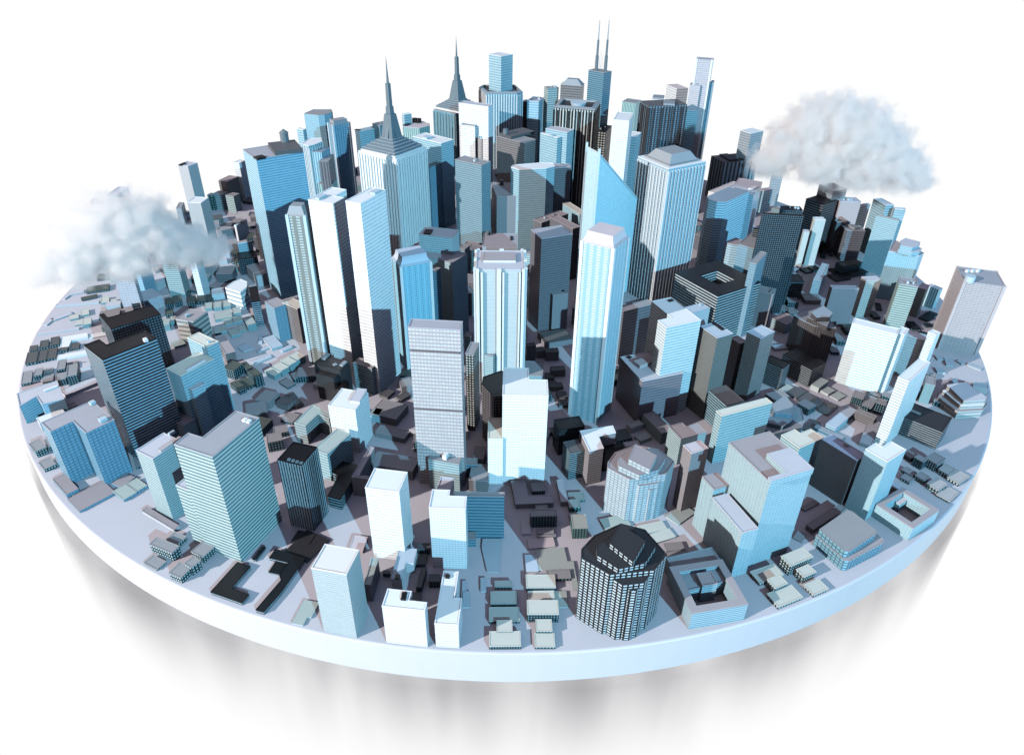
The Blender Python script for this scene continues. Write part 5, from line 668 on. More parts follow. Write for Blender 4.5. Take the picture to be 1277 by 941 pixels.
B({"n":"low_house","l":"green windowed house in front of the small black cyan lined block","P":[[12.18,-80.93],[12.02,-78.2],[9.95,-78.32],[10.1,-81.05]],"h":1.99,"s":"houseg","r":"rgn","q":0.398,"g":1})
B({"n":"low_house","l":"grey roofed house in front of the white central tower, nearest","P":[[6.5,-72.01],[6.32,-69.98],[4.33,-70.16],[4.51,-72.18]],"h":0.73,"s":"housek","r":"rg","q":0.365,"g":1})
B({"n":"low_house","l":"grey roofed house in front of the white central tower, second nearest","P":[[6.83,-75.81],[6.68,-74.22],[4.86,-74.4],[5.01,-75.99]],"h":0.65,"s":"housek","r":"rg","q":0.325,"g":1})
B({"n":"low_house","l":"grey roofed house in front of the small black cyan lined block, nearest","P":[[7.96,-78.81],[7.87,-77.45],[4.09,-77.69],[4.18,-79.05]],"h":2.19,"s":"housek","r":"rg","q":0.438,"g":1})
B({"n":"low_house","l":"grey roofed house in front of the small black cyan lined block, second nearest","P":[[7.49,-80.6],[7.45,-79.72],[5.1,-79.83],[5.14,-80.71]],"h":0.48,"s":"housek","r":"rg","q":0.48,"g":1})
B({"n":"low_block","l":"bent lavender grey block in front of the white central tower","P":[[7.61,-74.8],[7.56,-73.18],[3.89,-73.43],[3.5,-70.02],[1.3,-70.14],[2.02,-75.25]],"h":0.91,"s":"slatep","r":"rl2","q":0.455,"g":1})
B({"n":"low_block","l":"narrow lavender roofed block in front of the small black cyan lined block","P":[[9.84,-74.47],[9.4,-69.65],[8.33,-69.75],[8.77,-74.56]],"h":0.92,"s":"slatep","r":"rl","q":0.46,"g":1})
B({"n":"low_house","l":"green grey roofed house in front of the small black cyan lined block, second nearest","P":[[11.66,-75.66],[11.42,-74.06],[9.72,-74.32],[9.96,-75.92]],"h":1.04,"s":"houseg","r":"rgn","q":0.52,"g":1})
B({"n":"low_house","l":"green grey roofed house in front of the small black cyan lined block, third nearest","P":[[11.81,-77.71],[11.54,-76.19],[9.83,-76.5],[10.1,-78.01]],"h":0.52,"s":"houseg","r":"rgn","q":0.52,"g":1})
B({"n":"low_house","l":"green grey roofed house in front of the small black cyan lined block, nearest","P":[[12.44,-73.49],[12.31,-71.84],[9.92,-72.04],[10.05,-73.68]],"h":0.45,"s":"houseg","r":"rgn","q":0.45,"g":1})
B({"n":"low_house","l":"green grey roofed house in front of the small black cyan lined block, fourth nearest","P":[[12.26,-79.93],[12.09,-78.02],[10.18,-78.19],[10.36,-80.1]],"h":0.75,"s":"houseg","r":"rgn","q":0.375,"g":1})
B({"n":"low_block","l":"lavender plate right of the teal ribbed slab","P":[[4.29,-80.45],[4.12,-77.61],[2.79,-77.69],[2.96,-80.52]],"h":0.24,"s":"plainb","r":"rl","q":0.24,"g":1})
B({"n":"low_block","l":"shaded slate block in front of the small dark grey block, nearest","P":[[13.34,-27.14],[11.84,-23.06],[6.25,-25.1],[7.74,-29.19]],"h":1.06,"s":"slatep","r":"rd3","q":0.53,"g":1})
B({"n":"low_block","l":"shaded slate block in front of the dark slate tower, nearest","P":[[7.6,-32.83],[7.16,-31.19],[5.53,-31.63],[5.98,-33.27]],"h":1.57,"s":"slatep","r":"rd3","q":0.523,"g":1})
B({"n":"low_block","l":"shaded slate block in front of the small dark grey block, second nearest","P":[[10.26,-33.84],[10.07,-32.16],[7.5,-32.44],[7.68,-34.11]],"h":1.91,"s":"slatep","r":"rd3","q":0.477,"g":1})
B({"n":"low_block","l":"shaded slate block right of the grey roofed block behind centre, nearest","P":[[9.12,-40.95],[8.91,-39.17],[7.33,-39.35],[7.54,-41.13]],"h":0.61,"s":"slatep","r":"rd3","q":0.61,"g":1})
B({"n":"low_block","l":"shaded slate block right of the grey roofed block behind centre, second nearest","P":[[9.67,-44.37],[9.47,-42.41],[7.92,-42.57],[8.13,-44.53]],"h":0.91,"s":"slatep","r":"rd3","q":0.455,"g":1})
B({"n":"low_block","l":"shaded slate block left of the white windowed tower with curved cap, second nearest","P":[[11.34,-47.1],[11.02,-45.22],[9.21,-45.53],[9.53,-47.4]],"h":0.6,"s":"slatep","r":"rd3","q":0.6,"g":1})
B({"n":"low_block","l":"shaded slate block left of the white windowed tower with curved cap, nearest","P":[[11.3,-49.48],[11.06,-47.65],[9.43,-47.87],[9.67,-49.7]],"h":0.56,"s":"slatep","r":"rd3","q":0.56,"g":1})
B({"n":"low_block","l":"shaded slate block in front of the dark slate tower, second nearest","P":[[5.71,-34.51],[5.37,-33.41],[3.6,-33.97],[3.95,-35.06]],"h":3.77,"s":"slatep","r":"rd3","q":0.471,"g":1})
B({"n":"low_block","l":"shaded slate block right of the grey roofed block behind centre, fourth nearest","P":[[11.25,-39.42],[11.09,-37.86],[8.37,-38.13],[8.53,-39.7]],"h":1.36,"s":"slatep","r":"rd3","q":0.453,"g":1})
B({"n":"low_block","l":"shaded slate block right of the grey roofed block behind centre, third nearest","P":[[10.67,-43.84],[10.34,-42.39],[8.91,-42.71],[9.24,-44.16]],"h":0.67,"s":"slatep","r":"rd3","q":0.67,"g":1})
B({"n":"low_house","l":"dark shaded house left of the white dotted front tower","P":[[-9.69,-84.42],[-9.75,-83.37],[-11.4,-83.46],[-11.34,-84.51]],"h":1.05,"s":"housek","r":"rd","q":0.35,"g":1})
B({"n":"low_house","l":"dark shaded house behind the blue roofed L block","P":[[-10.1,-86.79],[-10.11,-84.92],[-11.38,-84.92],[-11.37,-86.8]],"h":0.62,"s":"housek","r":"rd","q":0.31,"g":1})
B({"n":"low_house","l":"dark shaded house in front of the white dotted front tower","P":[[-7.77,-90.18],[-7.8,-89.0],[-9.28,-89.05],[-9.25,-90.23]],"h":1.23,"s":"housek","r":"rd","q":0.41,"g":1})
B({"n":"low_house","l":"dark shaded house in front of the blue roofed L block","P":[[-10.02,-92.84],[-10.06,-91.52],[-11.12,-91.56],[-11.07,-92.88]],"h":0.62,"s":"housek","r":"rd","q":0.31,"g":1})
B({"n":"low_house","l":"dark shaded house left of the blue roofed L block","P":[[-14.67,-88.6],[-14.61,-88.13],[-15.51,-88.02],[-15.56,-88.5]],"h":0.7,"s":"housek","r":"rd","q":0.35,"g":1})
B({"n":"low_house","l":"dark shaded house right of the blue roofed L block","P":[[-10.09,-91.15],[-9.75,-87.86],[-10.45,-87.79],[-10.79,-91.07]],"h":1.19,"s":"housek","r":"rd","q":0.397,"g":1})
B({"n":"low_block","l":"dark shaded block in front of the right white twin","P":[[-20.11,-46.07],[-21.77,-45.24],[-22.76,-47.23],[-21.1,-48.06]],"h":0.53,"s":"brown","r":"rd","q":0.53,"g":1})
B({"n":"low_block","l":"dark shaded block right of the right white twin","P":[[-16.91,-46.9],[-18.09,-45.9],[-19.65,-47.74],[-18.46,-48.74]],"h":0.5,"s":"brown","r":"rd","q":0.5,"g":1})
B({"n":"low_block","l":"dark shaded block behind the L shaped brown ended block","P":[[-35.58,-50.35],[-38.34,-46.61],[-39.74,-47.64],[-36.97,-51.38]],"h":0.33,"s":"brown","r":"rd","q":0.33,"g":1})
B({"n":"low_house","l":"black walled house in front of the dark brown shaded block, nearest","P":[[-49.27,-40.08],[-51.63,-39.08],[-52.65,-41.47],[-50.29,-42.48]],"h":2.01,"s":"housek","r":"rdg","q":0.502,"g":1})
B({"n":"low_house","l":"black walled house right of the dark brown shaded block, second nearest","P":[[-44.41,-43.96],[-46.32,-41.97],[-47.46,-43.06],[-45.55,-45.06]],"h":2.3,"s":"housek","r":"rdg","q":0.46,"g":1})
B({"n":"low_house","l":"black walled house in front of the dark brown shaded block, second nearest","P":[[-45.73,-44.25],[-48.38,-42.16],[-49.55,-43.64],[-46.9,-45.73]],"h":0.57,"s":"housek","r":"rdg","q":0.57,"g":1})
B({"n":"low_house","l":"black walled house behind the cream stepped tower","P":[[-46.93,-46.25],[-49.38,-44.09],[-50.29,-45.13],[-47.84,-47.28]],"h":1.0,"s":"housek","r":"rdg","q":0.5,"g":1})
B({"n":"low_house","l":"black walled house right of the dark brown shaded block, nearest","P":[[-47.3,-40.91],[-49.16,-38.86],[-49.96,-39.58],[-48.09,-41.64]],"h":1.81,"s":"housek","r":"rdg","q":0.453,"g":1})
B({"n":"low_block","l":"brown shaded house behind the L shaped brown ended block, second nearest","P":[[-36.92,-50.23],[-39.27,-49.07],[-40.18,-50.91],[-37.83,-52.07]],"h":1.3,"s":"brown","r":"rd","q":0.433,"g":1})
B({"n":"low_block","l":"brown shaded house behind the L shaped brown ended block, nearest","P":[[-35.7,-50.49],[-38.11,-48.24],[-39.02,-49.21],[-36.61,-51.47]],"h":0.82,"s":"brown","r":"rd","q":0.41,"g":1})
B({"n":"low_house","l":"cream roofed row house in front of the brown and blue brick tower, third nearest","P":[[-42.15,-41.12],[-44.42,-39.51],[-45.29,-40.73],[-43.02,-42.34]],"h":1.01,"s":"housec","r":"rc2","q":0.505,"g":1})
B({"n":"low_house","l":"cream roofed row house in front of the brown and blue brick tower, second nearest","P":[[-40.88,-39.79],[-43.04,-38.18],[-44.06,-39.55],[-41.9,-41.16]],"h":1.36,"s":"housec","r":"rc2","q":0.453,"g":1})
B({"n":"low_house","l":"cream roofed row house in front of the brown and blue brick tower, nearest","P":[[-39.8,-38.23],[-41.99,-36.62],[-42.95,-37.93],[-40.75,-39.54]],"h":1.6,"s":"housec","r":"rc2","q":0.533,"g":1})
B({"n":"low_house","l":"cream roofed row house in front of the brown block with cream roof","P":[[-38.78,-35.85],[-40.85,-34.43],[-42.16,-36.33],[-40.09,-37.75]],"h":1.39,"s":"housec","r":"rc2","q":0.463,"g":1})
B({"n":"low_house","l":"grey roofed house left of the pale windowed grey blue tower, second nearest","P":[[-38.68,-43.84],[-40.62,-42.3],[-41.73,-43.7],[-39.79,-45.24]],"h":0.4,"s":"housek","r":"rg","q":0.4,"g":1})
B({"n":"low_house","l":"grey roofed house left of the pale windowed grey blue tower, nearest","P":[[-38.05,-42.85],[-39.02,-41.22],[-40.02,-41.81],[-39.05,-43.45]],"h":1.14,"s":"housek","r":"rg","q":0.57,"g":1})
B({"n":"low_block","l":"pale blue flat plate right of the dark brown shaded block","P":[[-50.38,-31.35],[-52.25,-29.61],[-53.7,-31.17],[-51.83,-32.91]],"h":0.24,"s":"plainb","r":"rlb","q":0.24,"g":1})
B({"n":"low_block","l":"pale blue flat plate left of the brown and blue brick tower, second nearest","P":[[-46.96,-30.95],[-47.56,-30.39],[-49.49,-32.47],[-48.88,-33.02]],"h":0.24,"s":"plainb","r":"rlb","q":0.24,"g":1})
B({"n":"low_block","l":"pale blue flat plate left of the brown and blue brick tower, nearest","P":[[-44.62,-30.85],[-47.63,-26.76],[-49.44,-28.1],[-46.43,-32.19]],"h":0.59,"s":"plainb","r":"rlb","q":0.59,"g":1})
B({"n":"low_block","l":"pale blue flat plate in front of the brown and blue brick tower, second nearest","P":[[-45.72,-34.64],[-46.65,-33.75],[-49.18,-36.41],[-48.26,-37.29]],"h":0.27,"s":"plainb","r":"rlb","q":0.27,"g":1})
B({"n":"low_block","l":"pale blue flat plate in front of the brown and blue brick tower, nearest","P":[[-42.67,-30.98],[-43.54,-30.2],[-45.06,-31.92],[-44.19,-32.7]],"h":0.35,"s":"plainb","r":"rlb","q":0.35,"g":1})
B({"n":"low_block","l":"pale blue flat plate in front of the slim black striped tower","P":[[-50.02,-26.13],[-50.74,-26.3],[-49.92,-29.69],[-49.2,-29.51]],"h":0.22,"s":"plainb","r":"rlb","q":0.22,"g":1})
B({"n":"low_house","l":"grey green roofed house in front of the slim pale tower under the left cloud","P":[[-63.96,-15.94],[-64.83,-13.51],[-66.21,-14.01],[-65.34,-16.43]],"h":0.77,"s":"housec","r":"rgn","q":0.385,"g":1})
B({"n":"low_house","l":"grey green roofed house right of the slim pale tower under the left cloud","P":[[-61.93,-15.86],[-62.76,-13.42],[-64.28,-13.94],[-63.45,-16.38]],"h":1.01,"s":"housec","r":"rgn","q":0.505,"g":1})
B({"n":"low_house","l":"grey green roofed house left of the white faceted block, nearest","P":[[-60.2,-15.05],[-61.16,-12.39],[-62.76,-12.96],[-61.8,-15.63]],"h":0.87,"s":"housec","r":"rgn","q":0.435,"g":1})
B({"n":"low_house","l":"grey green roofed house left of the white faceted block, second nearest","P":[[-58.42,-19.58],[-59.7,-16.93],[-62.83,-18.46],[-61.55,-21.1]],"h":0.62,"s":"housec","r":"rgn","q":0.62,"g":1})
B({"n":"low_house","l":"grey green roofed house in front of the white faceted block, nearest","P":[[-57.08,-17.79],[-58.11,-15.49],[-59.52,-16.13],[-58.5,-18.42]],"h":0.77,"s":"housec","r":"rgn","q":0.385,"g":1})
B({"n":"low_house","l":"grey green roofed house in front of the white faceted block, third nearest","P":[[-57.37,-21.88],[-58.84,-19.42],[-60.31,-20.3],[-58.84,-22.76]],"h":0.38,"s":"housec","r":"rgn","q":0.38,"g":1})
B({"n":"low_house","l":"grey green roofed house in front of the white faceted block, second nearest","P":[[-55.65,-21.13],[-56.74,-18.98],[-58.4,-19.81],[-57.31,-21.97]],"h":0.57,"s":"housec","r":"rgn","q":0.57,"g":1})
B({"n":"low_house","l":"grey green roofed house right of the faceted brown roofed block","P":[[-57.59,-25.25],[-58.8,-22.91],[-60.93,-24.01],[-59.72,-26.35]],"h":0.52,"s":"housec","r":"rgn","q":0.52,"g":1})
B({"n":"low_house","l":"grey green roofed house behind the dark brown shaded block","P":[[-54.41,-26.41],[-56.0,-24.13],[-57.55,-25.22],[-55.96,-27.5]],"h":0.56,"s":"housec","r":"rgn","q":0.56,"g":1})
B({"n":"low_house","l":"grey green roofed house left of the slim black striped tower, second nearest","P":[[-53.88,-24.59],[-54.95,-22.46],[-56.16,-23.07],[-55.1,-25.2]],"h":0.38,"s":"housec","r":"rgn","q":0.38,"g":1})
B({"n":"low_house","l":"grey green roofed house left of the slim black striped tower, nearest","P":[[-51.92,-23.77],[-53.43,-21.34],[-54.89,-22.24],[-53.38,-24.67]],"h":1.44,"s":"housec","r":"rgn","q":0.48,"g":1})
B({"n":"low_house","l":"grey green roofed house in front of the pink gridded block","P":[[-69.51,-24.63],[-70.37,-22.39],[-71.63,-22.88],[-70.77,-25.11]],"h":1.44,"s":"housec","r":"rgn","q":0.48,"g":1})
B({"n":"low_house","l":"grey green roofed house right of the pink gridded block","P":[[-69.28,-22.24],[-70.22,-19.98],[-71.22,-20.39],[-70.28,-22.66]],"h":0.84,"s":"housec","r":"rgn","q":0.42,"g":1})
B({"n":"low_house","l":"grey green roofed house left of the faceted brown roofed block","P":[[-64.14,-30.38],[-65.59,-28.68],[-67.28,-30.12],[-65.83,-31.82]],"h":0.36,"s":"housec","r":"rgn","q":0.36,"g":1})
B({"n":"low_block","l":"small white block right of the slim pale tower under the left cloud","P":[[-63.13,-10.27],[-64.18,-7.34],[-66.65,-8.22],[-65.6,-11.15]],"h":1.31,"s":"whiteb","r":"rw","q":0.437,"g":1})
B({"n":"low_house","l":"dark green roofed house left of the mint tower under the left cloud, second nearest","P":[[-72.69,-15.21],[-73.72,-12.74],[-74.97,-13.27],[-73.95,-15.73]],"h":1.25,"s":"housek","r":"rdg","q":0.417,"g":1})
B({"n":"low_house","l":"dark green roofed house in front of the mint tower under the left cloud","P":[[-71.01,-14.17],[-72.36,-11.41],[-73.75,-12.09],[-72.4,-14.85]],"h":1.25,"s":"housek","r":"rdg","q":0.417,"g":1})
B({"n":"low_house","l":"dark green roofed house right of the mint tower under the left cloud, second nearest","P":[[-68.01,-14.5],[-68.99,-11.67],[-70.44,-12.17],[-69.47,-15.0]],"h":1.35,"s":"housek","r":"rdg","q":0.45,"g":1})
B({"n":"low_house","l":"dark green roofed house in front of the slim pale tower under the left cloud","P":[[-66.37,-12.65],[-67.26,-9.76],[-69.21,-10.36],[-68.32,-13.25]],"h":0.64,"s":"housek","r":"rdg","q":0.64,"g":1})
B({"n":"low_house","l":"dark green roofed house right of the slim pale tower under the left cloud","P":[[-64.95,-12.29],[-66.09,-9.42],[-67.25,-9.88],[-66.12,-12.75]],"h":0.64,"s":"housek","r":"rdg","q":0.64,"g":1})
B({"n":"low_house","l":"dark green roofed house left of the mint tower under the left cloud, nearest","P":[[-73.24,-9.13],[-73.65,-7.61],[-75.17,-8.02],[-74.76,-9.54]],"h":0.64,"s":"housek","r":"rdg","q":0.64,"g":1})
B({"n":"low_house","l":"dark green roofed house right of the mint tower under the left cloud, nearest","P":[[-71.43,-8.93],[-71.76,-7.71],[-73.13,-8.08],[-72.8,-9.29]],"h":0.64,"s":"housek","r":"rdg","q":0.64,"g":1})
B({"n":"low_house","l":"dark green roofed house right of the pink gridded block","P":[[-71.0,-19.2],[-71.81,-17.16],[-73.19,-17.71],[-72.38,-19.75]],"h":1.0,"s":"housek","r":"rdg","q":0.5,"g":1})
B({"n":"low_block","l":"long pale rim block left of the narrow black slab, nearest","P":[[-89.65,-13.71],[-89.88,-12.77],[-98.28,-14.85],[-98.05,-15.79]],"h":0.41,"s":"plainb","r":"rl","q":0.41,"g":1})
B({"n":"low_block","l":"long pale rim block left of the narrow black slab, second nearest","P":[[-95.36,-8.89],[-96.18,-7.4],[-98.82,-8.85],[-97.99,-10.34]],"h":0.26,"s":"plainb","r":"rl","q":0.26,"g":1})
B({"n":"low_block","l":"long pale rim block behind the pink roofed shed, nearest","P":[[-88.17,-25.23],[-88.52,-24.23],[-95.85,-26.75],[-95.51,-27.75]],"h":0.28,"s":"plainb","r":"rl","q":0.28,"g":1})
B({"n":"low_block","l":"long pale rim block left of the leftmost pale tower","P":[[-92.92,-18.68],[-94.03,-17.83],[-96.44,-20.96],[-95.34,-21.81]],"h":0.22,"s":"plainb","r":"rl","q":0.22,"g":1})
B({"n":"low_block","l":"long pale rim block behind the pink roofed shed, second nearest","P":[[-95.58,-20.83],[-96.45,-20.8],[-96.53,-23.7],[-95.66,-23.72]],"h":0.22,"s":"plainb","r":"rl","q":0.22,"g":1})
B({"n":"low_block","l":"long pale rim block left of the narrow black slab, third nearest","P":[[-97.75,-9.34],[-98.41,-9.28],[-98.67,-12.06],[-98.0,-12.12]],"h":0.22,"s":"plainb","r":"rl","q":0.22,"g":1})
B({"n":"low_house","l":"long dark roofed block left of the narrow black slab, nearest","P":[[-90.31,-7.59],[-91.46,-4.88],[-95.69,-6.69],[-94.54,-9.4]],"h":0.49,"s":"housek","r":"rdg","q":0.49,"g":1})
B({"n":"low_house","l":"long dark roofed block left of the narrow black slab, second nearest","P":[[-91.13,-11.05],[-92.02,-9.71],[-94.74,-11.5],[-93.86,-12.84]],"h":0.34,"s":"housek","r":"rdg","q":0.34,"g":1})
B({"n":"low_house","l":"beige roofed house left of the narrow black slab, second nearest","P":[[-87.45,-13.54],[-88.57,-10.99],[-90.08,-11.65],[-88.96,-14.2]],"h":0.48,"s":"housec","r":"rc2","q":0.48,"g":1})
B({"n":"low_house","l":"beige roofed house left of the narrow black slab, nearest","P":[[-85.9,-13.39],[-86.63,-11.79],[-87.77,-12.32],[-87.04,-13.91]],"h":0.39,"s":"housec","r":"rc2","q":0.39,"g":1})
B({"n":"low_house","l":"beige roofed house left of the leftmost pale tower, fourth nearest","P":[[-90.49,-20.72],[-91.52,-18.97],[-92.98,-19.83],[-91.95,-21.58]],"h":0.38,"s":"housec","r":"rc2","q":0.38,"g":1})
B({"n":"low_house","l":"beige roofed house left of the leftmost pale tower, second nearest","P":[[-89.07,-19.08],[-90.35,-16.76],[-91.73,-17.52],[-90.45,-19.84]],"h":0.43,"s":"housec","r":"rc2","q":0.43,"g":1})
B({"n":"low_house","l":"beige roofed house left of the leftmost pale tower, third nearest","P":[[-88.48,-23.17],[-89.33,-21.39],[-90.59,-21.99],[-89.74,-23.77]],"h":0.34,"s":"housec","r":"rc2","q":0.34,"g":1})
B({"n":"low_house","l":"beige roofed house left of the leftmost pale tower, nearest","P":[[-86.13,-23.84],[-87.41,-21.31],[-88.85,-22.04],[-87.57,-24.57]],"h":0.88,"s":"housec","r":"rc2","q":0.44,"g":1})
B({"n":"low_block","l":"bright white bent block left of the leftmost pale tower","P":[[-86.45,-32.58],[-87.2,-29.99],[-84.52,-28.71],[-85.56,-26.93],[-89.75,-28.88],[-87.91,-32.92]],"h":0.45,"s":"plainw","r":"rw","q":0.45,"g":1})
B({"n":"low_block","l":"long white roofed block left of the leftmost pale tower","P":[[-81.48,-27.43],[-82.21,-25.87],[-85.08,-27.21],[-84.35,-28.77]],"h":0.25,"s":"plainw","r":"rw","q":0.25,"g":1})
B({"n":"low_block","l":"long white roofed block behind the pink roofed shed","P":[[-81.4,-34.86],[-82.04,-33.45],[-86.97,-35.67],[-86.33,-37.08]],"h":0.41,"s":"plainw","r":"rw","q":0.41,"g":1})
B({"n":"low_house","l":"dark grey roofed house behind the lavender block at left rim, third nearest","P":[[-92.14,-33.54],[-92.95,-31.83],[-94.17,-32.4],[-93.36,-34.12]],"h":0.36,"s":"housek","r":"rd3","q":0.36,"g":1})
B({"n":"low_house","l":"dark grey roofed house behind the pink roofed shed, fifth nearest","P":[[-90.37,-32.67],[-91.6,-30.06],[-92.95,-30.69],[-91.73,-33.31]],"h":0.54,"s":"housek","r":"rd3","q":0.54,"g":1})
B({"n":"low_house","l":"dark grey roofed house behind the pink roofed shed, fourth nearest","P":[[-88.66,-31.72],[-90.15,-28.81],[-91.51,-29.5],[-90.02,-32.41]],"h":0.6,"s":"housek","r":"rd3","q":0.6,"g":1})
B({"n":"low_house","l":"dark grey roofed house behind the lavender block at left rim, nearest","P":[[-89.57,-38.28],[-91.26,-34.46],[-92.95,-35.21],[-91.26,-39.03]],"h":0.58,"s":"housek","r":"rd3","q":0.58,"g":1})
B({"n":"low_house","l":"dark grey roofed house behind the lavender block at left rim, second nearest","P":[[-88.25,-37.45],[-89.93,-33.63],[-91.45,-34.29],[-89.76,-38.12]],"h":0.49,"s":"housek","r":"rd3","q":0.49,"g":1})
B({"n":"low_house","l":"dark grey roofed house behind the pink roofed shed, nearest","P":[[-86.75,-36.6],[-88.44,-32.75],[-89.89,-33.39],[-88.21,-37.24]],"h":0.49,"s":"housek","r":"rd3","q":0.49,"g":1})
B({"n":"low_house","l":"dark grey roofed house behind the pink roofed shed, second nearest","P":[[-86.06,-33.79],[-86.4,-32.64],[-87.82,-33.06],[-87.48,-34.21]],"h":0.51,"s":"housek","r":"rd3","q":0.51,"g":1})
B({"n":"low_house","l":"dark grey roofed house behind the pink roofed shed, third nearest","P":[[-84.29,-32.81],[-85.06,-30.84],[-86.54,-31.42],[-85.77,-33.39]],"h":0.41,"s":"housek","r":"rd3","q":0.41,"g":1})
B({"n":"low_house","l":"light grey roofed house behind the lavender block at left rim, second nearest","P":[[-86.7,-45.11],[-88.56,-41.33],[-90.0,-42.04],[-88.14,-45.82]],"h":0.53,"s":"housek","r":"rg","q":0.53,"g":1})
B({"n":"low_house","l":"light grey roofed house behind the lavender block at left rim, third nearest","P":[[-85.68,-43.18],[-86.6,-41.17],[-87.8,-41.72],[-86.88,-43.73]],"h":0.96,"s":"housek","r":"rg","q":0.48,"g":1})
B({"n":"low_house","l":"light grey roofed house behind the lavender block at left rim, fourth nearest","P":[[-84.9,-41.42],[-85.57,-39.88],[-86.94,-40.47],[-86.28,-42.01]],"h":0.36,"s":"housek","r":"rg","q":0.36,"g":1})
B({"n":"low_house","l":"light grey roofed house behind the pink roofed shed, fourth nearest","P":[[-82.52,-41.05],[-83.76,-38.21],[-85.02,-38.76],[-83.78,-41.6]],"h":0.97,"s":"housek","r":"rg","q":0.485,"g":1})
B({"n":"low_house","l":"light grey roofed house behind the lavender block at left rim, nearest","P":[[-83.3,-44.15],[-84.42,-41.77],[-85.97,-42.5],[-84.84,-44.88]],"h":0.35,"s":"housek","r":"rg","q":0.35,"g":1})
B({"n":"low_house","l":"light grey roofed house behind the pink roofed shed, third nearest","P":[[-81.01,-39.93],[-81.98,-37.8],[-83.48,-38.49],[-82.51,-40.61]],"h":0.53,"s":"housek","r":"rg","q":0.53,"g":1})
B({"n":"low_house","l":"light grey roofed house behind the pink roofed shed, nearest","P":[[-80.2,-44.97],[-81.27,-42.8],[-82.75,-43.52],[-81.68,-45.7]],"h":1.35,"s":"housek","r":"rg","q":0.45,"g":1})
B({"n":"low_house","l":"light grey roofed house behind the pink roofed shed, second nearest","P":[[-78.06,-44.76],[-79.74,-41.06],[-81.34,-41.79],[-79.66,-45.49]],"h":2.08,"s":"housek","r":"rg","q":0.416,"g":1})
B({"n":"low_block","l":"white flat block behind the pink roofed shed, second nearest","P":[[-78.81,-39.4],[-79.76,-37.34],[-81.5,-38.14],[-80.54,-40.21]],"h":0.22,"s":"plainw","r":"rl","q":0.22,"g":1})
B({"n":"low_block","l":"white flat block behind the pink roofed shed, nearest","P":[[-74.51,-44.5],[-76.31,-43.01],[-80.14,-47.65],[-78.34,-49.14]],"h":0.49,"s":"plainw","r":"rl","q":0.49,"g":1})
B({"n":"low_house","l":"grey roofed rim house in front of the flat white slab by the rim, second nearest","P":[[-73.22,-64.32],[-75.31,-62.46],[-76.36,-63.64],[-74.27,-65.5]],"h":1.26,"s":"housek","r":"rg","q":0.42,"g":1,"win":1})
B({"n":"low_house","l":"grey roofed rim house in front of the flat white slab by the rim, nearest","P":[[-72.67,-63.82],[-74.26,-62.18],[-74.59,-62.51],[-73.0,-64.15]],"h":1.14,"s":"housek","r":"rg","q":0.38,"g":1,"win":1})
B({"n":"low_house","l":"grey roofed rim house behind the left terrace block, second nearest","P":[[-70.1,-67.71],[-71.82,-66.19],[-72.93,-67.43],[-71.21,-68.96]],"h":0.61,"s":"housek","r":"rg","q":0.305,"g":1,"win":1})
B({"n":"low_house","l":"grey roofed rim house behind the left terrace block, nearest","P":[[-69.89,-67.27],[-70.76,-66.15],[-71.08,-66.41],[-70.21,-67.52]],"h":0.53,"s":"housek","r":"rg","q":0.53,"g":1,"win":1})
B({"n":"low_house","l":"grey roofed rim house in front of the black banded tower at left","P":[[-56.78,-67.43],[-58.15,-65.15],[-58.92,-65.61],[-57.54,-67.89]],"h":0.45,"s":"housek","r":"rg","q":0.45,"g":1})
B({"n":"low_house","l":"cream roofed rim house left of the chamfered glass block, second nearest","P":[[42.27,-85.44],[41.47,-83.8],[38.0,-85.48],[38.8,-87.12]],"h":1.9,"s":"housek","r":"rc2","q":0.38,"g":1,"win":1})
B({"n":"low_house","l":"cream roofed rim house left of the chamfered glass block, nearest","P":[[42.13,-87.53],[41.51,-86.27],[39.67,-87.17],[40.3,-88.43]],"h":1.28,"s":"housek","r":"rc2","q":0.427,"g":1,"win":1})
B({"n":"low_house","l":"cream roofed rim house in front of the chamfered glass block","P":[[43.23,-89.68],[42.49,-88.08],[40.22,-89.13],[40.97,-90.73]],"h":0.52,"s":"housek","r":"rc2","q":0.52,"g":1,"win":1})
B({"n":"low_house","l":"cream roofed rim house in front of the large front right tower, nearest","P":[[37.97,-87.49],[37.2,-85.62],[33.61,-87.1],[34.38,-88.97]],"h":0.56,"s":"housek","r":"rc2","q":0.56,"g":1,"win":1})
B({"n":"low_house","l":"cream roofed rim house in front of the large front right tower, second nearest","P":[[37.7,-89.56],[37.06,-88.18],[35.27,-89.02],[35.92,-90.4]],"h":1.31,"s":"housek","r":"rc2","q":0.437,"g":1,"win":1})
B({"n":"low_house","l":"cream roofed rim house in front of the large front right tower, third nearest","P":[[39.36,-91.14],[38.47,-89.15],[34.89,-90.74],[35.78,-92.74]],"h":0.54,"s":"housek","r":"rc2","q":0.54,"g":1,"win":1})
B({"n":"low_block","l":"grey shaded slab left of the chamfered glass block","P":[[43.77,-79.7],[42.8,-78.89],[41.61,-80.32],[42.58,-81.12]],"h":0.22,"s":"slatep","r":"rg","q":0.22,"g":1})
B({"n":"low_block","l":"grey shaded slab left of the brown slab with periwinkle roof","P":[[47.77,-73.22],[47.4,-72.61],[44.65,-74.27],[45.03,-74.88]],"h":0.34,"s":"slatep","r":"rg","q":0.34,"g":1})
B({"n":"low_block","l":"grey shaded slab in front of the brown slab with periwinkle roof","P":[[50.97,-75.01],[50.29,-74.04],[43.97,-78.45],[44.64,-79.42]],"h":0.91,"s":"slatep","r":"rg","q":0.455,"g":1})
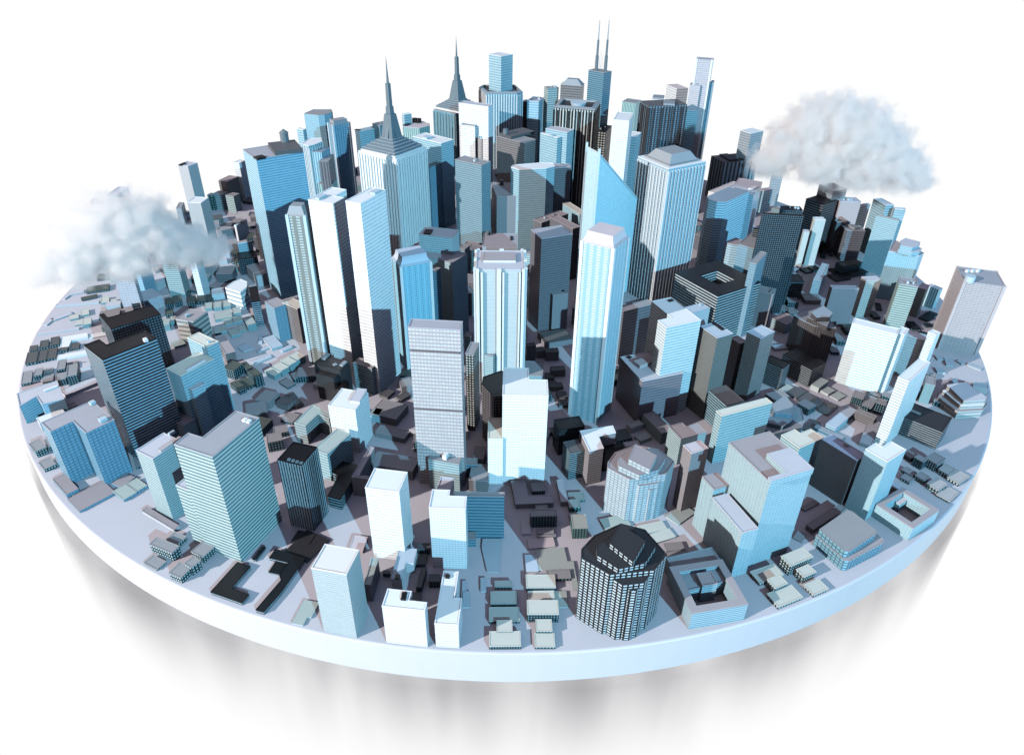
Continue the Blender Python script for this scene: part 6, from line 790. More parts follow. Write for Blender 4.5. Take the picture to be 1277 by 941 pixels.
B({"n":"low_house","l":"black gridded house in front of the black lined slab, third nearest","P":[[70.93,-63.9],[69.84,-62.32],[67.81,-63.72],[68.9,-65.31]],"h":1.61,"s":"housek","r":"rg","q":0.403,"g":1,"win":1})
B({"n":"low_house","l":"black gridded house in front of the black lined slab, second nearest","P":[[67.96,-64.13],[67.08,-62.87],[65.99,-63.62],[66.87,-64.89]],"h":1.61,"s":"housek","r":"rg","q":0.403,"g":1})
B({"n":"low_house","l":"black gridded house in front of the black lined slab, nearest","P":[[67.44,-62.33],[66.82,-60.9],[65.41,-61.5],[66.02,-62.94]],"h":0.79,"s":"housek","r":"rg","q":0.395,"g":1})
B({"n":"low_house","l":"black gridded house behind the low pale block behind cube, second nearest","P":[[65.67,-66.11],[64.59,-64.65],[63.47,-65.47],[64.56,-66.94]],"h":0.51,"s":"housek","r":"rg","q":0.51,"g":1})
B({"n":"low_house","l":"black gridded house behind the low pale block behind cube, nearest","P":[[64.49,-67.6],[63.63,-66.49],[62.55,-67.33],[63.41,-68.44]],"h":0.54,"s":"housek","r":"rg","q":0.54,"g":1,"win":1})
B({"n":"low_house","l":"black gridded house right of the low pale block behind cube","P":[[66.93,-67.48],[66.06,-66.28],[64.81,-67.18],[65.67,-68.39]],"h":0.87,"s":"housek","r":"rg","q":0.435,"g":1,"win":1})
B({"n":"low_house","l":"black gridded house in front of the slim white end slab, third nearest","P":[[67.48,-46.32],[66.09,-45.26],[63.77,-48.3],[65.16,-49.37]],"h":0.96,"s":"housek","r":"rg","q":0.48,"g":1})
B({"n":"low_house","l":"black gridded house in front of the huge white pastel slab","P":[[65.35,-45.74],[63.82,-44.72],[62.54,-46.65],[64.07,-47.67]],"h":1.61,"s":"housek","r":"rg","q":0.403,"g":1})
B({"n":"low_house","l":"black gridded house in front of the slim white end slab, second nearest","P":[[67.69,-48.9],[66.35,-48.06],[65.53,-49.35],[66.87,-50.2]],"h":2.25,"s":"housek","r":"rg","q":0.45,"g":1})
B({"n":"low_house","l":"black gridded house left of the slim white end slab","P":[[68.83,-44.61],[67.32,-43.69],[66.76,-44.62],[68.27,-45.54]],"h":0.71,"s":"housek","r":"rg","q":0.355,"g":1})
B({"n":"low_house","l":"black gridded house in front of the slim white end slab, nearest","P":[[70.35,-45.21],[69.24,-44.46],[68.44,-45.65],[69.55,-46.4]],"h":1.27,"s":"housek","r":"rg","q":0.423,"g":1})
B({"n":"low_house","l":"black gridded house left of the six sided stepped block, second nearest","P":[[79.24,-46.66],[78.04,-45.81],[77.42,-46.69],[78.62,-47.54]],"h":0.92,"s":"housek","r":"rg","q":0.46,"g":1})
B({"n":"low_house","l":"black gridded house left of the six sided stepped block, nearest","P":[[79.72,-47.8],[79.03,-47.3],[78.6,-47.91],[79.28,-48.41]],"h":1.0,"s":"housek","r":"rg","q":0.5,"g":1})
B({"n":"low_house","l":"black gridded house right of the far slim white end slab, second nearest","P":[[82.01,-38.11],[81.0,-37.53],[80.51,-38.38],[81.52,-38.96]],"h":1.08,"s":"housek","r":"rg","q":0.54,"g":1})
B({"n":"low_house","l":"black gridded house right of the far slim white end slab, nearest","P":[[77.32,-41.85],[76.69,-41.43],[74.22,-45.15],[74.86,-45.57]],"h":2.66,"s":"housek","r":"rg","q":0.443,"g":1})
B({"n":"low_house","l":"tall cyan windowed house right of the far slim white end slab","P":[[77.97,-44.11],[76.57,-43.39],[75.28,-45.89],[76.68,-46.62]],"h":4.12,"s":"housec","r":"rg","q":0.412,"g":1})
B({"n":"low_house","l":"light roofed rim house in front of the black lined slab, nearest","P":[[71.96,-65.59],[70.95,-64.28],[69.22,-65.62],[70.23,-66.92]],"h":0.87,"s":"housek","r":"rg3","q":0.435,"g":1,"win":1})
B({"n":"low_house","l":"light roofed rim house in front of the black lined slab, second nearest","P":[[73.52,-66.9],[72.43,-65.37],[69.96,-67.12],[71.05,-68.65]],"h":0.58,"s":"housek","r":"rg3","q":0.58,"g":1,"win":1})
B({"n":"low_house","l":"light roofed rim house right of the low pale block behind cube, nearest","P":[[68.8,-69.21],[67.78,-67.72],[65.76,-69.09],[66.78,-70.59]],"h":0.91,"s":"housek","r":"rg3","q":0.455,"g":1,"win":1})
B({"n":"low_house","l":"light roofed rim house right of the low pale block behind cube, second nearest","P":[[70.15,-70.42],[68.9,-68.95],[66.52,-70.98],[67.77,-72.45]],"h":0.34,"s":"housek","r":"rg3","q":0.34,"g":1,"win":1})
B({"n":"low_block","l":"flat blue plate in front of the isolated right rim tower, nearest","P":[[87.97,-33.87],[88.82,-31.25],[87.33,-30.77],[86.48,-33.39]],"h":0.32,"s":"plainb","r":"rlb2","q":0.32,"g":1})
B({"n":"low_block","l":"flat blue plate in front of the isolated right rim tower, second nearest","P":[[87.18,-31.59],[87.31,-29.85],[85.93,-29.74],[85.79,-31.48]],"h":0.22,"s":"plainb","r":"rlb2","q":0.22,"g":1})
B({"n":"low_block","l":"flat blue plate right of the far slim white end slab","P":[[84.9,-36.42],[85.21,-34.73],[83.71,-34.45],[83.39,-36.14]],"h":0.31,"s":"plainb","r":"rlb2","q":0.31,"g":1})
B({"n":"low_block","l":"flat blue plate behind the six sided stepped block, second nearest","P":[[89.17,-43.06],[89.77,-41.83],[87.56,-40.74],[86.96,-41.97]],"h":1.26,"s":"plainb","r":"rlb2","q":0.42,"g":1})
B({"n":"low_block","l":"flat blue plate in front of the isolated right rim tower, fourth nearest","P":[[93.21,-34.3],[91.46,-32.51],[90.67,-33.28],[92.41,-35.08]],"h":0.28,"s":"plainb","r":"rlb2","q":0.28,"g":1})
B({"n":"low_block","l":"flat blue plate behind the six sided stepped block, nearest","P":[[86.12,-38.41],[85.77,-37.93],[84.35,-38.97],[84.7,-39.45]],"h":0.22,"s":"plainb","r":"rlb2","q":0.22,"g":1})
B({"n":"low_block","l":"flat blue plate in front of the isolated right rim tower, third nearest","P":[[90.7,-32.45],[90.22,-31.41],[89.26,-31.85],[89.74,-32.89]],"h":0.25,"s":"plainb","r":"rlb2","q":0.25,"g":1})
B({"n":"low_block","l":"dark brown flat house in front of the black block with bright notch, nearest","P":[[55.53,-43.61],[54.13,-42.01],[51.68,-44.17],[53.07,-45.76]],"h":0.4,"s":"brown","r":"rd","q":0.4,"g":1})
B({"n":"low_block","l":"dark brown flat house in front of the black block with bright notch, second nearest","P":[[57.09,-45.22],[55.61,-43.67],[52.87,-46.28],[54.35,-47.83]],"h":0.22,"s":"brown","r":"rd","q":0.22,"g":1})
B({"n":"low_block","l":"dark brown flat house behind the lavender court wing, second nearest","P":[[57.91,-46.7],[56.83,-45.59],[54.83,-47.53],[55.91,-48.64]],"h":0.47,"s":"brown","r":"rd","q":0.47,"g":1})
B({"n":"low_block","l":"dark brown flat house behind the lavender court wing, nearest","P":[[59.92,-48.01],[58.49,-46.54],[55.66,-49.28],[57.08,-50.75]],"h":0.26,"s":"brown","r":"rd","q":0.26,"g":1})
B({"n":"low_block","l":"green grey roofed house right of the black block with bright notch","P":[[60.37,-41.15],[59.31,-40.0],[56.72,-42.37],[57.78,-43.52]],"h":1.08,"s":"mintp","r":"rgn","q":0.54,"g":1})
B({"n":"low_block","l":"green grey roofed house left of the huge white pastel slab, second nearest","P":[[60.97,-43.26],[60.0,-42.0],[58.32,-43.28],[59.29,-44.55]],"h":0.44,"s":"mintp","r":"rgn","q":0.44,"g":1})
B({"n":"low_block","l":"green grey roofed house left of the huge white pastel slab, nearest","P":[[62.53,-44.69],[61.54,-43.29],[59.58,-44.68],[60.57,-46.08]],"h":0.27,"s":"mintp","r":"rgn","q":0.27,"g":1})
B({"n":"low_block","l":"green grey roofed house right of the left black banded block","P":[[53.56,-42.43],[52.73,-41.42],[50.54,-43.24],[51.37,-44.25]],"h":0.41,"s":"mintp","r":"rgn","q":0.41,"g":1})
B({"n":"low_block","l":"dark brown flat house left of the long teal bar","P":[[54.96,-53.02],[53.96,-52.05],[51.26,-54.84],[52.26,-55.81]],"h":0.29,"s":"brown","r":"rd","q":0.29,"g":1})
B({"n":"low_house","l":"dark walled house behind the lower black gridded block","P":[[61.05,-9.92],[60.89,-7.78],[58.75,-7.95],[58.92,-10.08]],"h":1.04,"s":"housek","r":"rg","q":0.52,"g":1})
B({"n":"low_house","l":"dark walled house right of the lower black gridded block, second nearest","P":[[64.62,-10.37],[64.82,-8.15],[62.47,-7.94],[62.27,-10.16]],"h":1.53,"s":"housek","r":"rg","q":0.51,"g":1})
B({"n":"low_house","l":"dark walled house right of the lower black gridded block, nearest","P":[[62.0,-12.56],[61.94,-10.1],[59.86,-10.14],[59.92,-12.61]],"h":0.64,"s":"housek","r":"rg","q":0.64,"g":1})
B({"n":"low_house","l":"dark walled house behind the low brown block at right","P":[[63.53,-13.9],[63.5,-11.11],[61.61,-11.13],[61.64,-13.92]],"h":0.64,"s":"housek","r":"rg","q":0.64,"g":1})
B({"n":"low_house","l":"dark walled house in front of the dark wide block at right, nearest","P":[[69.18,-26.3],[69.49,-23.17],[67.8,-23.0],[67.48,-26.12]],"h":1.08,"s":"housek","r":"rg","q":0.54,"g":1})
B({"n":"low_house","l":"dark walled house in front of the dark wide block at right, second nearest","P":[[66.74,-29.98],[66.89,-27.62],[65.28,-27.52],[65.13,-29.88]],"h":0.61,"s":"housek","r":"rg","q":0.61,"g":1})
B({"n":"low_house","l":"black roofed house in front of the smaller mint block at right, nearest","P":[[87.74,-19.67],[87.73,-16.4],[85.95,-16.41],[85.96,-19.68]],"h":0.53,"s":"housek","r":"rk","q":0.53,"g":1})
B({"n":"low_house","l":"black roofed house in front of the smaller mint block at right, second nearest","P":[[88.54,-22.08],[87.74,-20.19],[85.88,-20.97],[86.68,-22.86]],"h":0.39,"s":"housek","r":"rk","q":0.39,"g":1})
B({"n":"low_house","l":"black roofed house right of the smaller mint block at right","P":[[91.33,-17.93],[91.15,-16.64],[89.49,-16.88],[89.68,-18.17]],"h":0.39,"s":"housek","r":"rk","q":0.39,"g":1})
B({"n":"low_house","l":"black roofed house in front of the white blue block at right","P":[[95.0,-12.48],[93.76,-10.96],[89.86,-14.15],[91.09,-15.67]],"h":0.39,"s":"housek","r":"rk","q":0.39,"g":1})
B({"n":"low_house","l":"black roofed house right of the pale cream tower at right","P":[[81.18,-14.84],[80.87,-12.14],[79.5,-12.29],[79.81,-15.0]],"h":0.64,"s":"housek","r":"rk","q":0.64,"g":1})
B({"n":"low_house","l":"black roofed house left of the pale octagonal tower","P":[[84.15,-7.75],[83.01,-7.42],[82.1,-10.63],[83.24,-10.95]],"h":0.34,"s":"housek","r":"rk","q":0.34,"g":1})
B({"n":"low_house","l":"black roofed house right of the cyan tower under cloud","P":[[80.36,16.79],[81.86,21.12],[80.82,21.48],[79.32,17.16]],"h":1.77,"s":"housek","r":"rk","q":0.59,"g":1})
B({"n":"low_house","l":"black roofed house left of the pinkish block below cloud","P":[[82.92,18.27],[84.12,21.68],[83.07,22.05],[81.86,18.64]],"h":1.23,"s":"housek","r":"rk","q":0.615,"g":1})
B({"n":"low_house","l":"black roofed house in front of the slate block at right, nearest","P":[[86.51,9.85],[85.36,12.28],[79.95,9.73],[81.1,7.3]],"h":2.23,"s":"housek","r":"rk","q":0.557,"g":1})
B({"n":"low_house","l":"black roofed house left of the brown and cyan horizon tower","P":[[87.45,7.82],[86.3,10.82],[81.29,8.9],[82.44,5.9]],"h":0.78,"s":"housek","r":"rk","q":0.78,"g":1})
B({"n":"low_house","l":"black roofed house in front of the slate block at right, third nearest","P":[[82.34,4.86],[81.28,7.99],[77.22,6.62],[78.28,3.49]],"h":0.47,"s":"housek","r":"rk","q":0.47,"g":1})
B({"n":"low_house","l":"black roofed house in front of the pale smooth tower at right","P":[[75.2,8.83],[74.22,11.08],[71.51,9.91],[72.48,7.66]],"h":0.41,"s":"housek","r":"rk","q":0.41,"g":1})
B({"n":"low_house","l":"black roofed house right of the pale smooth tower at right","P":[[76.67,9.46],[75.83,11.4],[73.69,10.47],[74.54,8.53]],"h":0.62,"s":"housek","r":"rk","q":0.62,"g":1})
B({"n":"low_house","l":"black roofed house in front of the slate block at right, second nearest","P":[[81.71,8.42],[80.92,10.89],[78.67,10.18],[79.45,7.7]],"h":0.36,"s":"housek","r":"rk","q":0.36,"g":1})
B({"n":"low_block","l":"mint edged low hall in front of the grey stepped octagon","P":[[18.74,-78.52],[18.02,-76.26],[14.27,-77.46],[15.0,-79.72]],"h":0.33,"s":"mintp","r":"rgn","q":0.33,"g":1})
B({"n":"low_block","l":"long cream roofed house in front of the grey stepped octagon","P":[[23.87,-79.09],[23.37,-77.5],[19.59,-78.69],[20.09,-80.28]],"h":0.33,"s":"mintp","r":"rc2","q":0.33,"g":1})
B({"n":"low_block","l":"long cream roofed house in front of the pink roofed slab","P":[[24.84,-80.53],[24.13,-78.92],[21.25,-80.17],[21.95,-81.79]],"h":0.27,"s":"mintp","r":"rc2","q":0.27,"g":1})
B({"n":"low_block","l":"grey roofed house left of the left shoulder of front right tower","P":[[25.64,-83.0],[25.45,-81.61],[22.83,-81.98],[23.03,-83.36]],"h":0.36,"s":"slatep","r":"rg","q":0.36,"g":1})
B({"n":"low_block","l":"grey roofed house behind the hall behind court block","P":[[26.06,-83.57],[25.85,-82.82],[22.36,-83.8],[22.57,-84.55]],"h":0.22,"s":"slatep","r":"rg","q":0.22,"g":1})
B({"n":"low_block","l":"dark green flat house left of the mint wedge block","P":[[24.8,-58.3],[23.96,-56.85],[21.86,-58.08],[22.71,-59.52]],"h":0.64,"s":"mintp","r":"rgn","q":0.64,"g":1})
B({"n":"low_block","l":"dark green flat house in front of the broad lower striped block","P":[[23.78,-55.44],[23.11,-54.23],[20.85,-55.49],[21.52,-56.7]],"h":1.13,"s":"mintp","r":"rgn","q":0.377,"g":1})
B({"n":"low_block","l":"grey green flat plate in front of the pink roofed slab","P":[[28.67,-75.58],[27.21,-73.86],[24.16,-76.46],[25.62,-78.18]],"h":0.22,"s":"mintp","r":"rgn","q":0.22,"g":1})
B({"n":"low_house","l":"grey roofed house left of the L shaped brown ended block, third nearest","P":[[-38.0,-63.28],[-35.83,-62.48],[-36.62,-60.3],[-38.8,-61.09]],"h":2.0,"s":"housek","r":"rg","q":0.5,"g":1})
B({"n":"low_house","l":"grey roofed house right of the low grey slab behind court","P":[[-14.57,-62.4],[-10.46,-61.99],[-10.67,-59.88],[-14.78,-60.29]],"h":2.0,"s":"housek","r":"rg","q":0.5,"g":1})
B({"n":"low_house","l":"dark roofed house right of the cream stepped tower","P":[[-43.99,-58.22],[-40.26,-59.38],[-39.29,-56.23],[-43.02,-55.08]],"h":1.4,"s":"housek","r":"rdg","q":0.467,"g":1})
B({"n":"low_house","l":"grey roofed house left of the L shaped brown ended block, second nearest","P":[[-38.08,-59.71],[-35.96,-58.93],[-36.66,-57.01],[-38.78,-57.79]],"h":1.0,"s":"housek","r":"rg","q":0.5,"g":1})
B({"n":"low_block","l":"pale flat block right of the low grey slab behind court","P":[[-15.85,-58.32],[-12.16,-59.46],[-11.51,-57.37],[-15.21,-56.22]],"h":1.4,"s":"plainb","r":"rl","q":0.467,"g":1})
B({"n":"low_block","l":"pale flat block left of the dark gridded white topped tower","P":[[-9.16,-59.82],[-5.9,-58.63],[-6.64,-56.62],[-9.9,-57.81]],"h":1.4,"s":"plainb","r":"rl","q":0.467,"g":1})
B({"n":"low_house","l":"grey green roofed house left of the black shaded block","P":[[3.98,-59.13],[6.99,-60.06],[8.02,-56.72],[5.01,-55.79]],"h":0.7,"s":"housec","r":"rgn","q":0.7,"g":1})
B({"n":"low_house","l":"dark roofed house behind the black shaded block","P":[[8.57,-59.19],[11.86,-57.99],[10.88,-55.32],[7.59,-56.52]],"h":0.7,"s":"housek","r":"rdg","q":0.7,"g":1})
B({"n":"low_house","l":"dark grey roofed house behind the tiny pink roofed block","P":[[18.91,-59.66],[21.47,-58.73],[20.55,-56.22],[18.0,-57.16]],"h":0.7,"s":"housek","r":"rd3","q":0.7,"g":1})
B({"n":"low_house","l":"grey roofed house left of the L shaped brown ended block, nearest","P":[[-38.39,-55.15],[-36.09,-55.87],[-35.37,-53.55],[-37.67,-52.84]],"h":0.5,"s":"housek","r":"rg","q":0.5,"g":1})
B({"n":"low_block","l":"slate block right of the cream stepped tower, nearest","P":[[-43.97,-55.38],[-40.71,-54.19],[-41.92,-50.87],[-45.18,-52.06]],"h":1.4,"s":"slatep","r":"rg","q":0.467,"g":1})
B({"n":"low_block","l":"slate block right of the cream stepped tower, second nearest","P":[[-43.95,-50.6],[-41.22,-51.44],[-40.27,-48.37],[-43.0,-47.53]],"h":1.4,"s":"slatep","r":"rg","q":0.467,"g":1})
B({"n":"low_house","l":"grey green roofed house behind the dark gridded white topped tower","P":[[-11.24,-50.49],[-7.31,-51.71],[-6.32,-48.5],[-10.25,-47.29]],"h":0.5,"s":"housec","r":"rgn","q":0.5,"g":1})
B({"n":"low_house","l":"grey roofed house in front of the black block with bright notch","P":[[53.42,-50.75],[55.26,-49.35],[53.86,-47.51],[52.02,-48.91]],"h":1.4,"s":"housek","r":"rg","q":0.467,"g":1})
B({"n":"low_house","l":"dark roofed house right of the grey roofed block behind centre","P":[[4.98,-48.74],[8.51,-47.45],[7.39,-44.39],[3.87,-45.67]],"h":1.4,"s":"housek","r":"rdg","q":0.467,"g":1})
B({"n":"low_house","l":"grey roofed house in front of the left black banded block","P":[[48.25,-47.57],[51.5,-46.2],[50.64,-44.18],[47.39,-45.55]],"h":1.0,"s":"housek","r":"rg","q":0.5,"g":1})
B({"n":"low_block","l":"pale flat block behind the black stepped block","P":[[-35.26,-44.89],[-31.51,-46.05],[-30.45,-42.61],[-34.2,-41.45]],"h":1.0,"s":"plainb","r":"rl","q":0.5,"g":1})
B({"n":"low_block","l":"slate block right of the right white twin","P":[[-18.82,-45.94],[-16.73,-45.18],[-17.72,-42.47],[-19.81,-43.24]],"h":1.4,"s":"slatep","r":"rg","q":0.467,"g":1})
B({"n":"low_house","l":"grey roofed house in front of the pale windowed grey blue tower","P":[[-38.64,-43.12],[-34.48,-42.7],[-34.78,-39.71],[-38.94,-40.12]],"h":1.4,"s":"housek","r":"rg","q":0.467,"g":1})
B({"n":"low_house","l":"dark roofed house in front of the blue dotted tower with curved cap","P":[[-19.91,-40.85],[-16.1,-42.03],[-15.16,-39.0],[-18.97,-37.82]],"h":0.5,"s":"housek","r":"rdg","q":0.5,"g":1})
B({"n":"low_block","l":"slate block in front of the teal block at centre","P":[[-10.67,-42.28],[-7.45,-41.11],[-8.16,-39.16],[-11.38,-40.33]],"h":0.5,"s":"slatep","r":"rg","q":0.5,"g":1})
B({"n":"low_house","l":"dark roofed house in front of the navy striped slab","P":[[19.62,-42.51],[22.34,-41.52],[21.3,-38.67],[18.58,-39.66]],"h":1.4,"s":"housek","r":"rdg","q":0.467,"g":1})
B({"n":"low_block","l":"mid height slate block left of the dark slate tower","P":[[-1.05,-28.49],[3.14,-29.78],[3.9,-27.32],[-0.29,-26.02]],"h":5.2,"s":"slate","r":"rg","q":0.52,"g":1})
B({"n":"low_house","l":"grey green roofed house left of the leftmost pale tower","P":[[-82.71,-26.34],[-78.96,-24.98],[-79.99,-22.16],[-83.74,-23.52]],"h":1.4,"s":"housec","r":"rgn","q":0.467,"g":1})
B({"n":"low_block","l":"mid height blue striped block left of the dark slate tower","P":[[-0.75,-26.21],[3.81,-25.75],[3.42,-21.82],[-1.15,-22.28]],"h":2.2,"s":"cyanb","r":"rg","q":0.55,"g":1})
B({"n":"low_house","l":"grey roofed house left of the leftmost pale tower","P":[[-86.1,-20.98],[-82.42,-19.64],[-83.45,-16.8],[-87.14,-18.14]],"h":0.5,"s":"housek","r":"rg","q":0.5,"g":1})
B({"n":"low_block","l":"mid height blue striped block left of the slanted glass tower","P":[[14.53,-21.49],[18.71,-19.96],[17.81,-17.49],[13.62,-19.02]],"h":4.0,"s":"cyanb","r":"rg","q":0.5,"g":1})
B({"n":"low_block","l":"mid height mint block behind the low brown block at right","P":[[58.12,-21.96],[61.62,-19.3],[59.49,-16.49],[55.99,-19.16]],"h":2.2,"s":"mintb","r":"rp","q":0.55,"g":1})
B({"n":"low_house","l":"dark roofed house in front of the pale cream tower at right","P":[[70.98,-21.85],[75.0,-21.85],[75.0,-19.09],[70.98,-19.09]],"h":1.0,"s":"housek","r":"rdg","q":0.5,"g":1})
B({"n":"low_block","l":"mid height slate block in front of the thin grey annex","P":[[-10.02,-16.72],[-7.16,-15.68],[-8.26,-12.67],[-11.12,-13.71]],"h":5.2,"s":"slate","r":"rg","q":0.52,"g":1})
B({"n":"low_block","l":"pale flat block left of the blue sided tower in the left cloud","P":[[-85.44,-12.32],[-82.58,-11.28],[-83.7,-8.22],[-86.55,-9.26]],"h":2.0,"s":"plainb","r":"rl","q":0.5,"g":1})
B({"n":"low_block","l":"mid height blue striped block in front of the left slate block with pink roof","P":[[4.76,-13.21],[9.07,-11.64],[7.98,-8.64],[3.67,-10.21]],"h":6.5,"s":"cyanb","r":"rg","q":0.542,"g":1})
B({"n":"low_block","l":"pale flat block behind the blue sided tower in the left cloud, nearest","P":[[-82.29,-6.17],[-79.38,-7.07],[-78.36,-3.77],[-81.27,-2.87]],"h":2.0,"s":"plainb","r":"rl","q":0.5,"g":1})
B({"n":"low_house","l":"grey roofed house behind the slim pale tower under the left cloud","P":[[-72.37,-7.21],[-69.97,-7.95],[-69.04,-4.96],[-71.44,-4.22]],"h":0.5,"s":"housek","r":"rg","q":0.5,"g":1})
B({"n":"low_house","l":"grey roofed house right of the slim pale tower under the left cloud","P":[[-68.11,-6.11],[-64.94,-7.08],[-64.13,-4.46],[-67.29,-3.48]],"h":0.7,"s":"housek","r":"rg","q":0.7,"g":1})
B({"n":"low_block","l":"mid height slate block right of the thin grey annex","P":[[-11.77,-7.15],[-7.36,-8.51],[-6.21,-4.8],[-10.62,-3.43]],"h":4.0,"s":"slate","r":"rg","q":0.5,"g":1})
B({"n":"low_block","l":"mid height mint block left of the left slate block with pink roof","P":[[3.87,-6.08],[6.5,-6.89],[7.37,-4.06],[4.74,-3.25]],"h":6.5,"s":"mintb","r":"rp","q":0.542,"g":1})
B({"n":"low_block","l":"mid height black block in front of the shorter pale smooth tower","P":[[62.16,-7.42],[65.86,-7.42],[65.86,-3.72],[62.16,-3.72]],"h":5.2,"s":"kgrid","r":"rk","q":0.52,"g":1})
B({"n":"low_block","l":"slate block in front of the small slim white slab","P":[[66.87,-8.27],[70.47,-8.27],[70.47,-4.98],[66.87,-4.98]],"h":1.0,"s":"slatep","r":"rg","q":0.5,"g":1})
B({"n":"low_house","l":"dark roofed house left of the blue sided tower in the left cloud","P":[[-95.37,-2.91],[-92.85,-2.0],[-93.88,0.83],[-96.4,-0.09]],"h":0.5,"s":"housek","r":"rdg","q":0.5,"g":1})
B({"n":"low_house","l":"grey green roofed house left of the blue sided tower in the left cloud","P":[[-92.36,-2.8],[-88.39,-4.03],[-87.4,-0.84],[-91.37,0.39]],"h":1.4,"s":"housec","r":"rgn","q":0.467,"g":1})
B({"n":"low_house","l":"grey roofed house behind the mint tower under the left cloud, nearest","P":[[-81.41,-2.39],[-79.1,-3.1],[-78.36,-0.72],[-80.68,-0.0]],"h":0.5,"s":"housek","r":"rg","q":0.5,"g":1})
B({"n":"low_house","l":"grey green roofed house behind the slim pale tower under the left cloud","P":[[-73.75,-2.85],[-69.61,-2.43],[-69.89,0.33],[-74.03,-0.08]],"h":1.0,"s":"housec","r":"rgn","q":0.5,"g":1})
B({"n":"low_block","l":"mid height slate block left of the bright fronted cube","P":[[-67.56,-2.5],[-63.93,-2.14],[-64.32,1.75],[-67.95,1.38]],"h":2.2,"s":"slate","r":"rg","q":0.55,"g":1})
B({"n":"low_block","l":"mid height mint block in front of the left slate block with pink roof","P":[[3.97,-2.11],[7.31,-3.15],[8.21,-0.23],[4.87,0.8]],"h":2.2,"s":"mintb","r":"rp","q":0.55,"g":1})
B({"n":"low_block","l":"mid height grey block left of the shorter pale smooth tower","P":[[62.68,-3.35],[65.43,-3.35],[65.43,0.07],[62.68,0.07]],"h":5.2,"s":"greyb","r":"rl2","q":0.52,"g":1})
B({"n":"low_block","l":"slate block behind the blue sided tower in the left cloud","P":[[-86.07,2.63],[-83.74,1.91],[-83.09,4.03],[-85.42,4.75]],"h":0.5,"s":"slatep","r":"rg","q":0.5,"g":1})
B({"n":"low_house","l":"grey roofed house behind the mint tower under the left cloud, second nearest","P":[[-82.22,2.1],[-79.48,3.09],[-80.37,5.52],[-83.1,4.53]],"h":1.0,"s":"housek","r":"rg","q":0.5,"g":1})
B({"n":"low_block","l":"slate block in front of the slender white cloud tower","P":[[-72.19,1.33],[-68.8,1.67],[-69.01,3.82],[-72.4,3.48]],"h":2.0,"s":"slatep","r":"rg","q":0.5,"g":1})
B({"n":"low_house","l":"grey green roofed house left of the bright fronted cube","P":[[-68.15,2.43],[-64.82,3.64],[-65.64,5.91],[-68.98,4.69]],"h":0.7,"s":"housec","r":"rgn","q":0.7,"g":1})
B({"n":"low_block","l":"mid height mint block in front of the round ended blue tower","P":[[3.38,2.19],[6.37,1.27],[7.4,4.61],[4.41,5.53]],"h":6.5,"s":"mintb","r":"rp","q":0.542,"g":1})
B({"n":"low_block","l":"pale flat block in front of the shorter pale smooth tower","P":[[66.74,1.26],[70.06,3.78],[68.51,5.83],[65.18,3.3]],"h":1.4,"s":"plainb","r":"rl","q":0.467,"g":1})
B({"n":"low_block","l":"pale flat block behind the blue sided tower in the left cloud, second nearest","P":[[-86.47,5.07],[-83.8,6.05],[-84.96,9.23],[-87.64,8.25]],"h":0.5,"s":"plainb","r":"rl","q":0.5,"g":1})
B({"n":"low_house","l":"grey roofed house in front of the slender white cloud tower","P":[[-76.32,5.15],[-73.1,6.32],[-74.21,9.37],[-77.43,8.19]],"h":2.0,"s":"housek","r":"rg","q":0.5,"g":1})
B({"n":"low_block","l":"pale flat block in front of the slender white cloud tower","P":[[-70.84,7.11],[-68.72,7.88],[-69.58,10.24],[-71.69,9.46]],"h":1.0,"s":"plainb","r":"rl","q":0.5,"g":1})
B({"n":"low_house","l":"dark roofed house left of the bright fronted cube","P":[[-67.68,7.8],[-64.95,6.95],[-64.31,9.01],[-67.04,9.85]],"h":0.7,"s":"housek","r":"rdg","q":0.7,"g":1})
B({"n":"low_block","l":"mid height mint block left of the thin brown block, nearest","P":[[-10.25,6.75],[-7.06,5.76],[-5.95,9.36],[-9.14,10.34]],"h":5.2,"s":"mintb","r":"rp","q":0.52,"g":1})
B({"n":"low_block","l":"pale flat block left of the shorter pale smooth tower","P":[[67.56,5.52],[70.51,7.76],[68.85,9.95],[65.9,7.7]],"h":1.4,"s":"plainb","r":"rl","q":0.467,"g":1})
B({"n":"low_block","l":"slate block left of the small grey block by cloud","P":[[-91.4,11.01],[-89.06,11.87],[-90.15,14.86],[-92.5,14.0]],"h":2.0,"s":"slatep","r":"rg","q":0.5,"g":1})
B({"n":"low_house","l":"dark grey roofed house in front of the small grey block by cloud","P":[[-87.97,11.97],[-84.11,10.77],[-83.36,13.22],[-87.21,14.41]],"h":0.7,"s":"housek","r":"rd3","q":0.7,"g":1})
B({"n":"low_block","l":"slate block left of the slender white cloud tower","P":[[-82.79,12.14],[-80.66,11.48],[-79.95,13.8],[-82.08,14.46]],"h":0.5,"s":"slatep","r":"rg","q":0.5,"g":1})
B({"n":"low_house","l":"dark grey roofed house in front of the slender white cloud tower","P":[[-78.13,11.28],[-74.27,12.68],[-75.1,14.96],[-78.96,13.56]],"h":1.0,"s":"housek","r":"rd3","q":0.5,"g":1})
B({"n":"low_block","l":"pale flat block right of the slender white cloud tower","P":[[-71.97,10.47],[-69.28,11.45],[-70.19,13.95],[-72.88,12.97]],"h":1.0,"s":"plainb","r":"rl","q":0.5,"g":1})
B({"n":"low_house","l":"dark roofed house in front of the small white vented tower","P":[[-68.03,10.51],[-64.13,11.94],[-65.03,14.4],[-68.92,12.97]],"h":1.4,"s":"housek","r":"rdg","q":0.467,"g":1})
B({"n":"low_block","l":"mid height brown block right of the small white vented tower","P":[[-61.55,10.74],[-58.66,11.79],[-59.81,14.95],[-62.71,13.89]],"h":6.5,"s":"brown","r":"rd","q":0.542,"g":1})
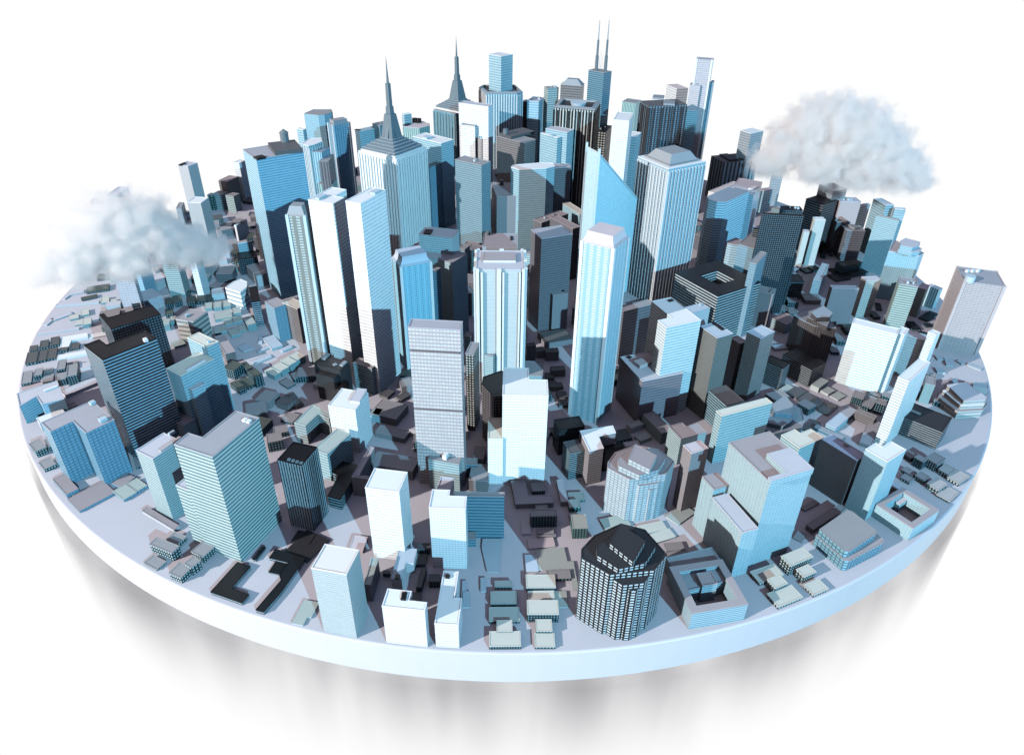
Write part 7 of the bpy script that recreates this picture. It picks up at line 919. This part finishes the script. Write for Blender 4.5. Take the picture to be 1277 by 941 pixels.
B({"n":"low_block","l":"mid height mint block left of the thin brown block, second nearest","P":[[-11.4,12.23],[-8.19,11.23],[-7.36,13.9],[-10.58,14.89]],"h":4.0,"s":"mintb","r":"rp","q":0.5,"g":1})
B({"n":"low_block","l":"pale flat block left of the small grey block by cloud","P":[[-92.34,16.07],[-89.26,15.12],[-88.28,18.29],[-91.36,19.25]],"h":0.7,"s":"plainb","r":"rl","q":0.7,"g":1})
B({"n":"low_house","l":"grey green roofed house in front of the slender white cloud tower","P":[[-76.6,14.2],[-73.6,15.3],[-74.75,18.45],[-77.75,17.36]],"h":0.7,"s":"housec","r":"rgn","q":0.7,"g":1})
B({"n":"low_block","l":"slate block left of the small white vented tower, nearest","P":[[-71.19,14.58],[-68.49,15.56],[-69.65,18.74],[-72.34,17.76]],"h":2.0,"s":"slatep","r":"rg","q":0.5,"g":1})
B({"n":"low_block","l":"mid height slate block right of the small white vented tower","P":[[-63.97,15.03],[-59.2,15.51],[-59.48,18.25],[-64.24,17.78]],"h":4.0,"s":"slate","r":"rg","q":0.5,"g":1})
B({"n":"low_house","l":"dark grey roofed house left of the small grey block by cloud, second nearest","P":[[-91.3,20.27],[-88.89,21.14],[-90.01,24.21],[-92.41,23.33]],"h":1.0,"s":"housek","r":"rd3","q":0.5,"g":1})
B({"n":"low_house","l":"dark roofed house right of the small white vented tower","P":[[-68.05,20.79],[-65.2,21.07],[-65.54,24.4],[-68.39,24.12]],"h":1.4,"s":"housek","r":"rdg","q":0.467,"g":1})
B({"n":"low_block","l":"mid height slate block in front of the low white roofed block","P":[[49.31,19.99],[51.63,21.75],[49.73,24.25],[47.41,22.49]],"h":4.0,"s":"slate","r":"rg","q":0.5,"g":1})
B({"n":"low_house","l":"dark grey roofed house left of the small grey block by cloud, nearest","P":[[-90.68,24.48],[-88.45,25.29],[-89.29,27.58],[-91.52,26.76]],"h":1.4,"s":"housek","r":"rd3","q":0.467,"g":1})
B({"n":"low_block","l":"pale flat block in front of the small grey block by cloud","P":[[-87.03,24.89],[-84.52,24.11],[-83.63,26.98],[-86.15,27.76]],"h":1.4,"s":"plainb","r":"rl","q":0.467,"g":1})
B({"n":"low_block","l":"slate block left of the small white vented tower, second nearest","P":[[-76.95,25.09],[-72.98,25.49],[-73.25,28.11],[-77.21,27.71]],"h":1.4,"s":"slatep","r":"rg","q":0.467,"g":1})
B({"n":"low_block","l":"mid height blue striped block in front of the low white roofed block","P":[[47.49,25.05],[50.96,25.05],[50.96,27.76],[47.49,27.76]],"h":2.2,"s":"cyanb","r":"rg","q":0.55,"g":1})
B({"n":"low_house","l":"dark grey roofed house in front of the tall slender white tower","P":[[-85.48,28.69],[-83.06,29.58],[-84.22,32.76],[-86.64,31.88]],"h":2.0,"s":"housek","r":"rd3","q":0.5,"g":1})
B({"n":"low_block","l":"slate block in front of the dark gridded block at back left","P":[[-80.53,28.72],[-78.07,29.62],[-79.13,32.52],[-81.59,31.62]],"h":1.4,"s":"slatep","r":"rg","q":0.467,"g":1})
B({"n":"low_house","l":"dark grey roofed house in front of the right mint block at back left","P":[[-77.89,29.66],[-75.23,29.93],[-75.5,32.61],[-78.16,32.34]],"h":0.7,"s":"housek","r":"rd3","q":0.7,"g":1})
B({"n":"low_house","l":"grey roofed house behind the small white vented tower","P":[[-71.13,29.74],[-68.78,30.59],[-69.83,33.48],[-72.18,32.62]],"h":0.7,"s":"housek","r":"rg","q":0.7,"g":1})
B({"n":"low_block","l":"mid height blue striped block left of the low white roofed block","P":[[48.39,29.29],[52.05,30.84],[50.92,33.51],[47.26,31.96]],"h":3.0,"s":"cyanb","r":"rg","q":0.5,"g":1})
B({"n":"low_block","l":"slate block in front of the tall slender white tower","P":[[-88.49,35.44],[-84.89,34.33],[-84.08,36.95],[-87.68,38.06]],"h":0.5,"s":"slatep","r":"rg","q":0.5,"g":1})
B({"n":"low_house","l":"dark grey roofed house in front of the dark gridded block at back left","P":[[-81.36,32.93],[-78.69,33.91],[-79.72,36.72],[-82.39,35.75]],"h":1.4,"s":"housek","r":"rd3","q":0.467,"g":1})
B({"n":"low_block","l":"slate block in front of the right mint block at back left","P":[[-75.86,33.06],[-73.41,33.95],[-74.29,36.37],[-76.74,35.47]],"h":0.5,"s":"slatep","r":"rg","q":0.5,"g":1})
B({"n":"low_block","l":"slate block in front of the white cyan back tower","P":[[-71.27,34.5],[-68.37,35.56],[-69.37,38.3],[-72.27,37.24]],"h":1.4,"s":"slatep","r":"rg","q":0.467,"g":1})
B({"n":"low_block","l":"mid height mint block left of the brown tower with dark roof","P":[[-4.81,33.86],[-1.35,35.12],[-2.58,38.5],[-6.05,37.23]],"h":6.5,"s":"mintb","r":"rp","q":0.542,"g":1})
B({"n":"low_block","l":"mid height black block left of the low white roofed block","P":[[47.57,33.94],[51.93,33.94],[51.93,38.1],[47.57,38.1]],"h":2.2,"s":"kgrid","r":"rk","q":0.55,"g":1})
B({"n":"low_block","l":"pale flat block right of the right mint block at back left","P":[[-76.92,39.09],[-73.45,39.44],[-73.68,41.78],[-77.16,41.43]],"h":0.5,"s":"plainb","r":"rl","q":0.5,"g":1})
B({"n":"low_block","l":"pale flat block in front of the white cyan back tower","P":[[-71.75,39.61],[-69.21,39.87],[-69.48,42.55],[-72.02,42.3]],"h":0.7,"s":"plainb","r":"rl","q":0.7,"g":1})
B({"n":"low_block","l":"pale flat block left of the low white roofed block","P":[[51.51,38.7],[55.59,38.7],[55.59,41.59],[51.51,41.59]],"h":0.5,"s":"plainb","r":"rl","q":0.5,"g":1})
B({"n":"low_house","l":"dark roofed house left of the pale blue right back block","P":[[66.79,42.5],[70.06,44.99],[68.65,46.85],[65.38,44.36]],"h":1.4,"s":"housek","r":"rdg","q":0.467,"g":1})
B({"n":"low_house","l":"dark grey roofed house right of the white cyan back tower","P":[[-78.31,49.19],[-74.74,48.09],[-73.76,51.27],[-77.32,52.38]],"h":0.7,"s":"housek","r":"rd3","q":0.7,"g":1})
B({"n":"low_house","l":"grey roofed house in front of the side fin of slim tower","P":[[51.6,47.62],[55.05,47.62],[55.05,50.01],[51.6,50.01]],"h":0.5,"s":"housek","r":"rg","q":0.5,"g":1})
B({"n":"low_house","l":"grey green roofed house right of the small brown blue tower","P":[[77.83,47.92],[80.18,49.7],[78.53,51.86],[76.19,50.08]],"h":1.0,"s":"housec","r":"rgn","q":0.5,"g":1})
B({"n":"low_block","l":"mid height mint block right of the thin rib block","P":[[-6.55,57.48],[-2.75,56.31],[-2.01,58.7],[-5.81,59.87]],"h":4.0,"s":"mintb","r":"rp","q":0.5,"g":1})
B({"n":"low_house","l":"grey green roofed house in front of the white roofed cyan block","P":[[-47.41,60.89],[-44.72,61.16],[-45.01,64.12],[-47.71,63.85]],"h":2.0,"s":"housec","r":"rgn","q":0.5,"g":1})
B({"n":"low_block","l":"pale flat block in front of the white roofed cyan block","P":[[-47.79,65.31],[-44.35,66.56],[-45.39,69.42],[-48.83,68.16]],"h":0.5,"s":"plainb","r":"rl","q":0.5,"g":1})
B({"n":"low_house","l":"grey green roofed house right of the thin rib block","P":[[-9.0,65.54],[-5.98,66.64],[-6.91,69.19],[-9.93,68.09]],"h":0.5,"s":"housec","r":"rgn","q":0.5,"g":1})
B({"n":"low_house","l":"grey roofed house in front of the white roofed cyan block","P":[[-47.36,71.43],[-45.29,72.19],[-46.0,74.14],[-48.07,73.38]],"h":1.4,"s":"housek","r":"rg","q":0.467,"g":1})
B({"n":"low_house","l":"grey roofed house left of the white roofed cyan block","P":[[-52.97,76.24],[-50.57,75.49],[-49.95,77.51],[-52.35,78.26]],"h":2.0,"s":"housek","r":"rg","q":0.5,"g":1})
B({"n":"low_house","l":"grey green roofed house in front of the white ribbed dish tower","P":[[-4.64,76.0],[-1.38,77.2],[-2.15,79.31],[-5.41,78.12]],"h":1.0,"s":"housec","r":"rgn","q":0.5,"g":1})
B({"n":"low_block","l":"pale flat block left of the narrow black slab","P":[[-86.63,-16.87],[-83.8,-15.84],[-84.55,-13.77],[-87.39,-14.8]],"h":1.0,"s":"plainb","r":"rl","q":0.5,"g":1})
B({"n":"low_house","l":"dark grey roofed house behind the blue sided tower in the left cloud","P":[[-95.08,2.66],[-92.96,3.44],[-94.18,6.76],[-96.29,5.99]],"h":2.0,"s":"housek","r":"rd3","q":0.5,"g":1})
B({"n":"low_block","l":"mid height black block behind the bright fronted cube","P":[[-63.49,1.71],[-59.37,3.22],[-60.71,6.9],[-64.83,5.39]],"h":4.0,"s":"kgrid","r":"rk","q":0.5,"g":1})
# ---------------------------------------------------------------- clouds and the volume imitating floor reflections under the platform
def cloud(name, label, centre, half, blobs, dens, seed, rot=0):
    "a soft cumulus: noise-eaten balls of vapour inside a closed box"
    bm = bmesh.new(); bmesh.ops.create_cube(bm, size=2)
    for v in bm.verts: v.co = Vector((v.co.x*half[0], v.co.y*half[1], v.co.z*half[2]))
    m = bpy.data.materials.new(name); m.use_nodes = True; n = m.node_tree; n.nodes.clear()
    out = N(n, 'ShaderNodeOutputMaterial'); pv = N(n, 'ShaderNodeVolumePrincipled'); n.links.new(pv.outputs[0], out.inputs['Volume'])
    pv.inputs['Color'].default_value = (.95, .93, .92, 1); pv.inputs['Anisotropy'].default_value = .1
    t = N(n, 'ShaderNodeTexCoord'); P = t.outputs['Object']
    cur = None
    for (x, y, z, r) in blobs:
        v = N(n, 'ShaderNodeVectorMath', operation='DISTANCE'); n.links.new(P, v.inputs[0]); v.inputs[1].default_value = (x, y, z)
        d = math_(n, 'MULTIPLY_ADD', v.outputs['Value'], -1.0/r, 1.0)
        cur = d if cur is None else math_(n, 'MAXIMUM', cur, d)
    z = N(n, 'ShaderNodeTexNoise'); n.links.new(P, z.inputs['Vector']); z.inputs['Scale'].default_value = .40; z.inputs['Detail'].default_value = 9; z.inputs['Roughness'].default_value = .68; z.noise_dimensions = '4D'; z.inputs['W'].default_value = seed
    f = math_(n, 'ADD', cur, math_(n, 'MULTIPLY_ADD', z.outputs['Fac'], 2.7, -1.2))
    mr = N(n, 'ShaderNodeMapRange'); mr.interpolation_type = 'SMOOTHSTEP'; n.links.new(f, mr.inputs[0]); mr.inputs[1].default_value = .0; mr.inputs[2].default_value = .7; mr.inputs[4].default_value = dens
    sz = N(n, 'ShaderNodeSeparateXYZ'); n.links.new(P, sz.inputs[0])      # flat base, as a cumulus has
    fb = N(n, 'ShaderNodeMapRange'); fb.interpolation_type = 'SMOOTHSTEP'; n.links.new(sz.outputs['Z'], fb.inputs[0]); fb.inputs[1].default_value = -half[2]*.78; fb.inputs[2].default_value = -half[2]*.42
    n.links.new(math_(n, 'MULTIPLY', mr.outputs[0], fb.outputs[0]), pv.inputs['Density'])
    o = link(name, bm, m); o.location = centre; o.rotation_euler = (0, 0, rot)
    o['label'] = label; o['category'] = 'cloud'; o['group'] = 'clouds floating beside the towers'
    return o

cloud('cloud', 'smaller left cloud, white and wispy, drifting in front of the pale left towers', (-70.3, -34, 24.0), (19, 8, 11),
      [(-13, 0, -4.8, 2.6), (-9.5, 0, -3.4, 4.0), (-5, 0, -1.2, 5.6), (0, .5, 1.2, 6.6), (4.5, 0, 1.6, 6.2), (8.5, 0, -.8, 5.2), (12, 0, -2.8, 4.4), (15.5, 0, -4, 3.2), (1, -1, -3, 5), (-7, -1, -3.5, 4.6)], 1.3, 3.1, .35)
cloud('cloud', 'larger right cloud, grey white cumulus hanging above the right back towers', (73.3, 9, 31.2), (24, 10, 14),
      [(-14, 0, -6, 4.8), (-10.5, 0, -1.5, 6), (-6, 0, 2.8, 6.4), (-1, .5, 4, 6.4), (3.5, 0, 1.6, 7.4), (8, 0, -1.5, 7), (12.5, 0, -4, 5.8), (16, 0, -5.5, 4.2), (-3, -1, -4, 6.5), (5, -1, -6, 5.6)], 1.1, 7.7, -.4)
def reflection_streaks():
    "grey absorbing volume in vertical streaks, added in place of blurred floor reflections"
    bm = cone_bm((0, 0), 101, 101, -40, -6.2, 96)  # absorbing volume added to imitate blurred tower reflections in a floor
    bm2 = bm; bot = [v for v in bm.verts if v.co.z < -39]; bm.faces.new(bot[::-1])
    m = bpy.data.materials.new('reflection_streaks'); m.use_nodes = True; n = m.node_tree; n.nodes.clear()
    out = N(n, 'ShaderNodeOutputMaterial'); ab = N(n, 'ShaderNodeVolumeAbsorption'); n.links.new(ab.outputs[0], out.inputs['Volume'])
    ab.inputs['Color'].default_value = (.30, .30, .33, 1)
    t = N(n, 'ShaderNodeTexCoord'); s = N(n, 'ShaderNodeSeparateXYZ'); n.links.new(t.outputs['Object'], s.inputs[0])
    mp = N(n, 'ShaderNodeMapping'); mp.inputs['Scale'].default_value = (.12, .12, .016); n.links.new(t.outputs['Object'], mp.inputs[0])
    z = N(n, 'ShaderNodeTexNoise'); z.inputs['Scale'].default_value = 1; z.inputs['Detail'].default_value = 5; n.links.new(mp.outputs[0], z.inputs['Vector'])
    k = N(n, 'ShaderNodeMapRange'); n.links.new(z.outputs['Fac'], k.inputs[0]); k.inputs[1].default_value = .32; k.inputs[2].default_value = .72
    d = N(n, 'ShaderNodeMapRange'); n.links.new(s.outputs['Z'], d.inputs[0]); d.inputs[1].default_value = -34; d.inputs[2].default_value = -6; 
    f = math_(n, 'MULTIPLY', k.outputs[0], math_(n, 'MULTIPLY', math_(n, 'POWER', d.outputs[0], 1.7), .13))
    n.links.new(f, ab.inputs['Density'])
    o = link('reflection_streaks', bm, m); o['kind'] = 'stuff'; o['label'] = 'grey streaky volume below the round platform, added in place of blurred floor reflections'; o['category'] = 'reflection_streaks'
reflection_streaks()
